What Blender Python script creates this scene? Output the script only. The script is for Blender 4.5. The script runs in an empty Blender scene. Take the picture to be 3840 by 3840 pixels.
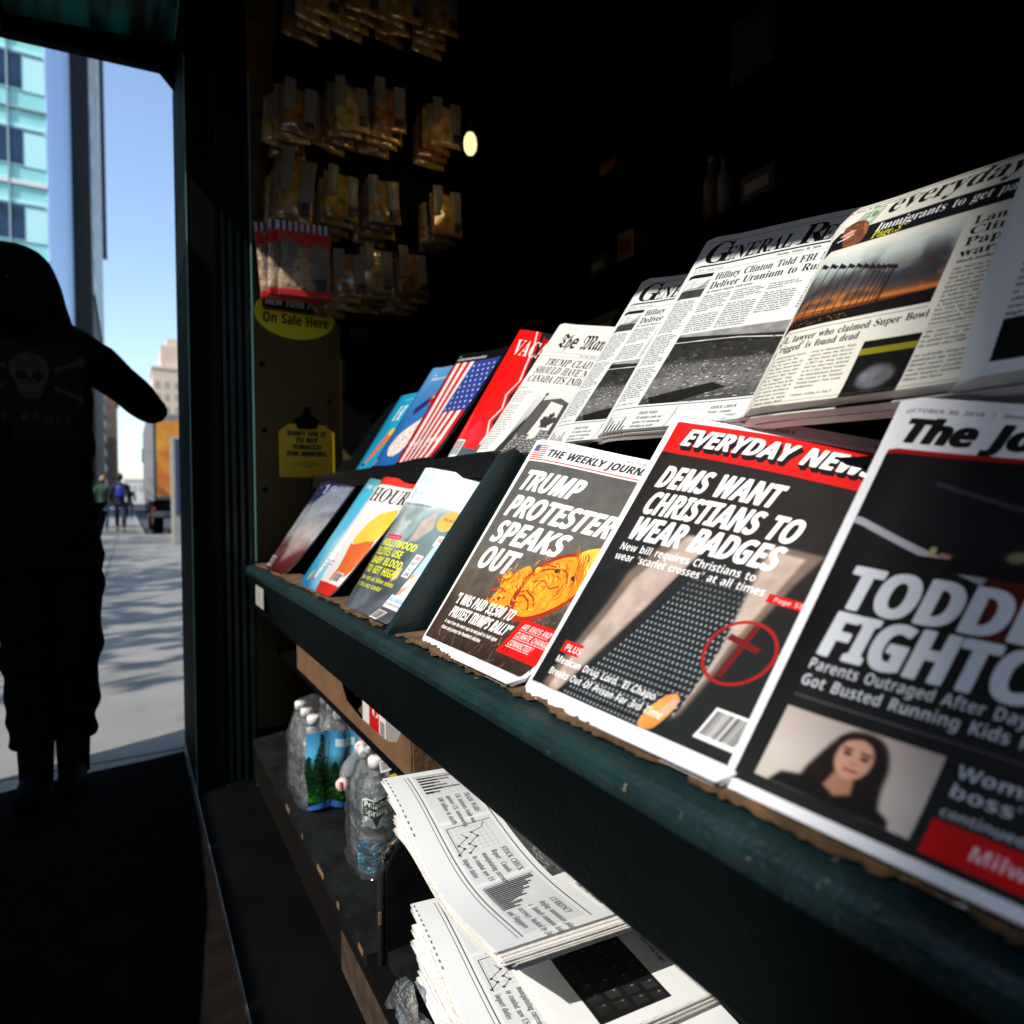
import bpy, bmesh, math, random
import numpy as np
from mathutils import Vector, Matrix
R_ = math.radians
SC = bpy.context.scene
COL = SC.collection

# ---------------------------------------------------------------- camera, sky, sun, exposure
cam_d = bpy.data.cameras.new('camera'); CAM = bpy.data.objects.new('camera', cam_d); COL.objects.link(CAM); SC.camera = CAM
EYE = Vector((0, 0, .915))
CAM.matrix_world = Matrix(((.86210269, .01812576, -.50640933, 0), (-.50666235, .01407395, -.86202969, 0), (-.00849776, .99973666, .02131683, .915), (0, 0, 0, 1)))
cam_d.sensor_fit = 'HORIZONTAL'; cam_d.sensor_width = 24.0; cam_d.lens = 24.0*2450/3840
cam_d.clip_start = .02; cam_d.clip_end = 3000
cam_d.dof.use_dof = True; cam_d.dof.focus_distance = .92; cam_d.dof.aperture_fstop = 2.6; cam_d.dof.aperture_blades = 0
SUN_EL, SUN_AZ = 43.0, 250.0                               # azimuth clockwise from +Y: from the left, a little behind the camera
wd = bpy.data.worlds.new('World'); SC.world = wd; wd.use_nodes = True
nt = wd.node_tree; bg = nt.nodes['Background']
sky = nt.nodes.new('ShaderNodeTexSky'); sky.sky_type = 'NISHITA'; sky.sun_disc = False
sky.sun_elevation = R_(SUN_EL); sky.sun_rotation = R_(SUN_AZ); sky.air_density = 1.0; sky.dust_density = 1.2; sky.ozone_density = 1.5
nt.links.new(sky.outputs[0], bg.inputs[0]); bg.inputs[1].default_value = .15
sd = bpy.data.lights.new('sun', 'SUN'); sd.energy = 2.6; sd.angle = R_(.53); sd.color = (1.0, .95, .87)
sun = bpy.data.objects.new('sun', sd); COL.objects.link(sun)
_s = Vector((math.sin(R_(SUN_AZ))*math.cos(R_(SUN_EL)), math.cos(R_(SUN_AZ))*math.cos(R_(SUN_EL)), math.sin(R_(SUN_EL))))
sun.rotation_euler = _s.to_track_quat('Z', 'Y').to_euler(); sun.location = _s*30
SC.view_settings.view_transform = 'Standard'; SC.view_settings.look = 'None'; SC.view_settings.gamma = 1; SC.view_settings.exposure = 0.92
try:
    SC.cycles.max_bounces = 8; SC.cycles.transparent_max_bounces = 16; SC.cycles.use_denoising = True; SC.cycles.caustics_reflective = False; SC.cycles.caustics_refractive = False
except Exception: pass

# ---------------------------------------------------------------- helpers
def link(o): COL.objects.link(o); return o
def tag(o, label=None, cat=None, group=None, kind=None):
    if label: o['label'] = label
    if cat: o['category'] = cat
    if group: o['group'] = group
    if kind: o['kind'] = kind
    return o
def thing(name, label, cat, loc=(0, 0, 0), group=None):
    o = bpy.data.objects.new(name, None); o.location = loc; o.empty_display_size = .05
    return tag(link(o), label, cat, group)
def mesh(name, verts, faces, mat, parent=None, uvs=None, smooth=False, mats=None, fmat=None):
    """links ONE mesh object; vertices are in world space and are made local to the parent (whose chain is only moved, never turned)"""
    off = Vector((0, 0, 0)); q = parent
    while q is not None: off += Vector(q.location); q = q.parent
    me = bpy.data.meshes.new(name)
    me.from_pydata([(v[0]-off.x, v[1]-off.y, v[2]-off.z) for v in verts], [], faces); me.update()
    for m in (mats or [mat]): me.materials.append(m)
    if fmat is not None: me.polygons.foreach_set('material_index', fmat)
    if smooth: me.polygons.foreach_set('use_smooth', [True]*len(me.polygons))
    if uvs is not None:
        ul = me.uv_layers.new(name='UVMap'); li = np.empty(len(me.loops), np.int32); me.loops.foreach_get('vertex_index', li)
        ul.data.foreach_set('uv', np.asarray(uvs, np.float32)[li].ravel())
    o = link(bpy.data.objects.new(name, me)); o.parent = parent
    return o
class MB:
    """collects simple solids into one mesh"""
    def __init__(s): s.v = []; s.f = []
    def add(s, v, f): n = len(s.v); s.v += [tuple(p) for p in v]; s.f += [tuple(i+n for i in q) for q in f]; return s
    def box(s, x0, y0, z0, x1, y1, z1, bev=0.0):
        if bev <= 0:
            return s.add([(x0, y0, z0), (x1, y0, z0), (x1, y1, z0), (x0, y1, z0), (x0, y0, z1), (x1, y0, z1), (x1, y1, z1), (x0, y1, z1)], [(0, 3, 2, 1), (4, 5, 6, 7), (0, 1, 5, 4), (1, 2, 6, 5), (2, 3, 7, 6), (3, 0, 4, 7)])
        bm = bmesh.new(); bmesh.ops.create_cube(bm, size=1.0)
        for v in bm.verts: v.co = Vector((x0+(v.co.x+.5)*(x1-x0), y0+(v.co.y+.5)*(y1-y0), z0+(v.co.z+.5)*(z1-z0)))
        bmesh.ops.bevel(bm, geom=bm.edges[:], offset=bev, segments=2, profile=.5, affect='EDGES'); bm.verts.index_update()
        s.add([v.co[:] for v in bm.verts], [[v.index for v in f.verts] for f in bm.faces]); bm.free(); return s
    def prism(s, poly, y0, y1, axis='y'):
        """a closed outline (x,z) swept along y (or (x,y) along z, or (y,z) along x)"""
        n = len(poly); m = {'y': lambda a, b, t: (a, t, b), 'z': lambda a, b, t: (a, b, t), 'x': lambda a, b, t: (t, a, b)}[axis]
        v = [m(a, b, y0) for a, b in poly]+[m(a, b, y1) for a, b in poly]
        return s.add(v, [tuple(range(n))[::-1], tuple(range(n, 2*n))]+[(i, (i+1) % n, n+(i+1) % n, n+i) for i in range(n)])
    def tube(s, pts, r, n=10, cap=True):
        pts = [Vector(p) for p in pts]; rr = r if isinstance(r, (list, tuple)) else [r]*len(pts); V = []; F = []
        for i, p in enumerate(pts):
            d = (pts[min(i+1, len(pts)-1)]-pts[max(i-1, 0)]).normalized(); a = d.orthogonal().normalized() if abs(d.z) > .95 else d.cross(Vector((0, 0, 1))).normalized(); b = d.cross(a)
            V += [tuple(p+(a*math.cos(2*math.pi*k/n)+b*math.sin(2*math.pi*k/n))*rr[i]) for k in range(n)]
        for i in range(len(pts)-1):
            for k in range(n): F.append((i*n+k, i*n+(k+1) % n, (i+1)*n+(k+1) % n, (i+1)*n+k))
        if cap: F += [tuple(range(n))[::-1], tuple(range((len(pts)-1)*n, len(pts)*n))]
        return s.add(V, F)
    def lathe(s, prof, c, n=16, axis=Vector((0, 0, 1))):
        """prof = [(radius, height)] about an axis through c"""
        ax = Vector(axis).normalized(); a = ax.orthogonal().normalized(); b = ax.cross(a); c = Vector(c); V = []; F = []
        for r, h in prof: V += [tuple(c+ax*h+(a*math.cos(2*math.pi*k/n)+b*math.sin(2*math.pi*k/n))*max(r, 1e-4)) for k in range(n)]
        for i in range(len(prof)-1):
            for k in range(n): F.append((i*n+k, i*n+(k+1) % n, (i+1)*n+(k+1) % n, (i+1)*n+k))
        F += [tuple(range(n))[::-1], tuple(range((len(prof)-1)*n, len(prof)*n))]
        return s.add(V, F)
    def grid(s, fn, nu, nv):
        V = [tuple(fn(i/nu, j/nv)) for j in range(nv+1) for i in range(nu+1)]
        return s.add(V, [(j*(nu+1)+i, j*(nu+1)+i+1, (j+1)*(nu+1)+i+1, (j+1)*(nu+1)+i) for j in range(nv) for i in range(nu)])
    def build(s, name, mat, parent=None, smooth=False): return mesh(name, s.v, s.f, mat, parent, smooth=smooth)

# ---------------------------------------------------------------- materials
MATS = {}
def mat(name, col, rough=.6, metal=0.0, noise=0.0, scale=8.0, bump=0.0, bscale=None, spec=.5, coat=0.0, col2=None, stretch=None):
    """principled paint with an uneven tone (procedural noise) and an optional bump"""
    if name in MATS: return MATS[name]
    m = bpy.data.materials.new(name); m.use_nodes = True; t = m.node_tree; b = t.nodes['Principled BSDF']; MATS[name] = m
    b.inputs['Base Color'].default_value = (*col, 1); b.inputs['Roughness'].default_value = rough; b.inputs['Metallic'].default_value = metal
    b.inputs['Specular IOR Level'].default_value = spec; b.inputs['Coat Weight'].default_value = coat; b.inputs['Coat Roughness'].default_value = .08
    tc = t.nodes.new('ShaderNodeTexCoord'); src = tc.outputs['Object']
    if stretch:
        mp = t.nodes.new('ShaderNodeMapping'); mp.inputs['Scale'].default_value = stretch; t.links.new(src, mp.inputs[0]); src = mp.outputs[0]
    if noise or col2:
        n = t.nodes.new('ShaderNodeTexNoise'); n.inputs['Scale'].default_value = scale; n.inputs['Detail'].default_value = 6; n.inputs['Roughness'].default_value = .6; t.links.new(src, n.inputs['Vector'])
        r = t.nodes.new('ShaderNodeValToRGB'); c2 = col2 or tuple(min(1, c*(1+noise)) for c in col); c1 = col if col2 else tuple(c*(1-noise) for c in col)
        r.color_ramp.elements[0].position = .35; r.color_ramp.elements[1].position = .68; r.color_ramp.elements[0].color = (*c1, 1); r.color_ramp.elements[1].color = (*c2, 1)
        t.links.new(n.outputs[0], r.inputs[0]); t.links.new(r.outputs[0], b.inputs['Base Color'])
    if bump:
        n2 = t.nodes.new('ShaderNodeTexNoise'); n2.inputs['Scale'].default_value = bscale or scale*6; n2.inputs['Detail'].default_value = 4; t.links.new(src, n2.inputs['Vector'])
        bp = t.nodes.new('ShaderNodeBump'); bp.inputs['Strength'].default_value = bump; bp.inputs['Distance'].default_value = .004; t.links.new(n2.outputs[0], bp.inputs['Height']); t.links.new(bp.outputs[0], b.inputs['Normal'])
    return m
def printed(name, page, rough=.55, coat=0.0, spec=.4, bump=.05):
    if name in MATS: return MATS[name]
    m = bpy.data.materials.new(name); m.use_nodes = True; t = m.node_tree; b = t.nodes['Principled BSDF']; MATS[name] = m
    im = t.nodes.new('ShaderNodeTexImage'); im.image = page.image(name); im.extension = 'EXTEND'; im.interpolation = 'Cubic'
    t.links.new(im.outputs[0], b.inputs['Base Color']); b.inputs['Roughness'].default_value = rough; b.inputs['Coat Weight'].default_value = coat; b.inputs['Coat Roughness'].default_value = .15; b.inputs['Specular IOR Level'].default_value = spec
    if bump:
        n2 = t.nodes.new('ShaderNodeTexNoise'); n2.inputs['Scale'].default_value = 14; n2.inputs['Detail'].default_value = 3; tc = t.nodes.new('ShaderNodeTexCoord'); t.links.new(tc.outputs['Object'], n2.inputs['Vector'])
        bp = t.nodes.new('ShaderNodeBump'); bp.inputs['Strength'].default_value = bump; bp.inputs['Distance'].default_value = .02; t.links.new(n2.outputs[0], bp.inputs['Height']); t.links.new(bp.outputs[0], b.inputs['Normal'])
    return m
def clear_film(name, tint=(.92, .95, .97), body=.25, rough=.06, bump=.6, bscale=40):
    """thin clear plastic: mostly see-through, with glossy crinkles"""
    if name in MATS: return MATS[name]
    m = bpy.data.materials.new(name); m.use_nodes = True; t = m.node_tree; t.nodes.remove(t.nodes['Principled BSDF']); out = t.nodes['Material Output']; MATS[name] = m
    tr = t.nodes.new('ShaderNodeBsdfTransparent'); tr.inputs[0].default_value = (*tint, 1); gl = t.nodes.new('ShaderNodeBsdfGlossy'); gl.inputs['Roughness'].default_value = rough; df = t.nodes.new('ShaderNodeBsdfDiffuse'); df.inputs[0].default_value = (.75, .78, .8, 1)
    n = t.nodes.new('ShaderNodeTexNoise'); n.inputs['Scale'].default_value = bscale; n.inputs['Detail'].default_value = 3; tc = t.nodes.new('ShaderNodeTexCoord'); t.links.new(tc.outputs['Object'], n.inputs['Vector'])
    bp = t.nodes.new('ShaderNodeBump'); bp.inputs['Strength'].default_value = bump; bp.inputs['Distance'].default_value = .03; t.links.new(n.outputs[0], bp.inputs['Height'])
    t.links.new(bp.outputs[0], gl.inputs['Normal'])
    lw = t.nodes.new('ShaderNodeLayerWeight'); lw.inputs[0].default_value = .35; t.links.new(bp.outputs[0], lw.inputs['Normal'])
    m1 = t.nodes.new('ShaderNodeMixShader'); m1.inputs[0].default_value = body*.5; t.links.new(tr.outputs[0], m1.inputs[1]); t.links.new(df.outputs[0], m1.inputs[2])
    ad = t.nodes.new('ShaderNodeMath'); ad.operation = 'MULTIPLY_ADD'; ad.inputs[1].default_value = .7; ad.inputs[2].default_value = .05; ad.use_clamp = True; t.links.new(lw.outputs['Fresnel'], ad.inputs[0])
    m2 = t.nodes.new('ShaderNodeMixShader'); t.links.new(ad.outputs[0], m2.inputs[0]); t.links.new(m1.outputs[0], m2.inputs[1]); t.links.new(gl.outputs[0], m2.inputs[2]); t.links.new(m2.outputs[0], out.inputs[0])
    return m
def emit(name, col, power):
    m = bpy.data.materials.new(name); m.use_nodes = True; b = m.node_tree.nodes['Principled BSDF']; b.inputs['Base Color'].default_value = (*col, 1); b.inputs['Emission Color'].default_value = (*col, 1); b.inputs['Emission Strength'].default_value = power; return m

# ---------------------------------------------------------------- printed matter: outlines of letters, filled by a small rasteriser
OUTLINES = [
437,2,26,-9,0,0,18,18,3,15,9,25,45,157,391,18,-1,160,-378,27,-53,14,-12,18,-4,0,-18,-214,0,0,18,41,7,13,21,-10,35,-20,51,-150,0,-24,-61,-3,-12,-1,-11,12,-22,37,-8,4,0,0,-18,3,113,161,129,0,-65,158,443,3,27,16,0,0,17,29,5,17,10,10,19,3,31,0,
287,-6,43,-18,21,-36,6,0,16,205,0,64,-4,49,-12,35,-21,21,-30,7,-37,-12,-49,-36,-34,-61,-21,73,-24,44,-38,14,-53,-11,-56,-36,-41,-57,-26,-76,-9,13,182,252,6,0,46,5,29,15,16,29,6,44,-4,40,-12,27,-21,16,-32,6,-18,-2,-10,-7,-6,-34,13,222,24,37,
6,24,19,13,32,5,47,-6,48,-18,32,-32,17,-48,6,-15,0,0,-166,8,-32,12,-7,468,1,42,257,-11,-64,8,-56,23,-46,36,-35,48,-22,58,-8,66,8,66,22,57,36,48,47,36,56,23,64,7,50,-6,58,-19,21,-5,20,8,11,22,18,0,0,-157,-17,0,-28,56,-36,43,-43,27,-48,9,-43,
-8,-35,-26,-24,-44,-14,-61,-5,-78,5,-73,16,-56,27,-41,38,-24,48,-8,40,5,40,16,37,26,33,35,19,-17,-52,-56,-63,-33,496,2,24,20,0,0,17,27,4,16,9,8,16,3,29,0,299,-3,33,-10,19,-18,9,-28,4,0,16,207,0,74,-6,61,-20,48,-33,35,-45,21,-56,7,-67,-9,
-82,-29,-64,-48,-46,-67,-27,-87,-9,17,222,24,40,6,33,17,24,28,24,64,8,90,-6,74,-15,57,-25,41,-36,24,-46,8,-21,-2,-12,-8,-8,-38,0,-313,8,-38,12,-7,442,1,48,14,0,0,17,30,3,18,10,10,18,3,30,0,291,-3,36,-10,20,-18,10,-28,4,0,16,383,0,0,-135,
-16,0,-14,53,-29,33,-45,18,-63,6,-32,-2,-14,-11,-3,-29,0,-142,10,0,39,6,27,17,18,31,11,45,16,0,0,-227,-17,0,-14,63,-14,20,-18,12,-56,9,-2,0,0,-155,2,-20,7,-12,38,-7,46,2,37,9,32,14,26,22,22,30,18,38,19,0,-28,-143,404,1,44,15,0,0,17,30,6,17,
11,10,19,3,31,0,291,-4,30,-10,18,-18,10,-29,6,0,16,380,0,0,-135,-17,0,-8,37,-14,28,-19,21,-26,14,-35,8,-45,3,-30,-2,-14,-8,-4,-23,0,-151,8,0,39,6,27,17,18,31,10,46,18,0,0,-229,-17,0,-11,50,-17,32,-28,18,-40,6,-7,0,0,-143,6,-38,8,-12,14,-7,
47,-7,0,-17,508,1,55,268,-10,-68,7,-59,22,-48,36,-36,48,-22,58,-7,68,7,66,22,57,36,47,46,36,56,23,62,7,54,-6,58,-18,19,-5,18,7,13,22,18,0,0,-157,-17,0,-17,38,-21,33,-25,27,-28,20,-30,13,-32,4,-43,-8,-35,-26,-24,-43,-14,-61,-5,-77,8,-93,26,
-68,26,-30,32,-18,37,-6,33,3,20,11,11,18,4,26,0,57,-4,26,-10,16,-20,9,-34,3,0,16,225,0,0,-16,-27,-3,-16,-8,-8,-16,-3,-27,0,-99,-89,-29,523,1,50,15,0,0,17,30,5,17,10,10,18,3,31,0,298,-4,27,-9,18,-18,10,-28,5,0,16,226,0,0,-16,-38,-7,-17,-17,
-5,-36,0,-128,160,0,0,128,-5,36,-17,17,-38,7,0,16,225,0,0,-16,-29,-5,-17,-10,-9,-17,-3,-28,0,-298,3,-29,9,-19,17,-11,29,-5,0,-17,-225,0,0,17,29,4,18,10,10,18,3,32,0,140,-160,0,0,-140,3,-31,9,-18,18,-10,30,-5,0,-17,261,1,23,13,0,0,17,29,6,
19,9,11,17,3,26,0,312,-3,25,-9,15,-18,8,-32,4,0,16,231,0,0,-16,-30,-4,-18,-8,-10,-15,-3,-25,0,-310,4,-33,19,-18,40,-9,0,-17,330,1,39,109,-65,-31,3,-27,8,-22,14,-18,18,-11,21,-3,24,3,21,11,17,15,10,18,4,20,-4,15,-9,10,-15,4,-19,-8,-29,-8,
-18,7,-16,21,-5,21,4,13,11,9,46,0,346,-6,42,-7,13,-13,8,-43,9,0,16,235,0,0,-16,-37,-8,-11,-8,-6,-12,-5,-44,0,-278,-6,-56,-17,-43,-30,-31,-40,-18,510,1,48,16,0,0,17,29,5,18,10,9,18,3,31,0,298,-3,27,-9,18,-18,10,-28,5,0,16,225,0,0,-16,-37,-7,
-18,-17,-4,-36,0,-145,138,139,21,25,7,20,-15,16,-43,5,0,16,195,0,0,-16,-9,0,-62,-20,-70,-58,-74,-76,192,-239,24,-21,32,-8,0,-17,-238,0,0,17,25,1,16,3,12,13,-18,32,-117,148,-16,-16,0,-117,3,-31,9,-18,18,-10,29,-5,0,-17,426,1,30,15,0,0,17,30,
5,17,10,10,18,3,31,0,298,-4,28,-9,18,-18,9,-28,5,0,16,234,0,0,-16,-42,-5,-12,-7,-8,-11,-6,-37,0,-296,3,-36,15,-16,34,-3,44,3,37,9,30,16,25,24,21,32,18,42,18,0,-25,-154,634,1,40,14,0,0,17,29,5,18,10,11,18,3,29,0,303,-4,34,-18,16,-38,7,0,16,
170,0,132,-313,132,313,168,0,0,-16,-27,-6,-17,-10,-10,-18,-3,-27,0,-293,5,-42,17,-20,35,-6,0,-17,-221,0,0,17,37,8,17,19,5,39,0,316,-167,-399,-18,0,-165,389,0,-309,4,-32,11,-18,19,-10,30,-3,0,-17,494,1,31,403,-11,-296,361,0,-271,3,-30,9,-18,
17,-10,31,-4,0,-17,-149,0,0,17,36,6,17,18,5,38,0,309,-40,45,-18,6,0,16,138,0,235,-286,0,208,-5,37,-17,17,-38,8,0,16,149,0,0,-16,-30,-5,-17,-9,-8,-18,-3,-30,0,-388,525,2,32,261,-11,-48,5,-44,13,-40,22,-35,29,-28,35,-21,41,-13,45,-4,49,4,48,
13,45,21,41,29,35,35,29,40,22,46,14,49,4,48,-4,44,-14,40,-21,34,-28,28,-35,22,-41,13,-46,4,-49,-4,-49,-13,-45,-22,-41,-29,-35,-35,-29,-40,-22,-45,-13,18,265,12,41,9,32,26,23,43,14,60,4,78,-8,93,-23,68,-38,41,-50,13,-41,-8,-33,-26,-23,-43,
-13,-61,-5,-77,8,-93,24,-68,38,-41,418,2,30,15,0,0,17,30,5,17,10,10,18,3,31,0,298,-4,27,-9,18,-18,10,-28,5,0,16,198,0,73,-3,49,-12,30,-18,24,-24,14,-31,5,-35,-11,-52,-31,-40,-53,-26,-72,-8,-60,0,0,-125,3,-31,9,-18,18,-10,30,-5,0,-17,12,182,
230,19,0,43,5,28,18,15,30,5,46,-4,46,-13,31,-23,19,-36,6,-27,-7,-7,-26,525,2,36,378,-116,-82,13,-64,39,-45,63,-46,22,-40,29,-31,36,-23,43,-15,47,-4,52,4,48,13,45,21,41,29,35,35,29,40,22,46,14,49,4,48,-4,44,-14,40,-21,34,-28,28,-35,22,-41,
13,-46,4,-49,-11,-76,-33,-66,-53,-52,-71,-34,30,-45,38,-27,47,-9,47,8,3,-19,-60,-18,18,265,12,42,9,32,26,23,43,14,60,4,78,-8,93,-24,68,-38,41,-50,13,-41,-8,-33,-26,-23,-43,-13,-61,-5,-77,8,-93,25,-68,38,-41,473,2,34,15,0,0,17,30,5,17,10,10,
18,3,31,0,298,-4,27,-9,18,-18,10,-28,5,0,16,201,0,88,-7,62,-22,38,-38,12,-54,-11,-49,-34,-37,-57,-24,117,-174,20,-24,26,-9,2,0,0,-17,-142,0,-137,212,-19,0,0,-131,3,-31,9,-18,18,-10,30,-5,0,-17,12,182,234,21,0,46,6,31,18,18,32,6,46,-9,53,
-27,32,-44,10,-22,-2,-12,-7,-8,-37,390,1,63,43,-11,0,169,19,0,21,-64,28,-44,38,-26,48,-9,34,5,26,16,16,24,6,29,-14,40,-40,31,-62,31,-51,30,-35,32,-21,36,-6,43,4,38,13,33,21,26,27,20,33,13,37,4,44,-5,53,-13,9,-2,9,-1,13,5,7,16,19,0,0,-147,
-17,0,-12,35,-17,31,-21,25,-24,19,-26,12,-28,4,-31,-5,-23,-14,-15,-20,-5,-26,4,-24,13,-20,52,-33,64,-30,64,-40,20,-22,13,-23,9,-55,-5,-40,-15,-35,-25,-29,-33,-21,-41,-14,-48,-4,-34,2,-32,9,-28,8,-13,3,-16,-5,-8,-18,423,1,27,92,0,0,17,31,4,
19,10,10,19,4,31,0,352,-7,0,-47,-7,-37,-23,-24,-36,-12,-49,-18,0,0,137,399,0,0,-138,-16,0,-19,65,-42,38,-64,13,-6,0,0,-352,4,-32,9,-19,20,-9,32,-4,0,-17,492,1,40,248,-13,-80,11,-54,31,-31,52,-10,74,0,224,-3,27,-9,18,-18,10,-28,5,0,16,225,0,
0,-16,-38,-7,-17,-17,-4,-36,0,-239,5,-52,17,-37,29,-22,43,-7,65,15,39,46,13,76,0,219,-3,28,-10,17,-19,10,-32,6,0,16,146,0,0,-16,-26,-7,-15,-11,-8,-17,-3,-26,0,-197,-10,-89,-32,-60,-55,-34,428,1,25,212,-13,-168,394,-22,39,-14,12,-22,7,0,16,
225,0,0,-16,-45,-7,-10,-9,-4,-13,9,-32,98,-235,89,234,7,32,-4,14,-9,9,-43,7,0,16,143,0,0,-16,-19,-3,-15,-9,-26,-44,-152,-396,611,1,40,171,-11,-139,404,-17,34,-12,8,-18,4,0,16,196,0,0,-16,-31,-7,-7,-9,-3,-13,8,-37,75,-220,78,200,-15,46,-8,
19,-11,11,-38,10,0,16,210,0,0,-16,-35,-7,-11,-20,6,-26,75,-220,67,203,8,37,-3,15,-8,9,-35,9,0,16,121,0,0,-16,-17,-6,-13,-12,-19,-42,-129,-390,-18,0,-112,320,-126,-320,471,1,47,11,0,0,17,42,13,37,36,103,142,-115,178,-31,39,-14,10,-17,4,-2,0,
0,16,230,0,0,-16,-15,0,-29,-6,-10,-18,11,-27,64,-99,57,84,17,41,-11,18,-35,7,0,16,165,0,0,-16,-3,0,-28,-4,-24,-12,-46,-50,-76,-108,132,-208,23,-29,25,-11,3,0,0,-17,-226,0,0,17,5,0,35,6,12,18,-15,38,-65,104,-72,-102,-14,-36,13,-21,37,-7,0,
-17,426,1,37,101,0,0,17,30,5,17,10,9,18,4,31,0,98,-115,208,-17,27,-15,15,-13,6,-14,3,0,17,220,0,0,-17,-12,0,-28,-6,-11,-16,8,-24,84,-166,85,140,16,42,-13,22,-38,8,-3,0,0,17,144,0,0,-17,-30,-14,-26,-32,-115,-189,0,-122,3,-31,9,-18,18,-10,30,
-5,0,-17,442,1,21,20,0,0,11,256,419,-62,0,-73,-10,-26,-13,-21,-21,-18,-30,-15,-40,-17,0,13,139,349,0,0,-12,-253,-414,86,0,63,8,47,24,35,42,23,61,17,0,-17,-164,344,2,47,255,-10,-29,5,-18,15,-8,25,-49,-33,-56,-11,-31,5,-24,15,-15,23,-5,29,11,
41,32,32,56,28,80,26,0,51,-3,25,-9,16,-16,10,-23,4,-33,-6,-11,-16,9,-17,10,-26,-3,-16,-10,-13,-15,-8,-18,-3,-18,3,-14,9,-9,15,-3,18,4,23,12,19,20,17,26,13,31,8,36,2,61,-6,40,-20,22,-33,8,-49,0,-148,2,-22,9,-6,16,8,9,-14,-35,-29,8,151,34,23,
7,25,22,0,106,-45,-18,-27,-28,-9,-39,8,-38,361,2,24,43,-11,0,399,-6,40,-29,11,0,16,130,0,0,-176,37,29,46,10,33,-5,30,-14,24,-23,18,-31,12,-37,4,-42,-5,-48,-14,-43,-23,-35,-30,-27,-37,-17,-41,-6,-44,9,-43,29,-52,-39,15,183,14,30,9,19,26,10,
46,3,65,-3,53,-11,38,-19,22,-28,7,-29,-10,-11,-13,-6,-15,0,-173,5,-31,15,-18,293,1,40,156,-10,-37,5,-32,16,-28,24,-21,33,-14,38,-5,44,6,46,15,41,24,34,32,26,37,16,42,6,43,-5,32,-16,21,-23,6,-30,-2,-17,-9,-13,-13,-8,-17,-3,-22,5,-13,16,-5,
26,1,10,0,10,-7,19,-21,7,-31,-12,-20,-37,-6,-61,6,-64,19,-47,29,-28,38,-10,35,9,32,25,14,-12,-37,-39,-43,-23,370,2,30,140,-10,-33,5,-29,15,-25,25,-18,31,-12,38,-4,43,5,49,12,41,19,35,26,25,31,16,34,5,43,-9,34,-29,0,121,-3,18,-8,11,-36,9,0,
16,143,0,0,-380,6,-34,10,-9,18,-4,0,-17,-59,-5,-71,-16,0,49,-35,-37,16,171,28,16,3,15,10,13,15,8,20,0,166,-6,15,-11,13,-32,11,-27,-8,-17,-23,-9,-40,-3,-57,2,-55,10,-40,16,-22,301,2,27,154,-10,-37,5,-32,15,-27,25,-21,34,-13,40,-5,48,5,44,14,
39,21,33,28,25,33,15,37,5,52,-9,40,-29,25,-46,9,-61,0,-7,-166,0,10,-69,27,-41,45,-14,38,11,33,33,15,-13,-37,-46,-43,-28,9,116,192,85,0,0,23,-8,62,-12,15,-20,5,-25,-11,-15,-31,-5,-52,214,1,43,15,0,0,16,25,6,10,13,2,38,0,204,-36,0,0,33,36,0,
0,43,8,47,25,36,38,21,51,8,38,-5,28,-14,17,-21,6,-25,-3,-19,-8,-14,-13,-9,-15,-3,-29,10,-8,11,-2,15,8,29,3,6,1,7,-4,8,-13,2,-17,-3,-10,-10,-5,-40,0,-80,55,0,0,-33,-55,0,0,-212,2,-25,8,-14,15,-8,26,-2,0,-16,327,3,51,146,-140,-57,4,-41,14,
-26,22,-8,25,14,29,41,20,-34,25,-11,31,4,24,14,20,25,18,35,18,-44,25,-27,34,-9,43,5,30,13,26,20,21,28,16,32,10,37,3,39,-3,37,-11,84,0,0,-36,-49,0,18,-31,5,-34,-3,-27,-12,-25,-18,-20,-24,-15,-29,-10,-33,-3,-15,0,-15,1,-30,-10,-8,-10,-3,-13,
10,-16,30,-6,34,0,84,-9,26,-11,18,-16,9,-22,4,-28,-11,-43,-33,-33,-53,-20,16,157,124,21,6,12,16,7,27,2,38,-2,38,-7,27,-12,16,-21,5,-20,-5,-13,-16,-7,-27,-3,-38,3,-38,7,-27,13,-16,13,161,-116,57,5,34,17,11,28,-3,15,-11,10,-44,7,-108,0,-18,
-18,-6,-21,6,-16,16,-14,27,-10,381,1,37,18,0,0,16,27,10,7,30,0,343,-6,30,-10,8,-17,3,0,15,129,0,0,-188,42,38,53,13,49,-12,29,-35,9,-59,0,-156,7,-30,10,-7,16,-3,0,-16,-161,0,0,16,5,0,21,10,7,30,0,161,-6,41,-10,10,-16,3,-30,-9,-25,-27,0,-179,
6,-30,10,-7,16,-3,0,-16,198,2,16,101,362,-20,4,-16,10,-11,17,-4,19,4,20,11,17,16,11,20,3,19,-3,17,-11,10,-17,4,-20,-4,-19,-11,-17,-16,-10,13,18,0,0,16,27,10,7,30,0,196,-5,33,-27,8,1,17,127,0,0,-254,6,-30,26,-10,0,-16,210,2,16,106,363,-20,4,
-16,11,-11,16,-3,20,3,20,12,16,16,11,19,4,20,-4,16,-11,11,-16,4,-20,-4,-20,-11,-16,-16,-11,29,36,-140,-47,9,-33,26,-9,17,-3,18,3,17,8,13,13,8,17,3,30,-10,8,-12,3,-15,-7,-21,-8,-16,5,-10,15,-4,18,4,9,13,6,46,0,304,-8,34,-13,7,-21,3,0,16,137,
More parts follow.
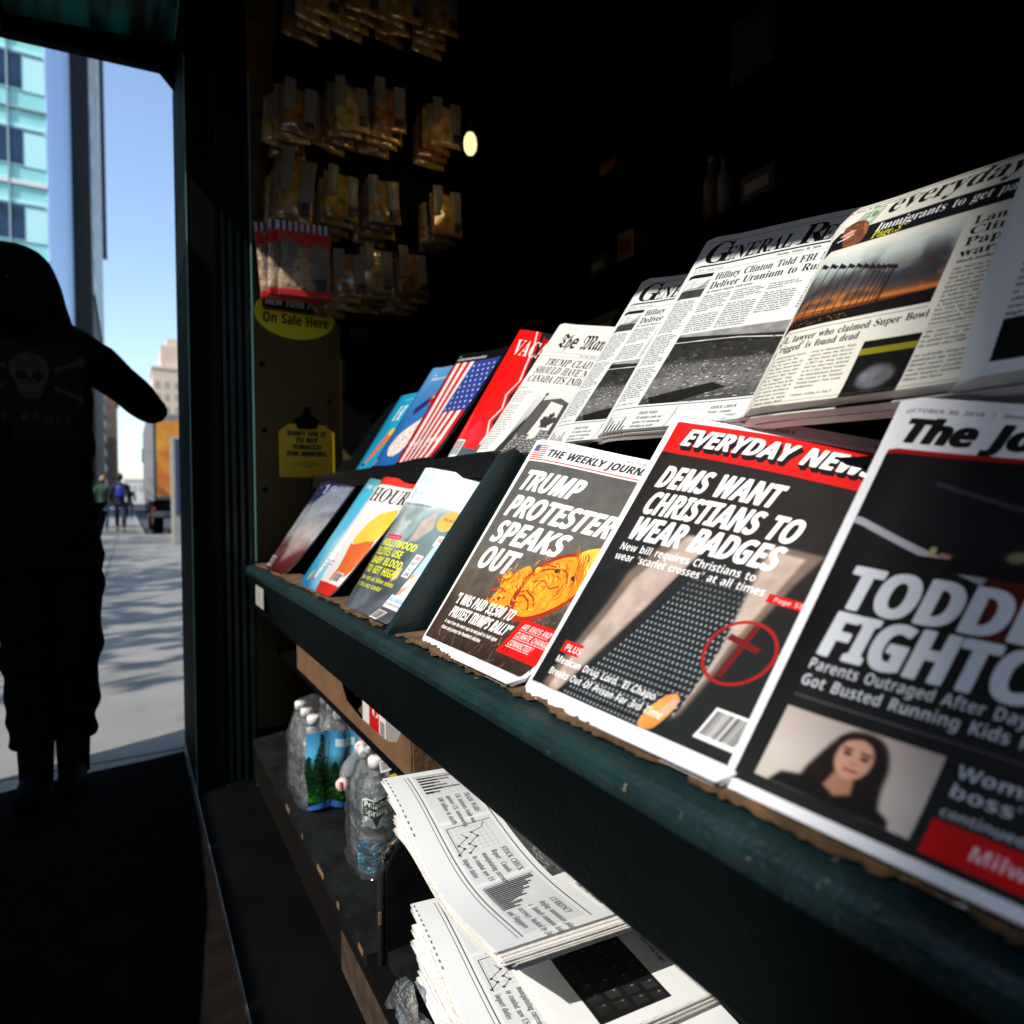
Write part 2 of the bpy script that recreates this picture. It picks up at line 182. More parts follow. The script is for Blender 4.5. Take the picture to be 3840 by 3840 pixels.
0,0,-331,-8,-52,-24,-37,-39,-23,359,1,39,17,0,0,16,28,10,7,30,0,342,-5,31,-9,7,-18,3,1,16,127,0,0,-286,79,79,13,16,4,14,-9,12,-26,3,-3,0,0,17,139,0,0,-17,-37,-9,-33,-24,-53,-51,124,-175,14,-13,16,-5,0,-16,-165,0,0,16,6,0,17,4,5,12,-7,17,
-69,98,-15,-13,0,-78,6,-30,26,-10,0,-16,199,1,14,18,0,0,16,27,10,7,30,0,342,-5,31,-9,7,-18,3,0,16,128,0,0,-399,6,-30,26,-10,0,-16,554,1,58,18,0,0,16,27,10,7,30,0,197,-6,31,-10,7,-17,3,0,16,127,0,0,-45,42,40,49,13,40,-6,28,-19,15,-32,44,43,
54,14,47,-12,29,-35,10,-59,0,-156,6,-30,10,-7,16,-3,0,-16,-159,0,0,16,16,3,10,7,7,30,0,161,-6,41,-10,10,-17,3,-28,-8,-25,-26,0,-181,7,-30,9,-7,16,-3,0,-16,-157,0,0,16,16,3,10,7,7,30,0,161,-6,41,-10,10,-17,3,-29,-9,-24,-27,0,-179,6,-29,10,
-8,15,-3,0,-16,381,1,37,18,0,0,16,27,10,7,30,0,197,-6,31,-10,7,-17,3,0,16,129,0,0,-43,42,39,53,12,49,-12,29,-35,9,-59,0,-156,7,-30,10,-7,16,-3,0,-16,-161,0,0,16,5,0,21,10,7,30,0,161,-6,41,-10,10,-16,3,-30,-9,-25,-27,0,-179,6,-30,10,-7,16,
-3,0,-16,336,2,24,169,-10,-42,5,-37,16,-30,26,-22,33,-14,40,-5,44,5,45,14,40,22,33,30,25,37,16,41,5,41,-5,36,-15,30,-25,23,-33,14,-40,5,-46,-5,-46,-14,-39,-23,-33,-30,-25,-35,-16,16,169,11,24,7,16,21,8,42,3,73,-3,73,-9,44,-16,21,-23,7,-25,
-7,-16,-21,-8,-44,-3,-73,3,-72,8,-43,16,-21,371,2,33,17,-139,0,15,23,7,10,16,2,37,0,307,-6,40,-27,12,0,15,124,0,0,-47,23,31,29,19,35,6,34,-5,29,-16,24,-24,18,-33,11,-38,4,-43,-4,-47,-12,-41,-18,-34,-25,-26,-30,-17,-34,-5,-44,11,-35,31,0,
-90,4,-41,15,-19,30,-5,0,-16,13,195,28,27,8,17,23,10,40,4,55,-3,54,-9,40,-16,22,-26,8,-28,-11,-23,-32,0,-166,19,-31,364,2,29,175,-139,0,16,39,9,7,12,3,19,0,112,-37,-29,-45,-9,-34,4,-29,15,-25,23,-18,31,-12,37,-4,43,5,48,15,42,23,36,30,27,
36,16,41,6,45,-9,42,-29,52,39,11,0,0,-403,6,-30,11,-7,17,-3,0,-16,15,179,30,29,10,10,12,6,15,0,174,-5,30,-15,18,-25,6,-29,-9,-19,-25,-11,-43,-3,-62,3,-56,11,-40,19,-23,287,1,34,18,0,0,16,27,10,7,30,0,196,-6,33,-26,8,1,17,125,0,0,-58,19,28,
22,21,23,13,23,4,25,-3,17,-11,11,-17,3,-21,-2,-18,-9,-14,-13,-9,-17,-3,-26,9,-15,19,-18,10,-14,-5,-13,-14,-10,-21,-3,-28,0,-136,3,-19,7,-12,38,-9,0,-16,288,1,55,151,-10,-29,4,-35,12,-14,3,-13,-5,-9,-13,-15,0,0,114,17,0,13,-37,21,-29,25,-18,
28,-6,22,3,17,9,10,13,3,18,-9,26,-27,21,-49,25,-31,18,-22,21,-13,24,-4,27,7,39,21,32,33,21,43,7,25,-3,33,-8,7,-2,7,-1,10,3,7,11,14,0,0,-97,-16,0,-13,32,-19,23,-22,14,-25,5,-19,-2,-14,-8,-8,-12,-3,-15,10,-27,31,-20,45,-23,30,-17,20,-21,12,
-24,4,-32,-7,-44,-22,-33,-34,-21,228,1,24,124,-9,-35,5,-23,14,-13,26,-5,35,0,208,-28,0,0,21,68,69,41,55,15,0,0,-114,64,0,0,-31,-64,0,0,-197,5,-31,8,-8,11,-3,21,9,17,26,16,-9,-24,-42,-33,-25,375,1,33,131,-10,-40,7,-26,20,-14,34,-5,46,0,151,
-7,34,-10,9,-18,3,0,16,131,0,0,-236,9,-28,11,-8,15,-2,28,7,23,23,0,182,-7,35,-12,8,-20,3,0,16,135,0,0,-240,7,-31,29,-9,0,-17,-60,-6,-72,-17,0,50,-19,-21,-23,-16,-26,-10,306,1,24,142,-10,-104,258,-16,33,-10,9,-15,3,0,17,167,0,0,-16,-8,0,-20,
-4,-7,-14,1,-8,55,-146,51,131,5,19,-9,17,-29,5,0,16,102,0,0,-15,-16,-6,-11,-10,-18,-36,-100,-253,435,1,37,122,-10,-105,275,-11,19,-17,9,0,17,149,0,0,-17,-18,-4,-6,-13,2,-10,4,-13,47,-126,44,108,-10,31,-11,22,-22,7,0,15,155,0,0,-17,-21,-5,
-6,-12,0,-7,2,-7,38,-121,46,115,5,19,-7,14,-24,6,0,15,89,0,0,-15,-20,-11,-13,-26,-108,-268,-15,0,-66,207,-83,-207,319,1,41,5,0,0,15,29,14,28,27,61,80,-80,127,-19,22,-20,8,0,17,165,0,0,-16,-22,-3,-7,-11,9,-20,34,-54,41,51,10,22,-7,11,-26,4,
0,16,110,0,0,-14,-28,-13,-29,-29,-56,-70,93,-148,12,-15,16,-6,0,-15,-164,0,0,16,23,3,7,11,-12,29,-35,55,-41,-53,-12,-27,7,-14,22,-5,4,0,0,-15,300,1,47,52,-140,-23,3,-19,12,-13,18,-4,23,3,17,9,14,13,10,18,3,28,-9,8,-12,3,-15,-1,-5,0,-6,3,-9,
9,-3,13,7,15,18,15,30,11,39,-104,256,-11,24,-10,12,-18,6,-2,17,167,0,0,-17,-26,-4,-8,-14,2,-8,3,-10,52,-138,45,122,6,19,2,14,-9,15,-26,4,0,17,97,0,0,-17,-13,-3,-10,-9,-18,-39,-97,-266,-33,-72,-16,-21,-18,-14,293,1,20,13,0,0,14,155,273,-40,
0,-32,-4,-24,-11,-17,-22,-11,-34,-18,0,6,94,243,0,0,-19,-149,-266,26,0,42,5,29,14,21,25,16,38,16,0,-8,-107,375,2,24,188,-7,-55,8,-42,23,-31,37,-21,50,-12,60,-4,70,4,70,12,60,21,49,31,36,42,23,56,7,53,-7,41,-23,31,-37,22,-49,12,-60,5,-70,-5,
-69,-12,-61,-22,-49,-31,-37,-42,-23,16,188,37,31,13,18,41,9,64,2,85,-2,86,-9,64,-18,39,-30,14,-32,-14,-18,-39,-9,-64,-3,-86,3,-85,9,-64,18,-41,375,1,24,65,0,0,36,55,0,15,2,11,7,8,34,0,337,-46,-51,-21,-14,-20,-5,-15,3,-12,10,-9,16,-3,21,46,
16,58,35,47,35,75,0,0,-403,7,-32,10,-9,17,-2,55,0,0,-36,375,1,41,24,0,0,69,99,102,64,74,31,62,8,64,-3,34,-11,22,-16,14,-22,4,-29,-7,-19,-22,-10,-36,-4,-51,-35,4,-27,11,-18,21,-6,31,4,23,13,22,20,18,29,15,37,9,45,3,66,-7,48,-23,30,-35,10,
-46,-9,-46,-28,-48,-53,-61,-84,-82,-67,-64,157,0,19,3,16,9,13,15,8,19,5,21,40,0,-4,-141,375,1,65,163,-7,-46,3,-36,9,-28,13,-19,17,-11,19,-4,20,4,22,13,17,18,10,22,3,6,-37,17,-27,26,-16,33,-6,41,9,17,12,14,18,8,26,3,34,-7,35,-20,28,-33,19,
-44,6,-42,0,0,42,45,0,38,6,26,21,16,31,5,40,-4,33,-10,24,-18,16,-24,5,-21,-4,-15,-11,-17,-39,-5,-50,-36,4,-28,11,-17,18,-6,27,10,33,28,27,46,19,65,6,64,-7,49,-21,31,-35,11,-46,-8,-42,-22,-34,-33,-26,-40,-19,54,-18,26,-16,21,-21,14,-27,5,
-36,-4,-37,-12,-31,-17,-26,-24,-19,-58,-24,375,2,21,121,0,0,36,19,0,39,8,12,14,4,26,0,41,-186,0,0,41,190,314,94,0,0,-311,70,0,0,-44,-70,0,0,-41,4,-26,12,-14,39,-8,9,0,0,-36,9,56,169,139,0,0,118,1,64,3,65,-10,-22,-15,-28,-16,-28,-12,-19,375,
1,47,165,-7,-46,3,-35,9,-26,13,-18,17,-10,19,-3,21,4,20,11,14,17,9,22,3,7,-38,23,-31,19,-9,24,-3,41,10,17,13,14,20,8,28,3,37,-6,44,-18,31,-29,18,-38,6,-43,-4,-32,-8,-31,12,22,233,254,0,3,-123,-38,0,-6,23,-8,19,-23,7,-139,0,-11,-125,32,7,42,
3,70,-9,55,-26,35,-45,12,-63,-4,-40,-12,-33,-18,-27,-24,-21,-56,-26,375,2,42,197,-7,-47,6,-41,19,-33,31,-25,44,-16,58,-5,71,3,53,9,50,15,45,20,39,27,32,33,25,39,15,46,5,39,-2,30,-8,22,-12,16,-15,9,-18,2,-19,-4,-19,-14,-17,-24,-12,-38,-4,-4,
40,-13,34,-11,9,-16,4,-36,-12,-28,-34,-18,-56,-9,-76,36,17,57,8,55,-9,42,-27,28,-44,9,-59,-10,-65,-29,-52,-49,-33,14,199,38,23,6,17,20,12,34,4,50,-5,48,-12,32,-19,19,-26,6,-39,-10,-29,-22,6,-83,16,-57,23,-33,375,1,11,111,0,178,406,-176,0,
-27,-8,-12,-26,-4,-34,-40,0,3,142,320,0,0,-33,-185,-447,375,3,35,183,-7,-51,5,-41,13,-31,20,-22,26,-13,31,-5,34,7,40,20,31,32,26,40,23,-36,25,-26,29,-16,31,-5,37,3,31,11,28,20,26,29,20,41,13,51,4,63,-8,45,-25,26,-38,9,-46,-6,-36,-18,-28,
-66,-45,52,-30,34,-31,19,-33,6,-39,-11,-56,-34,-42,-54,-27,15,203,283,21,15,15,19,8,23,3,30,-7,37,-21,29,-16,8,-19,3,-24,-5,-18,-16,-11,-24,-4,-30,5,-31,14,-23,15,187,32,31,5,23,18,16,27,5,34,-6,30,-17,24,-31,22,-44,24,-38,-38,-11,-26,-4,
-32,5,-36,16,-28,24,-18,375,2,40,152,-7,-36,3,-28,8,-21,13,-14,16,-11,36,8,25,25,13,12,-27,16,-24,23,-15,30,-5,49,21,32,65,14,108,-39,-32,-26,-10,-31,-3,-52,9,-43,26,-27,44,-9,60,4,45,14,40,22,32,31,25,38,15,44,5,46,-6,41,-17,34,-30,25,-43,
17,-58,5,-71,-11,-104,-13,-46,-20,-39,-27,-33,-33,-25,-41,-16,14,184,233,22,3,18,9,27,33,-6,74,-14,51,-22,29,-28,9,-25,-7,-19,-21,-12,-36,-4,-49,7,-53,21,-31,463,2,8,0,0,169,482,124,0,170,-482,-109,0,-35,114,-175,0,-35,-114,9,170,199,125,0,
-36,112,-8,29,-11,35,-8,32,-9,-33,-11,-38,-8,-25,451,3,22,60,0,0,480,150,0,84,-7,61,-20,27,-23,16,-31,6,-41,-5,-38,-15,-31,-23,-23,-31,-11,0,-4,43,-17,18,-14,13,-21,9,-26,3,-34,-12,-58,-35,-44,-56,-28,-73,-9,11,162,289,59,0,37,4,24,11,13,
17,5,24,-6,23,-15,16,-26,9,-37,3,-54,0,11,162,84,66,0,39,4,25,14,14,20,4,27,-4,24,-14,19,-26,13,-41,4,-63,0,428,1,30,255,-7,-68,8,-54,23,-42,37,-29,49,-17,60,-6,69,7,68,19,60,32,50,44,38,56,23,67,8,71,-9,69,-24,-33,-83,-54,22,-53,10,-52,
-11,-37,-33,-24,-52,-7,-68,7,-67,21,-51,37,-32,55,-10,59,7,63,18,0,-85,-62,-19,497,2,15,60,0,0,480,151,0,70,-7,61,-20,49,-34,36,-45,23,-59,8,-71,-8,-74,-23,-61,-38,-48,-52,-34,-64,-20,-77,-7,12,162,84,44,0,52,6,42,19,29,32,18,44,6,57,-9,69,
-26,48,-43,28,-59,9,-54,0,376,1,12,60,0,0,480,276,0,0,-84,-174,0,0,-105,162,0,0,-83,-162,0,0,-124,174,0,0,-84,369,1,10,60,0,0,480,275,0,0,-84,-174,0,0,-123,162,0,0,-84,-162,0,0,-189,486,1,38,262,-7,-66,7,-55,21,-44,35,-32,49,-20,61,-6,74,7,
71,22,60,36,49,49,36,62,23,74,7,76,-8,67,-21,-34,-82,-50,19,-59,8,-42,-5,-35,-16,-29,-24,-21,-32,-14,-40,-4,-47,3,-44,9,-39,17,-32,24,-25,32,-15,40,-5,36,2,28,5,0,100,-91,0,0,84,191,0,0,-248,-79,-20,514,1,12,60,0,0,480,102,0,0,-189,190,0,0,
189,101,0,0,-480,-101,0,0,207,-190,0,0,-207,261,1,12,21,0,0,58,59,27,0,310,-59,27,0,58,219,0,0,-58,-59,-27,0,-310,59,-27,0,-58,222,1,18,10,-141,-34,2,-26,5,0,85,23,-5,25,-2,32,7,13,10,9,15,8,54,0,450,102,0,0,-449,-5,-56,-14,-44,-23,-33,-31,
-22,-37,-13,446,1,14,60,0,0,480,102,0,0,-220,19,28,21,28,130,164,113,0,-168,-213,169,-267,-116,0,-125,202,-43,-31,0,-171,379,1,6,60,0,0,480,102,0,0,-396,195,0,0,-84,633,1,22,60,0,0,480,139,0,113,-367,2,0,121,367,138,0,0,-480,-95,0,0,227,1,
52,2,56,2,40,-3,0,-123,-375,-94,0,-115,376,-3,0,3,-40,2,-58,1,-55,0,-223,546,1,16,60,0,0,480,129,0,208,-360,2,0,-3,67,-2,66,0,227,92,0,0,-480,-129,0,-209,363,-3,0,4,-69,2,-68,0,-226,535,2,24,267,-7,-71,8,-57,23,-44,37,-32,50,-18,60,-6,70,6,
70,18,60,32,49,44,36,57,23,72,8,71,-8,57,-23,44,-36,31,-50,19,-60,6,-70,-6,-69,-19,-61,-31,-49,-44,-37,-57,-23,16,267,79,56,10,38,33,21,51,7,67,-7,68,-21,51,-38,33,-55,10,-56,-10,-37,-33,-22,-51,-7,-68,7,-67,22,-51,37,-33,422,2,15,60,0,0,
480,154,0,80,-10,55,-30,32,-48,11,-62,-5,-41,-13,-37,-23,-33,-35,-26,-48,-17,-62,-5,-44,0,0,-171,10,162,254,33,0,39,4,30,13,18,22,7,33,-9,39,-27,23,-45,8,-46,0,535,2,26,363,-114,-88,107,-8,0,-71,8,-57,23,-44,37,-32,50,-18,60,-6,70,6,70,18,
60,32,49,44,36,57,23,72,8,71,-8,57,-23,44,-36,31,-50,19,-60,6,-70,-8,-75,-21,-64,-37,-51,-53,-35,116,-129,16,267,79,56,10,38,33,21,51,7,67,-7,68,-21,51,-38,33,-55,10,-56,-10,-37,-33,-22,-51,-7,-68,7,-67,22,-51,37,-33,443,2,16,60,0,0,480,
140,0,85,-9,60,-27,35,-45,12,-63,-4,-31,-9,-27,-33,-41,-44,-28,141,-209,-113,0,-114,184,-54,0,0,-184,11,162,267,33,0,43,4,29,12,16,21,6,29,-6,29,-17,20,-30,11,-43,3,-31,0,370,1,43,167,-7,-72,8,-64,21,0,95,71,-27,36,-10,37,-3,32,4,21,11,12,
16,4,20,-7,25,-20,19,-67,35,-36,18,-37,28,-29,40,-9,26,-3,31,11,57,33,43,51,27,68,9,71,-8,71,-25,-33,-80,-59,21,-54,8,-25,-4,-19,-10,-11,-15,-4,-20,5,-23,17,-17,68,-36,63,-36,23,-21,17,-24,11,-28,3,-35,-11,-57,-35,-45,-55,-28,389,1,8,144,0,
0,395,-131,0,0,85,362,0,0,-85,-130,0,0,-395,508,1,25,252,-7,-59,6,-48,16,-38,27,-37,56,-13,73,0,309,101,0,0,-294,7,-50,18,-33,30,-18,42,-6,42,6,30,20,17,33,5,49,0,293,102,0,0,-311,-6,-47,-16,-42,-28,-36,-38,-28,-50,-17,437,1,13,163,0,-163,
480,103,0,90,-286,7,-27,11,-42,7,-36,7,36,11,42,7,27,91,286,103,0,-164,-480,649,1,33,122,0,-122,480,100,0,61,-262,9,-39,9,-47,6,-40,6,40,8,45,8,34,70,269,96,0,70,-269,7,-34,9,-45,6,-40,6,40,9,47,8,39,61,262,100,0,-122,-480,-115,0,-65,252,
-5,22,-7,32,-7,33,-4,25,-3,-25,-7,-32,-6,-33,-6,-23,-64,-251,448,1,12,0,0,159,247,-149,233,112,0,104,-173,101,173,110,0,-151,-238,162,-242,-116,0,-112,181,-111,-181,419,1,9,159,0,0,183,-159,297,110,0,100,-198,100,198,109,0,-159,-293,0,-187,
389,1,10,16,0,0,66,230,330,-224,0,0,84,345,0,0,-66,-230,-330,236,0,0,-84,406,2,31,142,-7,-45,7,-37,22,-24,36,-8,51,10,51,31,36,51,21,72,9,64,2,0,16,-4,25,-11,18,-18,10,-24,3,-53,-8,-51,-19,-33,68,66,24,75,9,65,-8,48,-24,29,-40,10,-58,0,
-244,-70,0,-19,50,-3,0,-24,-26,-25,-17,-31,-10,13,179,66,30,5,25,15,16,23,6,31,0,30,-39,-1,-41,-5,-26,-13,-14,-19,-5,-23,3,-20,10,-13,425,2,24,254,-7,-36,4,-28,11,-38,32,-6,0,-17,-40,-77,0,0,510,100,0,0,-118,-1,-41,-3,-32,4,0,18,21,22,18,
29,11,36,4,55,-12,45,-36,28,-59,10,-82,-10,-83,-29,-59,-45,-37,17,226,75,27,7,22,21,13,35,5,47,-5,47,-14,34,-21,21,-29,6,-33,-6,-21,-18,-13,-30,-5,-44,0,-10,4,-47,12,-35,22,-21,345,1,27,201,-7,-72,12,-54,34,-34,58,-11,84,6,61,17,49,27,37,
37,25,43,15,50,5,66,-7,48,-17,-29,-78,-44,16,-41,6,-43,-12,-26,-37,-9,-62,5,-48,16,-33,24,-20,33,-6,56,8,47,23,0,-85,-48,-21,425,2,25,169,-7,-56,12,-44,36,-29,60,-10,82,10,82,29,60,45,36,57,12,36,-3,29,-12,23,-17,18,-21,3,0,-5,31,-2,42,0,
117,100,0,0,-510,-77,0,-19,48,-4,0,-18,-21,-22,-18,-29,-12,17,203,73,36,6,23,19,13,30,4,43,0,11,-4,47,-12,35,-23,21,-38,7,-29,-7,-23,-21,-14,-35,-4,-48,4,-47,14,-34,23,-20,397,2,27,218,-7,-52,5,-45,16,-38,26,-29,36,-18,47,-6,58,6,59,16,48,
26,37,35,27,42,16,48,5,68,-10,53,-33,33,-52,11,-71,0,-49,-236,0,7,-37,18,-29,28,-18,38,-6,64,7,60,22,0,-78,-57,-19,9,134,225,140,0,-5,31,-12,24,-22,17,-31,5,-26,-4,-22,-15,-15,-24,260,1,25,69,0,0,291,-56,0,0,49,56,27,0,27,3,41,12,31,19,22,
26,15,32,8,37,3,54,-5,38,-11,-25,-73,-25,6,-31,4,-18,-4,-13,-9,-9,-32,0,-23,86,0,0,-76,-86,0,0,-291,425,2,35,189,-161,-72,5,-65,16,0,80,70,-21,73,-7,43,9,26,28,9,46,0,8,1,23,1,22,-2,0,-21,-25,-24,-17,-28,-10,-31,-3,-58,13,-44,37,-28,60,-9,
80,10,80,28,60,44,38,59,12,42,-6,36,-17,28,-30,3,0,8,47,85,0,0,-368,-12,-69,-35,-50,-57,-31,15,204,72,33,5,24,17,14,30,4,46,0,12,-4,51,-14,34,-23,19,-35,6,-39,-12,-24,-37,-8,-62,8,-60,24,-37,441,1,26,52,0,0,510,100,0,0,-104,-1,-51,-3,-35,5,
0,20,24,25,17,29,9,32,3,54,-8,42,-23,27,-42,9,-61,0,-239,-100,0,0,214,-7,44,-19,27,-33,8,-38,-7,-24,-24,-13,-38,-5,-51,0,-173,205,2,13,103,412,-21,3,-18,8,-12,15,-4,23,4,24,12,15,39,10,38,-10,12,-15,4,-24,-4,-23,-12,-15,4,52,0,0,367,100,0,
0,-367,205,2,13,103,412,-21,3,-18,8,-12,15,-4,23,4,24,12,15,39,10,38,-10,12,-15,4,-24,-4,-23,-12,-15,18,23,-161,-35,2,-31,6,0,78,23,-4,24,-2,19,3,15,9,11,17,3,27,0,392,100,0,0,-407,-3,-32,-9,-29,-17,-25,-25,-19,-33,-12,416,1,16,52,0,0,510,
100,0,0,-228,-1,-41,-4,-42,22,29,23,27,103,112,113,0,-146,-159,154,-208,-115,0,-106,148,-43,-34,0,-114,205,1,4,52,0,0,510,100,0,0,-510,660,1,43,52,0,0,367,77,0,13,-47,6,0,20,24,26,17,30,9,31,3,37,-3,31,-10,25,-16,18,-24,9,0,20,24,26,17,31,
9,31,3,55,-8,39,-23,24,-42,8,-61,0,-239,-100,0,0,214,-6,44,-18,27,-31,8,-34,-7,-22,-21,-13,-34,-4,-47,0,-184,-100,0,0,214,-6,44,-19,27,-30,8,-36,-7,-22,-24,-12,-38,-4,-51,0,-173,441,1,25,52,0,0,367,77,0,13,-47,6,0,20,24,28,17,31,9,34,3,53,
-8,41,-23,27,-42,9,-61,0,-239,-100,0,0,214,-4,35,-10,25,-19,15,-26,4,-39,-7,-24,-24,-12,-38,-5,-51,0,-173,416,2,20,207,-7,-48,6,-43,16,-36,28,-27,37,-17,48,-6,56,12,81,36,59,56,37,75,12,49,-5,42,-17,36,-27,27,-37,17,-47,5,-56,-12,-81,-36,
-60,-56,-37,16,208,74,34,7,24,21,13,34,4,48,-4,48,-13,34,-24,20,-34,7,-35,-7,-23,-20,-13,-34,-5,-48,5,-48,13,-34,24,-21,425,2,22,52,-161,0,528,82,0,14,-48,4,0,40,38,29,12,36,4,55,-12,45,-36,28,-59,10,-82,-10,-82,-30,-60,-45,-37,-56,-12,-36,
4,-27,11,-39,32,-5,0,5,-53,0,-148,16,226,75,29,7,21,21,13,35,4,47,-8,60,-23,36,-38,12,-33,-6,-21,-18,-13,-30,-5,-44,0,-10,4,-47,12,-35,22,-21,425,2,24,273,-161,0,154,4,55,-4,0,-17,-21,-22,-18,-29,-12,-36,-4,-56,12,-44,36,-29,60,-10,82,10,
82,29,60,45,36,57,12,36,-3,29,-12,23,-17,18,-21,2,0,9,47,85,0,0,-528,16,204,72,36,6,22,18,13,31,4,43,0,12,-4,47,-12,35,-23,21,-37,7,-31,-7,-22,-21,-13,-35,-5,-48,8,-60,24,-37,305,1,20,52,0,0,367,76,0,15,-62,5,0,19,26,25,22,30,15,35,5,18,0,
16,-2,-8,-94,-13,2,-16,1,-49,-9,-21,-12,-17,-17,-11,-24,-4,-31,0,-187,334,1,40,152,-7,-66,5,-55,17,0,82,64,-22,60,-9,25,3,17,6,9,10,4,13,-6,17,-21,17,-53,24,-56,29,-19,16,-14,19,-8,23,-3,28,10,45,30,32,46,19,59,6,65,-6,64,-22,-30,-72,-51,
19,-49,8,-33,-7,-11,-18,5,-15,22,-16,49,-21,55,-27,20,-15,15,-19,9,-23,3,-30,-10,-49,-29,-37,-49,-22,291,1,25,178,-7,-59,11,-23,15,-18,22,-11,32,-4,42,0,176,-48,0,0,43,56,33,28,78,64,0,0,-78,103,0,0,-76,-103,0,0,-176,3,-18,9,-13,14,-8,18,
-3,32,4,31,8,0,-75,-40,-12,441,1,25,181,-7,-54,8,-41,24,-27,42,-9,61,0,239,100,0,0,-215,4,-34,11,-25,18,-15,27,-5,38,8,24,23,13,38,4,52,0,173,100,0,0,-367,-77,0,-13,47,-6,0,-20,-24,-28,-17,-31,-10,382,1,11,140,0,-140,367,105,0,70,-209,10,
-39,4,-36,3,0,15,75,70,209,105,0,-140,-367,575,1,37,111,0,-104,367,99,0,42,-163,9,-40,7,-45,5,-35,2,0,3,25,5,33,5,30,4,19,45,176,110,0,43,-176,7,-30,6,-43,3,-34,3,0,5,33,7,46,9,41,44,163,98,0,-105,-367,-109,0,-28,128,-8,34,-11,49,-11,47,-8,
32,-3,0,-7,-32,-11,-47,-11,-49,-8,-35,-30,-127,388,1,12,3,0,125,187,-119,180,114,0,71,-117,72,117,113,0,-119,-180,125,-187,-114,0,-77,126,-77,-126,382,1,25,74,-161,-29,1,-22,4,0,79,18,-2,21,-2,29,5,21,15,17,21,11,25,6,18,-146,364,109,0,70,
-206,8,-31,4,-33,2,0,5,33,9,31,68,206,107,0,-155,-414,-26,-50,-35,-36,-43,-21,328,1,10,18,0,0,59,170,231,-160,0,0,77,274,0,0,-65,-166,-225,172,0,0,-77,384,2,22,191,-7,-52,8,-43,21,-32,37,-30,78,-10,103,4,72,12,61,22,48,31,36,43,23,55,7,53,
-7,42,-22,32,-36,31,-78,10,-104,-4,-72,-12,-61,-22,-48,-31,-36,-43,-22,16,191,75,32,10,21,31,11,52,4,72,-4,72,-11,51,-21,32,-32,10,-32,-10,-20,-32,-11,-51,-3,-72,3,-72,11,-51,20,-31,384,1,11,176,0,0,277,1,46,2,50,-15,-15,-20,-18,-55,-44,
-49,61,154,123,83,0,0,-480,384,1,31,27,0,0,71,120,121,59,62,32,46,10,45,-4,25,-12,18,-19,10,-24,4,-27,-4,-26,-9,-55,-36,-55,65,44,33,53,25,74,10,44,-4,37,-13,30,-20,22,-26,14,-31,5,-35,-4,-38,-12,-35,-46,-64,-72,-72,-62,-58,0,-5,209,0,0,
-85,384,1,50,164,-7,-74,7,-64,19,0,86,64,-23,63,-8,46,5,30,14,17,22,5,31,-10,34,-14,12,-21,8,-70,8,-37,0,0,77,37,0,68,9,19,10,12,13,9,33,-4,23,-12,17,-21,11,-32,3,-32,-3,-27,-8,-43,-24,-47,70,66,34,42,10,49,3,66,-7,51,-23,32,-36,11,-48,-7,
-45,-23,-34,-33,-25,-40,-15,0,-2,51,-13,36,-22,23,-33,7,-43,-5,-40,-15,-35,-26,-30,-37,-23,-49,-14,384,2,11,216,0,0,99,-205,0,0,71,211,310,93,0,0,-302,58,0,0,-79,-58,0,0,-99,9,101,178,115,0,0,81,1,38,2,41,1,25,-2,0,-13,-26,-16,-26,384,1,32,
162,-7,-71,7,-58,19,0,88,60,-22,65,-9,40,5,29,13,18,24,6,34,-10,40,-33,24,-53,8,-39,-3,-33,-7,-41,21,18,245,260,0,0,-86,-171,0,-9,-94,25,4,36,2,42,-4,36,-13,31,-20,23,-29,15,-36,5,-43,-12,-70,-36,-53,-60,-34,384,2,38,199,-7,-47,6,-42,17,
-35,28,-28,41,-18,53,-5,65,6,82,21,77,18,34,24,29,31,25,38,19,47,12,55,4,33,-1,31,-4,0,-81,-27,5,-30,2,-53,-5,-40,-14,-27,-23,-19,-30,-10,-36,-5,-42,4,0,16,22,23,18,28,12,37,4,57,-10,43,-30,28,-48,9,-64,-11,-70,-33,-52,-52,-34,15,197,75,27,
5,21,15,14,26,5,37,-4,32,-12,24,-20,15,-29,5,-39,-10,-26,-25,-10,-32,8,-43,25,-35,18,-11,384,1,7,75,0,180,394,-237,0,0,86,344,0,0,-64,-181,-416,384,3,38,192,-7,-71,9,-54,26,-32,40,-11,54,6,44,20,35,30,28,36,22,-30,22,-25,26,-17,32,-6,40,6,
35,16,29,25,22,32,16,36,9,39,4,40,-4,36,-9,32,-16,24,-22,16,-29,5,-36,-6,-39,-18,-32,-28,-25,-34,-21,49,-31,38,-42,10,-26,4,-30,-5,-37,-16,-32,-26,-26,-33,-20,-41,-12,14,192,296,40,25,13,18,5,24,-4,20,-13,16,-18,9,-24,4,-22,-4,-19,-9,-12,
-16,-4,-20,4,-23,13,-18,15,191,68,33,4,23,12,14,19,5,24,-11,32,-26,25,-33,20,-9,5,-50,-34,-15,-22,-4,-25,4,-24,14,-19,23,-13,384,2,37,120,-7,-33,1,-32,4,0,81,28,-4,30,-2,53,4,39,15,28,22,18,30,11,37,5,41,-4,0,-38,-39,-28,-12,-41,-4,-55,9,
-43,30,-27,48,-10,64,11,70,33,53,52,33,68,11,46,-6,42,-17,36,-28,27,-41,18,-53,6,-65,-6,-82,-21,-76,-18,-34,-25,-30,-30,-25,-39,-19,-46,-12,15,185,244,39,11,26,25,9,31,-8,44,-24,35,-18,10,-22,4,-27,-5,-22,-16,-14,-26,-4,-37,4,-32,12,-23,20,
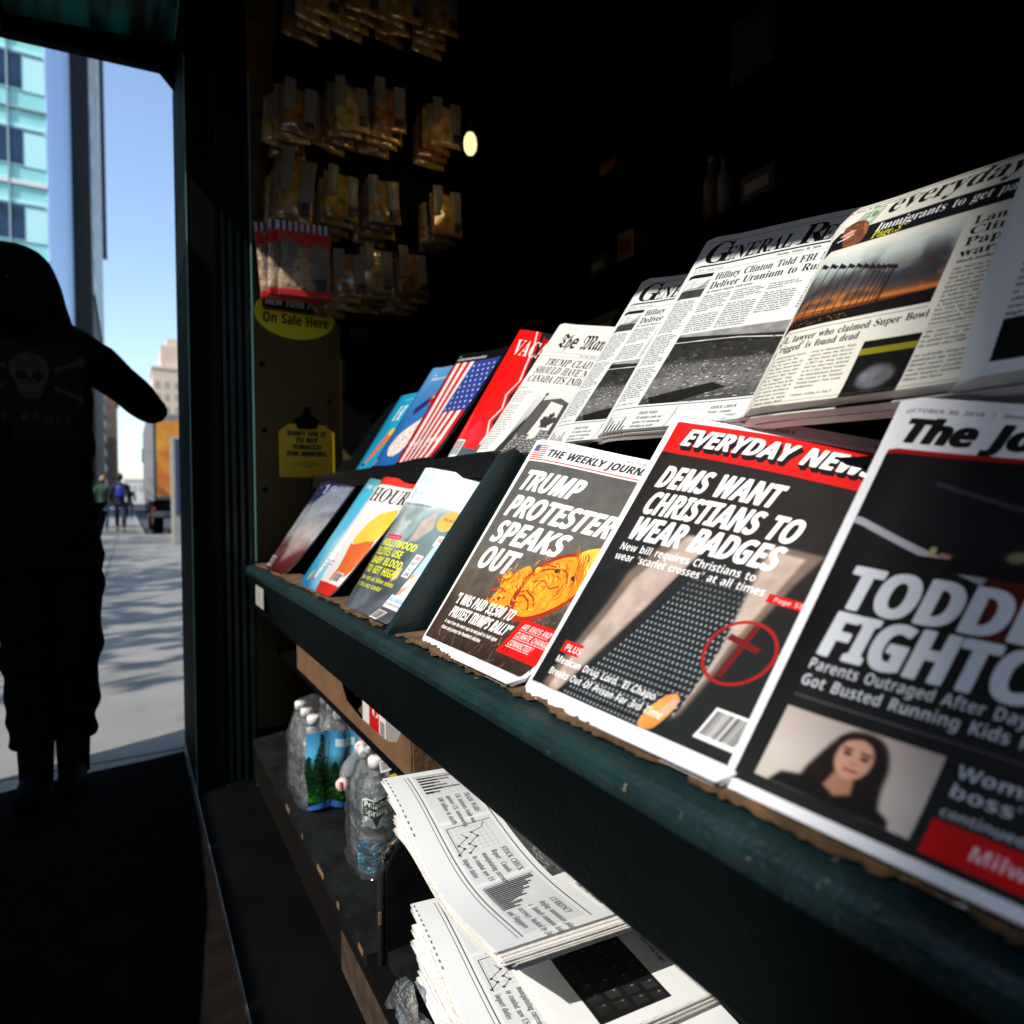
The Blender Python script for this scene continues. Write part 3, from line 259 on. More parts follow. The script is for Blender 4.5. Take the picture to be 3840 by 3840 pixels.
-16,180,1,12,89,-9,-29,10,-9,14,-3,21,3,21,9,14,29,10,30,-10,10,-14,3,-21,-3,-21,-10,-14,180,1,7,28,-87,19,84,14,81,63,0,5,-7,-25,-79,-33,-79,151,1,4,57,306,-13,174,63,0,-13,-174,274,2,4,180,306,-13,174,63,0,-13,-174,4,57,306,-13,174,63,0,
-13,-174,181,2,4,71,135,-17,345,72,0,-17,-345,12,90,-9,-30,10,-9,14,-3,21,3,21,9,14,30,10,29,-10,10,-14,3,-21,-3,-21,-10,-14,384,3,35,170,-39,0,72,-72,6,-56,16,0,57,58,-19,70,-8,0,135,-58,21,-39,25,-24,33,-7,42,8,44,26,34,41,22,53,10,0,59,
43,0,0,-59,65,-7,53,-18,-18,-49,-47,15,-53,8,0,-135,74,-27,26,-16,18,-20,12,-24,4,-30,-9,-43,-26,-33,-43,-24,-56,-12,0,-75,9,170,280,0,119,-32,-6,-21,-11,-13,-16,-5,-20,4,-24,12,-17,21,-14,9,213,88,34,7,24,11,13,17,5,21,-4,22,-12,16,-23,13,
-37,11,291,2,28,94,135,0,18,5,44,18,35,33,35,41,37,21,29,6,34,-6,29,-15,21,-26,13,-35,5,-58,-9,-49,-20,-21,47,59,24,73,9,57,-8,42,-23,26,-38,9,-48,-10,-52,-27,-39,-42,-38,-34,-32,-16,-28,-4,-34,0,-11,13,120,-9,-16,2,-14,8,-8,14,-3,21,3,21,
8,14,30,10,29,-10,9,-14,3,-21,-3,-21,-9,-14,216,1,4,27,154,0,52,162,0,0,-52,180,2,12,89,278,-29,11,-9,14,-3,21,3,21,9,14,29,10,30,-10,10,-14,3,-21,-3,-21,-10,-14,12,89,-9,-29,10,-9,14,-3,21,3,21,9,14,29,10,30,-10,10,-14,3,-21,-3,-21,-10,
-14,250,1,4,7,0,178,480,58,0,-179,-480,201,1,18,126,-106,-45,63,-30,71,-18,76,-6,80,6,81,18,77,30,73,45,65,55,0,-41,-67,-30,-73,-17,-76,-6,-79,6,-77,17,-76,30,-72,41,-66,201,1,18,21,-106,41,66,29,72,18,76,6,77,-6,79,-18,76,-30,73,-41,67,56,
0,44,-65,31,-73,18,-77,6,-81,-6,-80,-18,-76,-31,-71,-44,-63,291,1,4,121,-118,0,672,49,0,0,-672,426,1,71,285,-15,-38,13,-71,41,-70,40,-35,14,-17,-3,-20,-17,-20,18,57,64,21,14,21,5,40,-14,22,-11,22,-3,30,8,9,16,-8,15,-24,21,-50,42,-13,20,-5,
23,6,24,16,22,62,51,-64,31,-41,10,-22,-4,-19,-12,-13,-18,-5,-22,4,-26,11,-22,32,-35,-20,-20,-42,52,-14,52,5,35,14,27,24,23,33,22,35,15,33,6,39,-9,53,-26,18,-10,80,-41,33,-13,19,3,17,9,13,-20,-60,-48,-24,-19,-14,-3,-38,14,-61,35,-25,-24,-8,
-19,14,-29,45,-37,42,-36,10,-33,-11,-36,-34,-25,-57,-14,63,-37,28,-12,24,-4,31,5,32,23,18,-20,-83,-70,310,1,50,149,-134,-16,11,52,84,28,76,9,82,-4,38,-9,36,-19,36,-27,39,-37,-28,0,-158,6,-11,14,-5,23,20,14,-15,-84,-86,-20,0,-23,27,-31,14,0,
20,10,3,7,9,5,23,0,321,-4,28,-10,23,17,13,19,-23,12,-37,15,35,24,26,29,17,36,6,0,-21,-29,-6,-18,-14,-9,-24,-3,-34,0,-122,98,73,14,-15,-8,-13,15,-23,22,-32,19,-45,8,-55,-3,-46,-11,-46,-19,-47,-28,-49,743,1,124,138,-15,0,7,-6,7,-14,11,-16,9,
-9,5,-31,-27,-19,16,47,59,17,16,16,5,50,-24,18,-11,28,58,10,91,-7,96,-22,71,-22,32,-27,20,-32,7,-23,-4,-21,-9,-30,-32,-11,-45,3,-23,10,-23,38,-40,53,-25,-9,-27,-58,24,-40,34,-24,41,-8,46,5,39,15,34,23,30,29,22,35,15,38,5,65,-13,53,-40,16,
26,20,19,24,11,27,4,43,-8,36,-23,31,-38,28,35,39,20,49,7,56,-9,40,-27,25,-43,8,-59,0,-9,17,0,0,-22,-40,-10,-27,-15,-14,-23,-5,-33,0,-140,2,-12,8,-8,15,-12,9,-7,17,8,29,21,12,-18,-89,-92,-19,0,-8,20,-18,14,-23,13,-18,17,-7,23,0,153,5,42,20,
27,17,14,25,16,0,22,-4,39,-14,30,-23,19,-31,7,-39,-10,-28,-27,17,-60,6,-71,-16,-100,-46,-96,-77,-92,-21,0,0,6,-6,7,-14,11,-15,10,-9,5,-32,-27,-20,16,24,30,34,38,24,12,20,-6,29,-18,15,-10,19,59,7,92,-6,98,-18,78,-27,50,-34,17,-28,-10,-18,
-26,24,-62,7,-82,-3,-52,-11,-47,-19,-45,-26,-44,-39,-46,-55,-54,316,2,32,70,-15,-14,15,9,7,-2,7,-2,3,-3,4,-32,60,-11,64,6,37,16,36,27,35,37,36,53,45,20,0,0,-6,57,-24,48,-13,0,-20,-16,-11,-4,-25,0,-140,4,-22,10,-8,12,5,15,13,14,-14,-74,-84,
-16,12,7,7,-38,24,-12,30,0,11,12,132,63,49,35,0,150,-34,17,-17,8,-8,5,-15,-19,-9,-22,-5,-60,3,-39,10,-38,13,-28,359,1,50,85,-15,-21,27,-31,14,0,20,17,11,5,24,0,137,-3,32,-10,16,-13,-13,-15,13,69,76,16,-13,-4,-6,6,-5,24,-23,9,-35,0,-7,90,89,
20,0,29,-29,34,-13,0,-20,-14,-11,-4,-18,0,-161,2,-20,12,-6,28,21,15,-13,-78,-87,-17,10,4,7,-35,23,-9,14,-3,20,1,13,1,13,0,13,0,13,0,121,-6,24,-17,16,-53,-52,0,-139,5,-24,17,-11,0,-20,-30,-14,-21,-27,216,1,25,122,-15,-18,10,9,11,-43,20,-33,
9,0,20,12,11,3,24,0,176,-31,0,0,20,36,29,26,30,18,32,13,37,24,0,-5,-46,-2,-55,78,0,0,-47,-78,0,0,-183,44,-19,24,17,14,-15,
]
UPPER = 'ABCDEFGHIJKLMNOPQRSTUVWXYZ'
GLYPH = {}
def _load_glyphs():
    """advance, number of contours, then for each: number of points and their steps in thousandths of an em"""
    base = UPPER+UPPER.lower()+'0123456789'; keys = ['B'+c for c in base]+['S'+c for c in base+".,'\"!$?-:/()|"]+['F'+c for c in ('T', 'h', 'M', 'a', 'n', 't')]
    i = 0
    for key in keys:
        adv, n = OUTLINES[i], OUTLINES[i+1]; i += 2; cs = []
        for _ in range(n):
            m = OUTLINES[i]; i += 1
            cs.append(np.cumsum(np.array(OUTLINES[i:i+2*m]).reshape(m, 2), 0)/1000.0); i += 2*m
        GLYPH[key] = (adv/1000.0, cs)
_load_glyphs()

def fill_mask(contours, H, W, ss=3):
    """non-zero winding coverage of closed contours (pixel coordinates, y down) -> (y0, x0, mask)"""
    allp = np.concatenate(contours)
    x0 = max(0, int(np.floor(allp[:, 0].min()))-2); x1 = min(W, int(np.ceil(allp[:, 0].max()))+3)
    y0 = max(0, int(np.floor(allp[:, 1].min()))-2); y1 = min(H, int(np.ceil(allp[:, 1].max()))+3)
    if x1 <= x0 or y1 <= y0: return None
    h, w = (y1-y0)*ss, (x1-x0)*ss
    A = np.concatenate([c for c in contours]); B = np.concatenate([np.roll(c, -1, 0) for c in contours])
    A = (A-[x0, y0])*ss; B = (B-[x0, y0])*ss
    sgn = np.where(B[:, 1] > A[:, 1], 1, -1)
    lo = np.where((sgn > 0)[:, None], A, B); hi = np.where((sgn > 0)[:, None], B, A)
    r0 = np.clip(np.ceil(lo[:, 1]-.5), 0, h).astype(int); r1 = np.clip(np.ceil(hi[:, 1]-.5), 0, h).astype(int)
    cnt = np.maximum(r1-r0, 0); k = np.repeat(np.arange(len(cnt)), cnt)
    if len(k) == 0: return None
    row = np.arange(len(k))-np.repeat(np.cumsum(cnt)-cnt, cnt)+r0[k]
    t = (row+.5-lo[k, 1])/(hi[k, 1]-lo[k, 1]); x = lo[k, 0]+t*(hi[k, 0]-lo[k, 0])
    col = np.clip(np.ceil(x-.5), 0, w).astype(int)
    buf = np.zeros((h, w+1), np.int32); np.add.at(buf, (row, col), sgn[k])
    m = (np.cumsum(buf, 1)[:, :w] != 0)
    return y0, x0, m, ss

def shrink(m, ss):
    h, w = m.shape
    return m.reshape(h//ss, ss, w//ss, ss).mean((1, 3))

def grow(m, rx, ry):
    """dilate (positive) a boolean mask by an ellipse of radii rx, ry in its own pixels"""
    out = m.copy()
    rx, ry = int(round(rx)), int(round(ry))
    for dy in range(-ry, ry+1):
        wx = int(rx*np.sqrt(max(0, 1-(dy/(ry+.01))**2))) if ry else rx
        row = np.zeros_like(m)
        if dy >= 0: row[dy:] = m[:m.shape[0]-dy]
        else: row[:dy] = m[-dy:]
        acc = row.copy()
        for dx in range(1, wx+1):
            acc[:, dx:] |= row[:, :-dx]; acc[:, :-dx] |= row[:, dx:]
        out |= acc
    return out

def blur1(a, r):
    if r < 1: return a
    r = int(r); k = np.ones(2*r+1)/(2*r+1)
    p = np.pad(a, ((r, r), (r, r))+((0, 0),)*(a.ndim-2), 'edge')
    c = np.cumsum(p, 0); c = np.concatenate([c[2*r:2*r+1], c[2*r+1:]-c[:-2*r-1]], 0)/(2*r+1)
    d = np.cumsum(c, 1); return np.concatenate([d[:, 2*r:2*r+1], d[:, 2*r+1:]-d[:, :-2*r-1]], 1)/(2*r+1)

def vnoise(h, w, cell, seed, octaves=3):
    rg = np.random.RandomState(seed); out = np.zeros((h, w)); amp = 1; tot = 0
    for o in range(octaves):
        c = max(1.5, cell/2**o); gh, gw = int(h/c)+3, int(w/c)+3; g = rg.rand(gh, gw)
        yy = np.arange(h)/c; xx = np.arange(w)/c; yi = yy.astype(int); xi = xx.astype(int)
        fy = (yy-yi)[:, None]; fx = (xx-xi)[None]; fy = fy*fy*(3-2*fy); fx = fx*fx*(3-2*fx)
        v = g[yi][:, xi]*(1-fy)*(1-fx)+g[yi+1][:, xi]*fy*(1-fx)+g[yi][:, xi+1]*(1-fy)*fx+g[yi+1][:, xi+1]*fy*fx
        out += v*amp; tot += amp; amp *= .5
    return out/tot

CAPH = {k: max(c[:, 1].max() for c in GLYPH[k+'T'][1]) for k in 'BSF'}
class Page:
    """a printed sheet; u runs left to right and v bottom to top, both 0..1; heights are in fractions of the page height"""
    def __init__(s, w, h, paper=(.93, .93, .94)):
        s.w, s.h = w, h; s.a = np.empty((h, w, 3)); s.a[:] = paper
    ou = 0.0
    def X(s, u): return (u+s.ou)*s.w
    def Y(s, v): return (1-v)*s.h
    def put(s, y0, x0, cov, col, alpha=1.0):
        h, w = cov.shape; c = (cov*alpha)[..., None]
        reg = s.a[y0:y0+h, x0:x0+w]; reg[:] = reg*(1-c)+np.asarray(col)*c
    def poly(s, pts, col, alpha=1.0, soft=0, round_=0):
        for _ in range(round_):
            q = []
            for (a, b), (c, d) in zip(pts, list(pts[1:])+[pts[0]]): q += [(a*.75+c*.25, b*.75+d*.25), (a*.25+c*.75, b*.25+d*.75)]
            pts = q
        P = [np.array([(s.X(u), s.Y(v)) for u, v in pts], float)]
        r = fill_mask(P, s.h, s.w)
        if r is None: return
        y0, x0, m, ss = r; cov = shrink(m, ss)
        if soft:
            pad = soft*2; cov = np.pad(cov, pad)
            cov = blur1(blur1(cov, soft), soft)
            ya, xa = y0-pad, x0-pad
            cy, cx = max(0, -ya), max(0, -xa)
            cov = cov[cy:, cx:]; ya += cy; xa += cx
            cov = cov[:s.h-ya, :s.w-xa]; y0, x0 = ya, xa
        s.put(y0, x0, cov, col, alpha)
    def rect(s, u0, v0, u1, v1, col, alpha=1.0, soft=0): s.poly([(u0, v0), (u1, v0), (u1, v1), (u0, v1)], col, alpha, soft)
    def ell(s, u, v, ru, rv, col, alpha=1.0, soft=0, rot=0, n=40):
        p = []; ax = ru*s.w; ay = rv*s.h; c, q = math.cos(rot), math.sin(rot)
        for i in range(n):
            t = 2*math.pi*i/n; x, y = ax*math.cos(t), ay*math.sin(t)
            p.append((u+(x*c-y*q)/s.w, v+(x*q+y*c)/s.h))
        s.poly(p, col, alpha, soft)
    def ring(s, u, v, r, wd, col, alpha=1.0):
        """a true circle: r and wd are fractions of the page height"""
        R = r*s.h; a = s.X(u); b = s.Y(v); t = np.linspace(0, 2*math.pi, 60, endpoint=False)
        o = np.stack([a+R*np.cos(t), b+R*np.sin(t)], 1); q = R-wd*s.h
        i = np.stack([a+q*np.cos(-t), b+q*np.sin(-t)], 1)
        y0, x0, m, ss = fill_mask([o, i], s.h, s.w); s.put(y0, x0, shrink(m, ss), col, alpha)
    def line(s, pts, wd, col, alpha=1.0):
        """a polyline of width wd (fraction of page height)"""
        for (u0, v0), (u1, v1) in zip(pts[:-1], pts[1:]):
            x0, y0, x1, y1 = s.X(u0), s.Y(v0), s.X(u1), s.Y(v1); L = math.hypot(x1-x0, y1-y0) or 1
            nx, ny = -(y1-y0)/L*wd*s.h/2, (x1-x0)/L*wd*s.h/2
            s.poly([((x+a*nx)/s.w, 1-(y+a*ny)/s.h) for x, y, a in ((x0, y0, 1), (x1, y1, 1), (x1, y1, -1), (x0, y0, -1))], col, alpha)
    def text(s, t, u, v, cap, font='S', col=(.05, .05, .05), fit=None, xs=1.0, shear=0.0, bold=0.0, track=0.0, alpha=1.0, anchor='l', soft=0, boldy=None):
        em = cap*s.h/CAPH[font]; pen = 0.0; cs = []
        for ch in t:
            ch = {'\u201c': '"', '\u201d': '"'}.get(ch, ch); key = font+ch
            if key not in GLYPH: key = 'S'+ch
            if key not in GLYPH: pen += .27; continue
            adv, con = GLYPH[key]
            for c in con:
                if len(c) > 2: cs.append(c+[pen, 0])
            pen += adv+track
        if not cs: return
        if fit: xs = fit*s.w/(em*max(pen-track, .01))
        off = {'l': 0, 'c': -.5, 'r': -1}[anchor]*pen*xs*em
        x, y = s.X(u)+off, s.Y(v)
        cs = [np.stack([x+(c[:, 0]*xs+c[:, 1]*shear)*em, y-c[:, 1]*em], 1) for c in cs]
        if bold:
            e = bold*em*1.2; cs.append(np.array([[x-e, y], [x-e, y+.01], [x-e+.01, y]])); p = np.concatenate(cs)
            q = p.max(0)+e; cs.append(np.array([q, q+[.01, 0], q+[0, .01]])); cs.append(np.array([p.min(0)-e]*3)+[[0, 0], [.01, 0], [0, .01]])
        r = fill_mask(cs, s.h, s.w)
        if r is None: return
        y0, x0, m, ss = r
        if bold: m = grow(m, bold*em*ss, (bold*.6 if boldy is None else boldy)*em*ss)
        cov = shrink(m, ss)
        if soft: cov = blur1(cov, soft)
        s.put(y0, x0, cov, col, alpha)
    def column(s, u0, u1, v, lines, step, cap, font='B', col=(.16, .16, .16), just=True, shear=0):
        """set lines of running text, each stretched to the column width"""
        for i, l in enumerate(lines):
            if not l: continue
            short = (i+1 == len(lines)) or lines[i+1] == ''
            n = sum(GLYPH.get(font+c, (.27,))[0] for c in l)*cap*s.h/CAPH[font]*.95/s.w
            if just and not short: s.text(l, u0, v-i*step, cap, font, col, fit=min(u1-u0, n*1.05), shear=shear)
            else: s.text(l, u0, v-i*step, cap, font, col, fit=min(u1-u0, n*.9), shear=shear)
    def region(s, u0, v0, u1, v1):
        y0, y1, x0, x1 = int(s.Y(v1)), int(s.Y(v0)), int(s.X(u0)), int(s.X(u1)); return s.a[max(0, y0):y1, max(0, x0):x1]
    def gradient(s, u0, v0, u1, v1, stops):
        """vertical blend inside a rectangle, stops = [(0 top .. 1 bottom, colour)]"""
        r = s.region(u0, v0, u1, v1); t = np.linspace(0, 1, r.shape[0])
        r[:] = np.stack([np.interp(t, [q[0] for q in stops], [q[1][c] for q in stops]) for c in range(3)], 1)[:, None]
    def grain(s, u0, v0, u1, v1, amt, cell, seed, mul=False):
        r = s.region(u0, v0, u1, v1); n = (vnoise(r.shape[0], r.shape[1], cell, seed)-.5)[..., None]*2*amt
        r[:] = np.clip(r*(1+n) if mul else r+n, 0, 1)
    def speckle(s, u0, v0, u1, v1, amt, seed):
        r = s.region(u0, v0, u1, v1); r[:] = np.clip(r+(np.random.RandomState(seed).rand(r.shape[0], r.shape[1], 1)-.5)*2*amt, 0, 1)
    def barcode(s, u0, v0, u1, v1, seed, dark=(.1, .1, .1), light=(.92, .92, .92)):
        s.rect(u0, v0, u1, v1, light); rg = random.Random(seed); u = u0+(u1-u0)*.06
        while u < u1-(u1-u0)*.08:
            w = (u1-u0)*rg.choice((.012, .02, .03)); s.rect(u, v0+(v1-v0)*.14, u+w, v1-(v1-v0)*.08, dark); u += w+(u1-u0)*rg.choice((.012, .02, .03))
    def image(s, name):
        im = bpy.data.images.new(name, s.w, s.h, alpha=False); px = np.ones((s.h, s.w, 4), np.float32)
        px[..., :3] = np.clip(s.a[::-1], 0, 1); im.pixels.foreach_set(px.ravel()); im.update(); im.pack(); return im

# ---------------------------------------------------------------- the printed sheets
RED = (.80, .07, .06)
def us_flag(p, u0, v0, u1, v1, cant_right=False, alpha=1.0, star=True):
    p.rect(u0, v0, u1, v1, (.95, .94, .94), alpha)
    for i in range(0, 13, 2):
        b = v1-(v1-v0)*(i+1)/13; p.rect(u0, b, u1, b+(v1-v0)/13, (.74, .1, .12), alpha)
    p.rect(u0, v1-(v1-v0)*7/13, u0+(u1-u0)*.42, v1, (.16, .2, .42), alpha)
    for r in range(4):
        for c in range(5): p.ell(u0+(u1-u0)*(.05+.08*c), v1-(v1-v0)*(.08+.13*r), (u1-u0)*.018, (v1-v0)*.03, (.9, .9, .95), n=8)

def page_weekly():
    p = Page(740, 860)
    us_flag(p, .035, .905, .135, .972)
    p.text("THE WEEKLY JOURNAL", .15, .918, .037, 'S', (.2, .2, .21), fit=.66, shear=.2, bold=.02)
    p.text("MON, OCTOBER 29, 2018", .62, .968, .011, 'S', (.4, .4, .4), xs=.9)
    p.line([(.03, .897), (.97, .897)], .005, (.72, .2, .17))
    G = (.36, .355, .34)
    p.rect(.045, .037, .975, .885, G)
    p.gradient(.045, .037, .975, .885, [(0, (.33, .33, .325)), (.45, (.37, .365, .345)), (.62, (.37, .345, .3)), (.8, (.26, .21, .17)), (1, (.2, .15, .13))])
    p.grain(.045, .037, .975, .4, .3, 60, 3, True); p.grain(.045, .037, .975, .885, .1, 30, 4, True); p.speckle(.045, .037, .975, .885, .06, 5)
    rg = random.Random(2)
    for i in range(260):                                    # wet pavement glints, right half
        u, v = rg.uniform(.55, .96), rg.uniform(.2, .52); L = rg.uniform(.005, .02)
        p.line([(u, v), (u-.3*L, v-L)], .0028, (.72, .71, .68), rg.uniform(.3, .9))
    for i in range(90):
        u, v = rg.uniform(.08, .97), rg.uniform(.045, .2); L = rg.uniform(.02, .07)
        p.line([(u, v), (u+rg.uniform(-.03, .03), v-L*.5)], .004, rg.choice([(.6, .36, .14), (.45, .22, .12), (.7, .5, .3), (.15, .1, .09)]), .7)
    p.line([(.80, .55), (.76, .36)], .012, (.75, .55, .3), .55)
    p.ou = -.06
    # an orange carved mask lying on its side, with a pale yellow crest and red carved lines
    O, Y, D = (.93, .58, .13), (.97, .76, .28), (.62, .17, .06)
    p.poly([(.42, .36), (.45, .39), (.49, .37), (.52, .41), (.56, .43), (.6, .40), (.58, .35), (.63, .33), (.6, .25), (.5, .22), (.43, .26), (.47, .3)], O, round_=2)
    p.poly([(.58, .37), (.6, .44), (.68, .50), (.77, .53), (.87, .52), (.93, .46), (.94, .38), (.9, .3), (.82, .23), (.72, .2), (.64, .21), (.58, .27)], D, round_=2)
    p.poly([(.6, .37), (.62, .43), (.69, .485), (.77, .515), (.86, .5), (.91, .45), (.92, .38), (.88, .31), (.8, .25), (.72, .225), (.655, .235), (.61, .29)], O, round_=2)
    p.poly([(.77, .515), (.8, .55), (.88, .575), (.96, .56), (.985, .50), (.97, .42), (.93, .36), (.92, .42), (.88, .47)], Y, round_=2)
    for a in range(6):
        p.line([(.80+.02*a, .545-.004*a), (.86+.018*a, .50-.02*a), (.90+.012*a, .44-.025*a)], .004, (.72, .34, .08))
    for q in ([(.66, .42), (.71, .45), (.77, .45)], [(.67, .41), (.72, .43), (.77, .44)], [(.7, .37), (.76, .385), (.82, .36), (.86, .38)], [(.66, .29), (.7, .31), (.76, .29), (.79, .26)], [(.65, .31), (.7, .33), (.77, .31), (.81, .28)], [(.8, .45), (.85, .44), (.89, .40)], [(.62, .33), (.64, .38), (.68, .40)]):
        p.line(q, .007, D)
    p.ell(.73, .437, .018, .01, (.25, .1, .05)); p.ell(.845, .425, .018, .01, (.25, .1, .05))
    for q in ([(.45, .35), (.5, .33), (.55, .36), (.56, .41)], [(.47, .29), (.53, .31), (.58, .30)], [(.49, .25), (.55, .26), (.6, .28)]): p.line(q, .009, (.72, .3, .08))
    p.ell(.5, .27, .022, .015, Y); p.ell(.5, .27, .011, .008, D); p.ell(.62, .42, .018, .013, Y)
    rg = random.Random(12)
    for i in range(150):
        a = rg.uniform(0, 6.28); q = rg.random()**.6; u0 = .755+.165*q*math.cos(a); v0 = .37+.135*q*math.sin(a); t = a+1.57+rg.uniform(-.5, .5); L = rg.uniform(.015, .05)
        p.line([(u0, v0), (u0+L*.6*math.cos(t), v0+L*.5*math.sin(t)), (u0+L*1.1*math.cos(t+.4), v0+L*.9*math.sin(t+.4))], rg.uniform(.002, .0045), rg.choice([(.70, .30, .05), (.98, .80, .36), (.55, .13, .04), (.85, .47, .08), (.99, .70, .22)]), .8)
    for i in range(50):
        u0, v0 = rg.uniform(.44, .60), rg.uniform(.24, .42)
        if ((u0-.52)/.09)**2+((v0-.32)/.1)**2 < 1: t = rg.uniform(0, 6.28); p.line([(u0, v0), (u0+.02*math.cos(t), v0+.02*math.sin(t))], .004, rg.choice([(.70, .30, .05), (.98, .80, .36), (.55, .13, .04)]), .8)
    for i in range(40): u0, v0 = rg.uniform(.80, .96), rg.uniform(.42, .56); p.line([(u0, v0), (u0+.03, v0-.03)], .003, rg.choice([(.80, .50, .12), (1, .88, .5), (.7, .36, .08)]), .8)
    p.ou = 0; p.grain(.36, .2, .94, .57, .13, 26, 14, True)
    p.text("TRUMP", .085, .742, .098, 'S', (.95, .95, .95), fit=.40, shear=.2, bold=.02)
    p.text("PROTESTER", .095, .612, .1, 'S', (.95, .95, .95), fit=.69, shear=.2, bold=.02)
    p.text("SPEAKS", .105, .487, .1, 'S', (.95, .95, .95), fit=.50, shear=.2, bold=.02)
    p.text("OUT", .115, .366, .098, 'S', (.95, .95, .95), fit=.27, shear=.2, bold=.02)
    p.text("\u201cI WAS PAID $3,500 TO", .12, .2, .045, 'S', (.96, .96, .96), fit=.50, shear=.14, bold=.012)
    p.text("PROTEST TRUMP\u2019S RALLY\u201d".replace('\u2019', "'"), .14, .143, .045, 'S', (.96, .96, .96), fit=.53, shear=.14, bold=.012)
    p.text("A man from the event says he was paid to hold signs", .14, .115, .014, 'S', (.95, .95, .95), fit=.5, bold=.015)
    p.text("chant and protest the President's election.", .14, .09, .014, 'S', (.95, .95, .95), fit=.40, bold=.015)
    p.rect(.69, .085, .975, .225, RED)
    for i, t in enumerate(("ARE GMO'S AND", "CLIMATE CHANGE", "CONNECTED?")):
        p.text(t, .72, .188-.034*i, .022, 'S', (.95, .93, .93), fit=(.19, .22, .165)[i], shear=.1)
        p.line([(.72, .183-.034*i), (.72+(.19, .22, .165)[i], .183-.034*i)], .0025, (.95, .9, .9))
    p.text("P. 12", .72, .097, .012, 'S', (.35, .03, .03))
    return p

def page_everyday_tabloid():
    p = Page(740, 940)
    B = (.085, .088, .092)
    p.text("TUESDAY, OCTOBER 30, 2018", .04, .968, .011, 'S', (.5, .5, .5), xs=.9); p.text("ISSUE 8", .45, .968, .011, 'S', (.4, .4, .4)); p.text("No.345 / Weekly", .96, .968, .011, 'S', (.5, .5, .5), anchor='r')
    p.rect(.04, .042, .96, .95, B)
    p.gradient(.04, .042, .96, .83, [(0, (.11, .095, .09)), (.25, (.12, .105, .1)), (.6, (.095, .1, .105)), (1, (.12, .135, .14))])
    # a dotted necktie on a pale shirt front between two dark lapels
    sk, sk2 = (.68, .61, .57), (.42, .36, .32)
    p.poly([(.115, .042), (.21, .042), (.36, .33), (.47, .57), (.31, .57), (.20, .42), (.185, .31), (.125, .09)], sk2, soft=5); p.poly([(.15, .042), (.20, .042), (.355, .34), (.46, .57), (.36, .57), (.24, .40), (.215, .29), (.155, .09)], sk, soft=4)
    p.poly([(.69, .08), (.712, .1), (.735, .3), (.79, .5), (.83, .6), (.64, .6), (.668, .42), (.692, .28)], sk2, soft=4); p.poly([(.69, .12), (.70, .12), (.715, .3), (.76, .5), (.78, .58), (.66, .58), (.675, .42), (.694, .28)], sk, soft=3)
    p.poly([(.205, .042), (.65, .042), (.697, .11), (.692, .27), (.667, .41), (.63, .57), (.46, .57), (.36, .33), (.265, .13)], (.105, .105, .115), soft=1)
    for r in range(30):
        for c in range(34):
            u = .18+c*.0175+(r % 2)*.00875; v = .05+r*.0165
            e0 = .205+(v-.042)*.52; e1 = (.655+(v-.042)*.6 if v < .11 else .695-max(0, v-.2)*.14)
            if e0+.012 < u < e1-.01 and v < .50: p.ell(u+.03*math.sin(v*5), v, .0046, .0042, (.56, .62, .64), .9 if v < .36 else max(.15, .9-(v-.36)*5), n=10)
    p.poly([(.04, .36), (.17, .46), (.17, .3), (.115, .1), (.1, .042), (.04, .042)], (.075, .075, .08), soft=3)
    p.poly([(.6, .042), (.60, .09), (.625, .135), (.66, .15), (.685, .13), (.68, .08), (.665, .042)], (.86, .56, .28), round_=2); p.poly([(.64, .09), (.655, .135), (.68, .13), (.675, .09)], (.90, .62, .52), soft=1)
    p.grain(.04, .042, .96, .83, .14, 40, 9, True); p.speckle(.04, .042, .96, .83, .018, 8)
    p.poly([(.04, .952), (.96, .952), (.96, .815), (.04, .835)], (.78, .055, .04))
    for k in range(8): p.text("EVERYDAY NEWS", .10+.0022*k, .866-.0022*k, .062, 'S', (.03, .02, .02), fit=.745, shear=.24, bold=.022)
    p.text("EVERYDAY NEWS", .10, .868, .062, 'S', (.95, .95, .95), fit=.745, shear=.24, bold=.022)
    wt = (.93, .93, .93)
    p.text("DEMS WANT", .092, .708, .078, 'S', wt, fit=.50, shear=.16, bold=.017)
    p.text("CHRISTIANS TO", .098, .612, .078, 'S', wt, fit=.62, shear=.16, bold=.017)
    p.text("WEAR BADGES", .100, .522, .076, 'S', wt, fit=.60, shear=.16, bold=.017)
    p.text("New bill requires Christians to", .098, .482, .024, 'S', wt, fit=.57)
    p.text("wear \u201cscarlet crosses\u201d at all times", .10, .449, .024, 'S', wt, fit=.62)
    p.rect(.735, .437, .86, .462, (.75, .06, .05)); p.text("Page 57", .755, .443, .013, 'S', (.95, .8, .8))
    p.ring(.752, .29, .089, .0085, (.62, .085, .06)); p.line([(.758, .368), (.738, .218)], .0165, (.40, .07, .065)); p.line([(.694, .323), (.806, .307)], .0165, (.40, .07, .065))
    p.rect(.10, .142, .20, .178, (.80, .05, .05)); p.text("PLUS", .115, .149, .02, 'S', (.95, .93, .93), shear=.1)
    p.text("Mexican Drug Lord, 'El Chapo'", .105, .112, .02, 'S', wt, fit=.50)
    p.text("Breaks Out Of Prison For 3rd Time", .107, .076, .02, 'S', wt, fit=.56)
    p.barcode(.80, .07, .94, .15, 5)
    return p

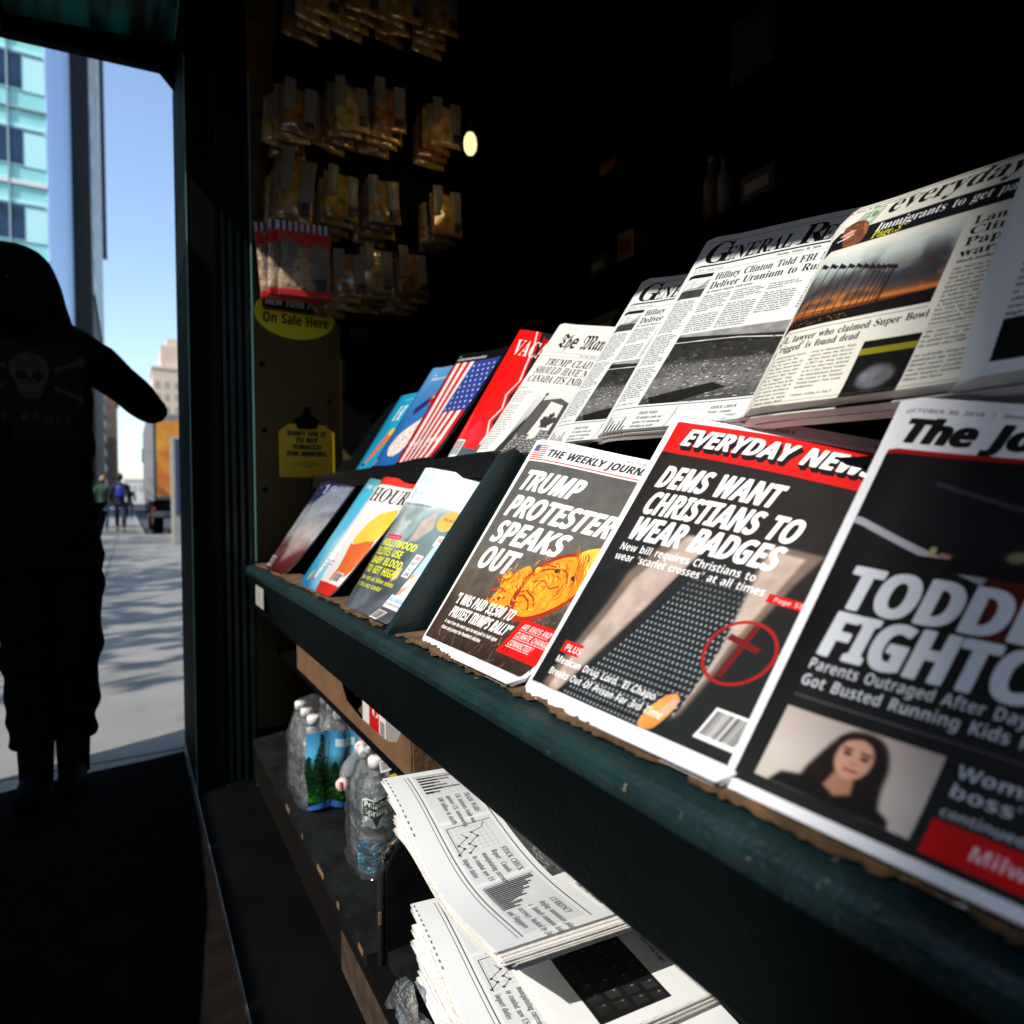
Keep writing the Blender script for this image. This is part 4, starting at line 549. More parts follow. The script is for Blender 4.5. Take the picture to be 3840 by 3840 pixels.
def page_the_j():
    p = Page(820, 1000, (.90, .91, .93))
    p.text("OCTOBER 30, 2018  |  Weekly", .03, .955, .012, 'S', (.45, .45, .47))
    p.text("The Journal", .045, .866, .068, 'S', (.02, .02, .02), fit=.55, shear=.16, bold=.03)
    p.rect(.03, .832, .97, .845, (.62, .03, .03)); p.rect(.03, .022, .97, .832, (.03, .03, .032))
    p.gradient(.03, .022, .97, .832, [(0, (.045, .045, .055)), (.2, (.06, .06, .085)), (.35, (.05, .047, .045)), (.55, (.02, .02, .02)), (1, (.12, .125, .125))])
    p.grain(.03, .45, .97, .832, .4, 120, 12, True); p.speckle(.03, .4, .97, .832, .012, 4)
    p.line([(.18, .76), (.60, .66)], .012, (.2, .2, .25)); p.line([(.03, .644), (.36, .535)], .018, (.62, .63, .66))
    p.line([(.235, .60), (.24, .545)], .012, (.66, .6, .42)); p.poly([(.25, .59), (.28, .585), (.26, .54)], (.62, .48, .42), soft=2); p.ell(.40, .60, .022, .014, (.5, .46, .33), soft=3, rot=.4)
    p.poly([(.36, .56), (.46, .55), (.52, .47), (.42, .46), (.44, .42), (.40, .40), (.38, .46)], (.30, .03, .02), soft=5); p.line([(.2, .56), (.45, .56)], .03, (.02, .02, .02))
    g = (.80, .82, .85)
    p.text("TODDLER", .085, .424, .100, 'S', g, fit=.56, shear=.05, bold=.022)
    p.text("FIGHTCLUB", .085, .312, .100, 'S', g, fit=.65, shear=.05, bold=.022)
    p.text("Parents Outraged After Daycare Workers", .085, .277, .024, 'S', g, fit=.64)
    p.text("Got Busted Running Kids Fight Club", .085, .241, .024, 'S', g, fit=.60)
    p.line([(.085, .218), (.93, .218)], .005, (.26, .26, .28))
    a, b, c, d = .085, .045, .42, .192
    p.rect(a, b, c, d, (.74, .69, .66)); p.gradient(a, b, c, d, [(0, (.70, .645, .62)), (.6, (.77, .73, .70)), (1, (.74, .71, .67))])
    q = Page(400, 240); q.a[:] = 0                                       # the portrait: dark wavy hair, face, neck, black top
    hair = (.10, .065, .06)
    def R(u, v): return a+(c-a)*u, b+(d-b)*v
    p.poly([R(*t) for t in ((.40, .80), (.46, .93), (.56, .98), (.66, .94), (.72, .82), (.76, .6), (.76, .35), (.80, .12), (.72, .0), (.30, .0), (.28, .25), (.33, .5))], hair, soft=3, round_=2)
    p.poly([R(*t) for t in ((.1, 0), (.16, .16), (.34, .24), (.46, .18), (.6, .18), (.72, .22), (.86, .1), (.88, 0))], (.07, .06, .06), soft=2)
    p.poly([R(*t) for t in ((.47, .4), (.60, .38), (.62, .2), (.53, .12), (.44, .2))], (.68, .47, .39), soft=2)
    p.ell(*R(.545, .62), (c-a)*.115, (d-b)*.27, (.80, .60, .51), soft=2); p.poly([R(*t) for t in ((.40, .8), (.47, .92), (.62, .93), (.69, .8), (.63, .84), (.55, .88), (.47, .83))], hair, soft=2)
    p.ell(*R(.495, .66), (c-a)*.026, (d-b)*.025, (.2, .13, .12), soft=1); p.ell(*R(.605, .65), (c-a)*.026, (d-b)*.025, (.2, .13, .12), soft=1)
    p.line([R(.46, .715), R(.52, .72)], .004, (.2, .13, .12)); p.line([R(.57, .715), R(.64, .705)], .004, (.2, .13, .12)); p.ell(*R(.553, .555), (c-a)*.02, (d-b)*.02, (.70, .47, .40), soft=1); p.line([R(.51, .47), R(.60, .468)], .006, (.64, .32, .31))
    for i, t in enumerate(("Woman arrested in", "boss' desk drawer", "continued on P8")):
        p.text(t, .445, .165-.033*i, (.022, .022, .016)[i], 'S', g, fit=(.4, .42, .22)[i], soft=0)
    p.rect(.44, .035, .95, .092, (.80, .06, .05)); p.text("Milwaukee Daycare", .51, .053, .022, 'S', (.95, .85, .86), fit=.36)
    return p

BODY = ["An NFL entertainment lawyer,", "who has worked for the", "corporation for more than 15", "years, has been found dead", "in New York City hours after", "telling reporters that Super", "Bowl LII is \"rigged.\" Dan", "Goodes was found dead in his", "hometown of New York City in", "what early reports described as", "an \"gangland-style execution\",", "hours after blowing the whistle", "on the \"rigged Super Bowl\"", "backstage at a promotional"]
BODY2 = ["event in Minneapolis. Early", "reports claim the 49-year-", "old was found shot dead in", "a 2017 car, along with one", "with one other man, believed", "to be a close friend. Goodes,", "an entertainment lawyer", "who worked at the National", "Football League's Park Avenue", "headquarters.", "", "Continue reading on Page.3"]
TRAIN = ["Virginia - The Amtrak", "train crash that affected", "Republican members of", "Congress was a false flag", "orchestrated by the Deep", "State in an attempt to avoid", "the release of the FISA", "Abuse memo, according", "to White House sources.", "The announcement was", "made after a specially", "chartered train for the", "GOP was struck by a", "union-linked dump truck", "near Charlottesville on", "Wednesday morning.", "", "One person has been", "confirmed dead. According", "to a White House staffer", "who has predicted the", "future with remarkable", "accuracy in the last two", "months, the Deep State", "is running scared and", "attempting to cover its", "tracks. Senior FBI and", "high-level officials", "are set to be directly", "implicated in prosecutable", "offenses. The timing could", "not be more suspicious.", "", "Trump aide's have been", "warning that the Deep", "State could attempt a False", "Flag this week, as they", "desperately try to distract", "from the release of the FISA", "Abuse memo. Less than", "twelve hours after President", "Trump was caught on a hot", "mic telling a colleague that", "the memo would \"100%\"", "be released, the Deep State", "killing machine whirred", "into life and attempted to", "cause mass carnage on the", "Amtrak rails.", "", "Continue reading on page.7"]
HIL = ["Hillary's Foundation hid a", "$2.35 million foreign donation", "from the head of the Russian", "government's uranium", "company - a clear violation", "of the memorandum of", "understanding with the Obama", "administration.", "", "The New York Times has", "confirmed that Hillary Clinton", "violated the memorandum", "she signed with the Obama", "administration promising to", "disclose all foreign donations", "during her tenure as Secretary", "of State. As Breitbart News"]
def page_everyday_broadsheet():
    p = Page(960, 830, (.82, .815, .775))
    K = (.045, .045, .05)
    p.line([(.03, .955), (.97, .955)], .006, K); p.text("Tuesday, October 30, 2018 / www.everydaynews.com.us", .03, .928, .012, 'B', K, fit=.23, shear=.15)
    p.text("everyday News", .178, .862, .085, 'B', K, fit=.60, shear=.32)
    p.rect(.02, .73, .97, .825, (.06, .06, .085)); p.text("Immigrants to get paid over $20,000", .175, .773, .042, 'B', (.93, .93, .93), fit=.62, shear=.16)
    p.text("Page.3", .172, .738, .036, 'B', (.86, .82, .2), fit=.085, shear=.16)
    p.poly([(.085, .86), (.11, .915), (.155, .89), (.14, .82)], (.62, .68, .60)); p.poly([(.115, .845), (.135, .93), (.17, .915), (.145, .83)], (.70, .76, .68)); p.line([(.115, .845), (.135, .93), (.17, .915), (.145, .83)], .003, (.25, .3, .26)); p.ell(.145, .885, .010, .016, (.45, .52, .45))
    p.poly([(.085, .74), (.075, .79), (.06, .83), (.075, .86), (.10, .875), (.13, .86), (.145, .82), (.15, .77), (.14, .73), (.10, .73)], (.44, .26, .18), round_=2); p.poly([(.06, .80), (.085, .83), (.11, .82), (.09, .79)], (.74, .52, .45)); p.line([(.06, .775), (.085, .785), (.105, .80)], .006, (.95, .93, .92)); p.line([(.065, .845), (.10, .86), (.125, .85)], .005, (.25, .14, .09)); p.line([(.07, .815), (.10, .835)], .005, (.25, .14, .09)); p.line([(.105, .76), (.13, .80), (.14, .84)], .005, (.28, .16, .10)); p.grain(.055, .73, .15, .88, .25, 14, 8, True); p.poly([(.12, .86), (.145, .82), (.15, .77), (.135, .80)], (.56, .35, .22))
    # a row of flags against a stormy dusk sky
    a, b, c, d = .02, .345, .44, .70
    p.rect(a, b, c, d, (.5, .5, .5)); p.gradient(a, b, c, d, [(0, (.80, .81, .78)), (.2, (.66, .71, .71)), (.4, (.42, .43, .42)), (.62, (.22, .23, .28)), (.74, (.40, .27, .18)), (.80, (.82, .46, .18)), (.86, (.34, .19, .12)), (.92, (.10, .08, .08)), (1, (.06, .05, .06))])
    r = p.region(a, b, c, d); h, w = r.shape[:2]; n = vnoise(h, w, 90, 21, 4); n = n[:, :]; ys = np.linspace(0, 1, h)[:, None]
    m = np.clip((n-.45)*5, 0, 1)*np.exp(-((ys-.45)/.25)**2); r[:] = r*(1-m[..., None]*.75)+np.array((.16, .15, .17))*m[..., None]*.75
    m2 = np.clip((vnoise(h, w, 60, 22, 3)-.5)*6, 0, 1)*np.exp(-((ys-.72)/.12)**2); r[:] = r*(1-m2[..., None]*.6)+np.array((.9, .5, .18))*m2[..., None]*.6
    rg = random.Random(4)
    for i in range(14):
        t = i/13; u = a+.03+(c-a)*.60*(1-(1-t)**1.9); top = .672-.115*(1-(1-t)**1.7); p.line([(u, top), (u-.012+.004*t, b+.05)], .0032, (.07, .06, .07))
        s = .030*(1-.72*t); k = rg.uniform(.7, 1.2); p.poly([(u, top-.002), (u+s*.35, top-.014*k*(1-.4*t)), (u+s*.6, top-.018*(1-.4*t)), (u+s*.98, top-.036*k*(1-.4*t)), (u+s*.7, top-.040*(1-.4*t)), (u+s*.3, top-.036*k*(1-.4*t)), (u-.002, top-.030*(1-.4*t))], (.09, .08, .09))
    p.poly([(a, b), (c, b), (c, b+.06), (.33, b+.05), (.2, b+.045), (a, b+.035)], (.05, .045, .05)); p.line([(a, .42), (.2, .405), (c, .40)], .003, (.08, .07, .07))
    for i in range(40): p.ell(rg.uniform(a, a+.2), b+rg.uniform(.01, .03), .0016, .0016, (.9, .6, .3), n=6)
    p.line([(.02, .328), (.44, .328)], .0025, (.3, .3, .3))
    p.text("NFL lawyer who claimed Super Bowl", .02, .283, .03, 'B', K, fit=.43); p.text("is 'rigged' is found dead", .02, .242, .03, 'B', K, fit=.27)
    p.column(.02, .155, .212, BODY, .0165, .0085); p.column(.17, .295, .212, BODY2, .0165, .0085)
    p.rect(.315, 0, .455, .222, (.05, .05, .05)); p.rect(.315, .165, .455, .192, (.5, .47, .08)); p.ell(.385, .07, .045, .05, (.35, .35, .37), soft=6); p.grain(.315, 0, .455, .15, .4, 30, 6, True)
    for i, t in enumerate(("Landmark", "Climate", "Paper", "warming")): p.text(t, .46, .655-.047*i, .036, 'B', K, fit=(.2, .17, .13, .18)[i])
    p.text("Much-lauded report", .46, .49, .013, 'B', K, xs=.9)
    W = ["The Mail on Sunday reveals", "evidence that the organisation", "that is the world's leading source", "of climate data rushed to publish", "landmark paper that exaggerated", "global warming and was timed", "to influence the historic Paris", "Agreement on climate change.", "A high-level whistleblower", "has told this newspaper that", "America's National Oceanic", "Atmospheric Administration", "(NOAA) breached its own rules"]
    p.column(.46, .66, .462, W, .018, .0095); p.column(.69, .97, .66, W+W+W, .018, .0095)
    p.line([(.46, .235), (.66, .235)], .002, (.4, .4, .4)); p.column(.46, .66, .215, ["The report claimed that", "the 'pause' or 'slowdown'", "in global warming in", "the period since 1998", "", "on scientific integrity", "published the sensational", "flawed report, aimed", "the maximum possible", "world leaders including", "Obama and David"], .018, .0095, shear=.15)
    p.line([(0, .012), (1, .012)], .004, (.4, .37, .28), .5)
    return p

def chart_strip(p, v1, u0=.03):
    K = (.13, .13, .14); g = (.80, .81, .82); v0 = v1-.135
    for i in range(3):
        a = u0+.315*i; p.rect(a, v0+.01, a+.3, v1-.008, g)
    p.line([(u0, v1), (.97, v1)], .0025, K); p.line([(u0, v0), (.97, v0)], .0025, K); p.line([(u0, v0-.008), (.97, v0-.008)], .0015, K)
    for k in range(6): p.line([(u0+.015, v0+.03+.016*k), (u0+.14, v0+.03+.016*k)], .001, (.6, .6, .6))
    p.line([(u0+.015, v1-.015), (u0+.015, v0+.02)], .0015, K)
    for k, (h, q) in enumerate(((.9, .4), (.72, .45), (.5, .36), (.62, .3), (.85, .45), (.35, .2))):
        x = u0+.025+.02*k; H = (v1-v0)*.62; p.rect(x, v0+.022, x+.009, v0+.022+H*h, (.42, .42, .44)); p.rect(x, v0+.022, x+.009, v0+.022+H*q, K)
    T = (("TRADE WARS", "UK initiates trade war", "against US, announcing", "100 billion in tariffs"), ("STOCK CHECK", "Report : Canada", "manipulating currency", "to combat new US", "import duties"), ("CURRENCY", "Beijing announces plans", "to launch common Asian", "currency, backed by Japan", "and Singapore"))
    for i, t in enumerate(T):
        for j, l in enumerate(t): p.text(l, u0+.315*i+.165, v1-.035-.021*j, .011 if j else .012, 'B', K, xs=.72, shear=.14)
    a = u0+.315
    for k in range(7): p.line([(a+.02, v0+.03+.013*k), (a+.15, v0+.03+.013*k)], .0008, (.62, .62, .63)); p.line([(a+.02+.02*k, v0+.03), (a+.02+.02*k, v0+.11)], .0008, (.62, .62, .63))
    p.line([(a+.02, v1-.012), (a+.02, v0+.02), (a+.155, v0+.02)], .002, K)
    z = [(a+.025, v0+.095), (a+.05, v0+.085), (a+.062, v0+.062), (a+.085, v0+.07), (a+.11, v0+.045), (a+.13, v0+.052), (a+.15, v0+.035)]; z2 = [(x-.004, y-.024) for x, y in z[2:]]
    for q in (z, z2): p.line(q, .002, (.3, .3, .3))
    for q in z[2:]+z2[1:]: p.ell(q[0], q[1], .004, .004, K, n=10)
    a = u0+.63
    for k in range(14):
        x = a+.02+.0095*k; H = (v1-v0)*(.62-.035*k+.05*math.sin(k*2.3)); p.rect(x, v0+.022, x+.0068, v0+.022+H, K)
    p.line([(a+.015, v1-.015), (a+.015, v0+.02), (a+.155, v0+.02)], .0015, K)

def rail_photo(p, a, b, c, d, seed):
    """a black and white picture: a long curved roof above a plain of broken slates"""
    p.rect(a, b, c, d, (.3, .3, .3)); p.gradient(a, b, c, d, [(0, (.55, .55, .55)), (.12, (.50, .50, .5)), (.2, (.24, .24, .24)), (.42, (.20, .20, .20)), (.5, (.36, .36, .36)), (.75, (.42, .42, .42)), (1, (.26, .26, .26))])
    U = lambda t: a+(c-a)*t
    V = lambda t: b+(d-b)*t
    p.poly([(U(0), V(.97)), (U(1), V(.80)), (U(1), V(.70)), (U(.5), V(.80)), (U(0), V(.84))], (.12, .12, .12)); p.line([(U(0), V(.88)), (U(.5), V(.85)), (U(1), V(.74))], .006, (.7, .7, .7))
    p.poly([(U(0), V(.84)), (U(.5), V(.8)), (U(1), V(.7)), (U(1), V(.52)), (U(.5), V(.58)), (U(0), V(.60))], (.16, .16, .16))
    rg = random.Random(seed)
    for i in range(60):
        u, v = rg.random(), rg.uniform(.56, .8); q = rg.uniform(.05, .4); p.rect(U(u), V(v), U(min(1, u+rg.uniform(.01, .05))), V(v+rg.uniform(.01, .06)), (q, q, q), .7)
    for i in range(34):
        t = i/33; ta, tb, va = t, t*1.7-.5, .56-.1*abs(t-.4); k = min(1, max(0, (ta-(0 if tb < 0 else 1))/(ta-tb))) if not 0 <= tb <= 1 else 1
        p.line([(U(ta), V(va)), (U(ta+(tb-ta)*k), V(va*(1-k)))], .002, (.10, .10, .10), .55)
    for i in range(420):
        t, w = rg.random(), rg.random(); v = .56*(1-w**1.4); u = t+(t-.4)*w*.5; s = .004+.012*w; q = rg.choice((.8, .7, .55, .14, .1))
        if 0 < u < .97: p.line([(U(u), V(v)), (U(u+s*2), V(v+s*rg.uniform(-.6, .6)))], .0025+.002*w, (q, q, q), .8)
    p.poly([(U(.05), V(.1)), (U(.5), V(.24)), (U(.62), V(.16)), (U(.30), V(0)), (U(.1), V(0))], (.05, .05, .05), .85)
    p.grain(a, b, c, d, .22, 40, seed, True); p.speckle(a, b, c, d, .05, seed+1)

def page_general(full=True):
    p = Page(960, 1010, (.81, .825, .83)); K = (.06, .06, .065)
    p.line([(.03, .965), (.97, .965)], .002, (.3, .3, .3))
    p.text("G", .045, .845, .115, 'B', K, xs=.9, shear=.1); p.text("ENERAL", .138, .845, .078, 'B', K, fit=.30, shear=.06); p.text("R", .455, .845, .108, 'B', K, xs=.85, shear=.06); p.text("EPORT", .535, .845, .078, 'B', K, fit=.26, shear=.06)
    p.rect(.03, .826, .97, .834, K); p.text("Tuesday, October 30, 2018", .4, .806, .011, 'B', K, xs=.8); p.line([(.03, .795), (.97, .795)], .0015, (.4, .4, .4)); p.text("56 F / Partly Cloudy", .06, .803, .01, 'B', (.4, .4, .4), xs=.8); p.ell(.042, .807, .012, .007, (.7, .7, .7))
    p.rect(.03, .765, .145, .785, K)
    p.rect(.03, .655, .145, .755, (.78, .8, .8)); p.poly([(.03, .70), (.09, .70), (.145, .71), (.145, .655), (.03, .655)], (.22, .22, .22)); p.poly([(.1, .70), (.14, .752), (.145, .752), (.145, .70)], (.58, .6, .6)); p.grain(.03, .655, .145, .755, .15, 20, 3, True); p.line([(.03, .702), (.145, .712)], .003, (.15, .15, .15))
    p.text("Hillary Clinton Told FBI Mole To", .165, .74, .036, 'B', K, fit=.56); p.text("Deliver Uranium to Russians", .165, .69, .036, 'B', K, fit=.54); p.text("By General Report, staff writer", .165, .668, .011, 'B', K, xs=.85, shear=.15)
    p.column(.03, .145, .635, TRAIN, .0102, .0062, col=(.12, .12, .12))
    p.column(.165, .29, .648, HIL, .0115, .0068, col=(.12, .12, .12)); p.column(.305, .43, .648, HIL[3:]+HIL[:3], .0115, .0068, col=(.12, .12, .12)); p.column(.445, .57, .648, HIL[5:]+HIL[:1], .0115, .0068, col=(.12, .12, .12))
    p.rect(.585, .46, .72, .66, (.80, .82, .83)); p.column(.6, .70, .645, ["The New York", "has confirmed", "that Hillary", "violated the", "memorandum", "signed with", "Obama admin", "promising to", "disclose all", "donations dur", "tenure as Sec", "of State."], .0125, .0085, col=(.06, .06, .06), shear=.15)
    p.column(.74, .97, .648, HIL+TRAIN, .0115, .0068, col=(.12, .12, .12))
    rail_photo(p, .165, .115, .73, .45, 31)
    p.barcode(.79, .125, .95, .185, 9)
    p.text("\"totally corrupt\"", .75, .20, .009, 'B', K, xs=.8, shear=.15)
    chart_strip(p, .105)
    return p

def page_general_foot():
    """the lower part of the same front page, at a larger scale, for the copies lying flat"""
    p = Page(1100, 700, (.86, .87, .875)); K = (.06, .06, .065)
    # v = 0..1 covers the bottom of the sheet
    g = page_general_part(p)
    return p

def page_general_part(p):
    K = (.08, .08, .085); g = (.80, .81, .82); u0, v0, v1 = .03, .13, .44
    for i in range(3): p.rect(u0+.315*i, v0+.02, u0+.315*i+.3, v1-.02, g)
    for v, w in ((v1, .005), (v0, .005), (v0-.02, .003)): p.line([(u0, v), (.97, v)], w, K)
    for k in range(12): p.rect(.030*k+.015, .006, .030*k+.028, .013, (.2, .2, .21))
    H = v1-v0-.07
    for k in range(7): p.line([(u0+.012, v0+.045+H*k/7), (u0+.15, v0+.045+H*k/7)], .002, (.62, .62, .62)); p.line([(u0+.03+.02*k, v0+.04), (u0+.03+.02*k, v1-.03)], .0015, (.66, .66, .66))
    p.line([(u0+.012, v1-.03), (u0+.012, v0+.03)], .004, K)
    for k, (h, q) in enumerate(((.95, .42), (.75, .45), (.5, .36), (.62, .3), (.88, .45), (.35, .2))):
        x = u0+.022+.021*k; p.rect(x, v0+.04, x+.011, v0+.04+H*h, (.42, .42, .44)); p.rect(x, v0+.04, x+.011, v0+.04+H*q, K)
    T = (("TRADE WARS", "UK initiates trade war", "against US, announcing", "100 billion in tariffs"), ("STOCK CHECK", "Report : Canada", "manipulating currency", "to combat new US", "import duties"), ("CURRENCY", "Beijing announces plans", "to launch common Asian", "currency, backed by Japan", "and Singapore"))
    for i, t in enumerate(T):
        for j, l in enumerate(t): p.text(l, u0+.315*i+.168, v1-.075-.05*j, .027 if j else .029, 'B', K, xs=.66, shear=.14)
    a = u0+.315
    for k in range(8): p.line([(a+.02, v0+.05+.028*k), (a+.15, v0+.05+.028*k)], .0016, (.62, .62, .63)); p.line([(a+.02+.018*k, v0+.05), (a+.02+.018*k, v0+.25)], .0016, (.62, .62, .63))
    p.line([(a+.02, v1-.03), (a+.02, v0+.04), (a+.155, v0+.04)], .004, K)
    z = [(a+.025, v0+.24), (a+.05, v0+.215), (a+.062, v0+.15), (a+.085, v0+.17), (a+.11, v0+.11), (a+.13, v0+.13), (a+.15, v0+.09)]; z2 = [(x-.004, y-.055) for x, y in z[2:]]
    for q in (z, z2): p.line(q, .004, (.25, .25, .25))
    for q in z[2:]+z2[1:]: p.ell(q[0], q[1], .0042, .0075, K, n=12)
    a = u0+.63
    for k in range(15):
        x = a+.02+.0092*k; h = H*(.95-.05*k+.08*math.sin(k*2.3)); p.rect(x, v0+.04, x+.0068, v0+.04+h, K)
    p.line([(a+.014, v1-.03), (a+.014, v0+.035), (a+.16, v0+.035)], .004, K)
    rail_photo(p, .165, .47, .73, 1.0, 33)
    p.column(.03, .145, .97, TRAIN[-13:], .033, .021, col=(.12, .12, .12))
    p.barcode(.79, .5, .95, .66, 9); p.text("\"totally corrupt\"", .75, .75, .026, 'B', K, xs=.7, shear=.15); p.text("Continue reading on page.7", .75, .70, .026, 'B', K, xs=.7, shear=.15)

def page_keyboard():
    p = Page(900, 620, (.90, .91, .915)); K = (.1, .1, .105)
    p.rect(.04, .14, .93, .47, (.04, .04, .04))
    for r in range(4):
        for c in range(11):
            u = .03+.078*c+.014*r; v = .145+.08*r; q = .10+.05*((r*7+c*3) % 5)/5
            if u+.07 < .93: p.rect(u+.010, v+.006, u+.076, v+.074, (.015, .015, .015)); p.rect(u+.013, v+.014, u+.072, v+.072, (q, q, q)); p.rect(u+.02, v+.050, u+.028, v+.062, (.55, .55, .55), .7)
    p.grain(.04, .14, .93, .47, .5, 120, 5, True); p.speckle(.04, .14, .93, .47, .02, 3)
    L = ["The announcement was made", "after a specially chartered train", "for the GOP was struck by a", "union linked dump truck near", "Charlottesville on Wednesday", "morning. One person has", "been confirmed dead.", "According to a White House", "staffer who has predicted", "the future with remarkable"]; M = ["desperately try to distract from the release", "of the FISA Abuse memo.", "Less than twelve hours after", "President Trump was caught", "on a hot mic telling a colleague", "that the memo would \"100%\"", "be released, the Deep State", "killing machine whirred into", "life and attempted to cause mass", "carnage on the Amtrak rails.", "", "Continue reading on page.4"]
    p.column(.05, .46, .95, L, .042, .024); p.column(.50, .93, .95, M, .036, .021)
    return p

def page_manhattan():
    p = Page(900, 850, (.815, .825, .81)); K = (.09, .09, .09)
    p.rect(.1, .95, .3, .975, (.86, .87, .86)); p.text("The Daily Record", .13, .957, .01, 'B', (.5, .5, .5))
    p.text("The Manhattan", .13, .805, .115, 'F', K, fit=.68, bold=.004)
    for v in (.765, .735): p.line([(.05, v), (.97, v)], .002, (.45, .45, .45))
    p.text("NEW YORK, TUESDAY, OCTOBER 30, 2018", .4, .744, .012, 'B', (.3, .3, .3), xs=.8)
    p.text("TRUMP CLAIMS HE", .135, .662, .052, 'B', K, fit=.60, shear=.2); p.text("SHOULD HAVE NEVER GIVEN", .08, .597, .052, 'B', K, fit=.84, shear=.2); p.text("CANADA ITS INDEPENDENCE", .07, .53, .052, 'B', K, fit=.84, shear=.2)
    p.column(.05, .24, .48, ["NEW YORK, NY -", "", "Donald J. Trump has taken", "issue with the way that", "Canada was given its", "independence in 1867", "calling it a very bad deal", "", "The President tweeted", "early Tuesday that he", "would have kept it", "instead of giving it away", "for nothing in return"]+TRAIN[:14], .0175, .009, col=(.3, .3, .3))
    a, b, c, d = .28, 0, .97, .47
    p.rect(a, b, c, d, (.62, .62, .61)); p.gradient(a, b, c, d, [(0, (.80, .81, .80)), (.5, (.66, .66, .66)), (1, (.30, .30, .3))])
    p.line([(.36, .43), (.33, .10)], .012, (.12, .12, .12)); p.ell(.36, .445, .012, .012, (.2, .2, .2))
    p.poly([(.36, .40), (.50, .43), (.72, .36), (.74, .10), (.6, .17), (.45, .06), (.34, .16)], (.30, .30, .30)); p.poly([(.44, .40), (.62, .37), (.62, .15), (.45, .10)], (.82, .82, .80)); p.poly([(.56, .40), (.72, .36), (.74, .10), (.62, .17)], (.26, .26, .26))
    leaf = [(0, -1), (.06, -.45), (.5, -.5), (.42, -.3), (.95, .12), (.78, .22), (.85, .5), (.55, .42), (.48, .58), (.24, .32), (.36, .78), (.16, .7), (0, 1)]
    lf = leaf+[(-x, y) for x, y in leaf[::-1][1:-1]]; p.poly([(.535+.075*x, .25+.085*y) for x, y in lf], (.22, .22, .22))
    for k, (x, h) in enumerate(((.32, .12), (.40, .15), (.46, .12), (.54, .19), (.62, .16), (.70, .24), (.80, .3), (.9, .26))):
        p.rect(x, 0, x+.075, h, (.34-.02*(k % 3),)*3)
        for r in range(12):
            for q in range(5):
                if r*.02+.01 < h: p.rect(x+.008+.013*q, .008+.02*r, x+.014+.013*q, .02+.02*r, (.75, .75, .74) if (r*5+q*3+k) % 4 else (.1, .1, .1))
    p.poly([(.27, 0), (.27, .05), (.33, .28), (.345, .16), (.34, 0)], (.18, .18, .18)); p.speckle(a, b, c, d, .04, 9)
    return p

def page_last():
    p = Page(620, 700, (.82, .84, .86)); K = (.14, .14, .15)
    p.text("NEWS DAILY", .2, .86, .07, 'B', K, fit=.7); p.line([(.18, .82), (.97, .82)], .004, K)
    p.column(.12, .36, .80, TRAIN[:32], .023, .012); p.column(.40, .62, .80, HIL+HIL, .023, .012); p.column(.66, .95, .80, TRAIN, .023, .012); p.line([(.22, .52), (.42, .52)], .002, (.4, .4, .4)); p.rect(.12, .04, .9, .17, (.04, .04, .045)); p.grain(.12, .04, .9, .17, .8, 20, 3, True)
    return p

# ---- magazines
def mag(w=420, h=560, c=(.88, .88, .88)): return Page(w, h, c)
def cover_nineties():
    p = mag(c=(.5, .5, .5)); p.gradient(0, 0, 1, 1, [(0, (.10, .12, .25)), (.22, (.12, .15, .30)), (.4, (.55, .56, .58)), (.6, (.66, .66, .66)), (.75, (.38, .22, .22)), (1, (.30, .07, .08))])
    p.poly([(0, .62), (.35, .95), (1, .99), (1, .7), (.5, .62), (.2, .5)], (.62, .65, .68), .75, soft=12); p.poly([(.25, .45), (.6, .5), (.9, .3), (.5, .1)], (.68, .60, .58), .7, soft=16); p.text("1992", .1, .86, .1, 'B', (.55, .6, .7), fit=.8); p.barcode(.04, .03, .2, .14, 3); p.grain(0, 0, 1, 1, .12, 40, 2, True); return p
def cover_sky():
    p = mag(c=(.3, .7, .85)); p.gradient(0, 0, 1, 1, [(0, (.34, .55, .60)), (.15, (.25, .68, .82)), (.6, (.42, .74, .86)), (1, (.05, .48, .70))]); p.text("THE WEEK", .1, .9, .04, 'S', (.8, .9, .9)); p.ell(.7, .3, .5, .3, (.85, .93, .95), .5, soft=20); p.ell(.22, .1, .06, .05, (.8, .75, .4), .8, soft=3); return p
def cover_hou():
    p = mag(c=(.94, .93, .93)); p.rect(0, .93, 1, 1, (.85, .22, .15)); p.rect(0, 0, 1, .085, (.84, .18, .12)); p.text("HOUR", .08, .78, .12, 'B', (.1, .1, .1), fit=.86); p.text("THE", .47, .84, .018, 'B', (.3, .3, .3))
    p.poly([(.42, .44), (.46, .40), (.60, .41), (.85, .46), (1, .47), (1, .2), (.9, .14), (.74, .1), (.62, .10), (.6, .14), (.62, .2), (.55, .28), (.47, .36)], (.90, .42, .20), round_=2); p.poly([(.42, .44), (.45, .52), (.5, .6), (.6, .68), (.75, .72), (1, .74), (1, .46), (.8, .45), (.62, .41), (.5, .41)], (.96, .80, .28), round_=2)
    rg = random.Random(6)
    for i in range(60):
        u = rg.uniform(.5, .98); v = rg.uniform(.47, .7); p.line([(u, v), (u+.08, v+rg.uniform(-.02, .05))], .004, (.98, .88, .45), .7)
    for i, t in enumerate(("Has the presidency", "changed America?", "By the editors")): p.text(t, .1, .24-.03*i, .014, 'B', (.3, .3, .45)); p.barcode(.68, .1, .9, .18, 7)
    p.text("2018", .1, .12, .014, 'S', (.8, .3, .2)); return p
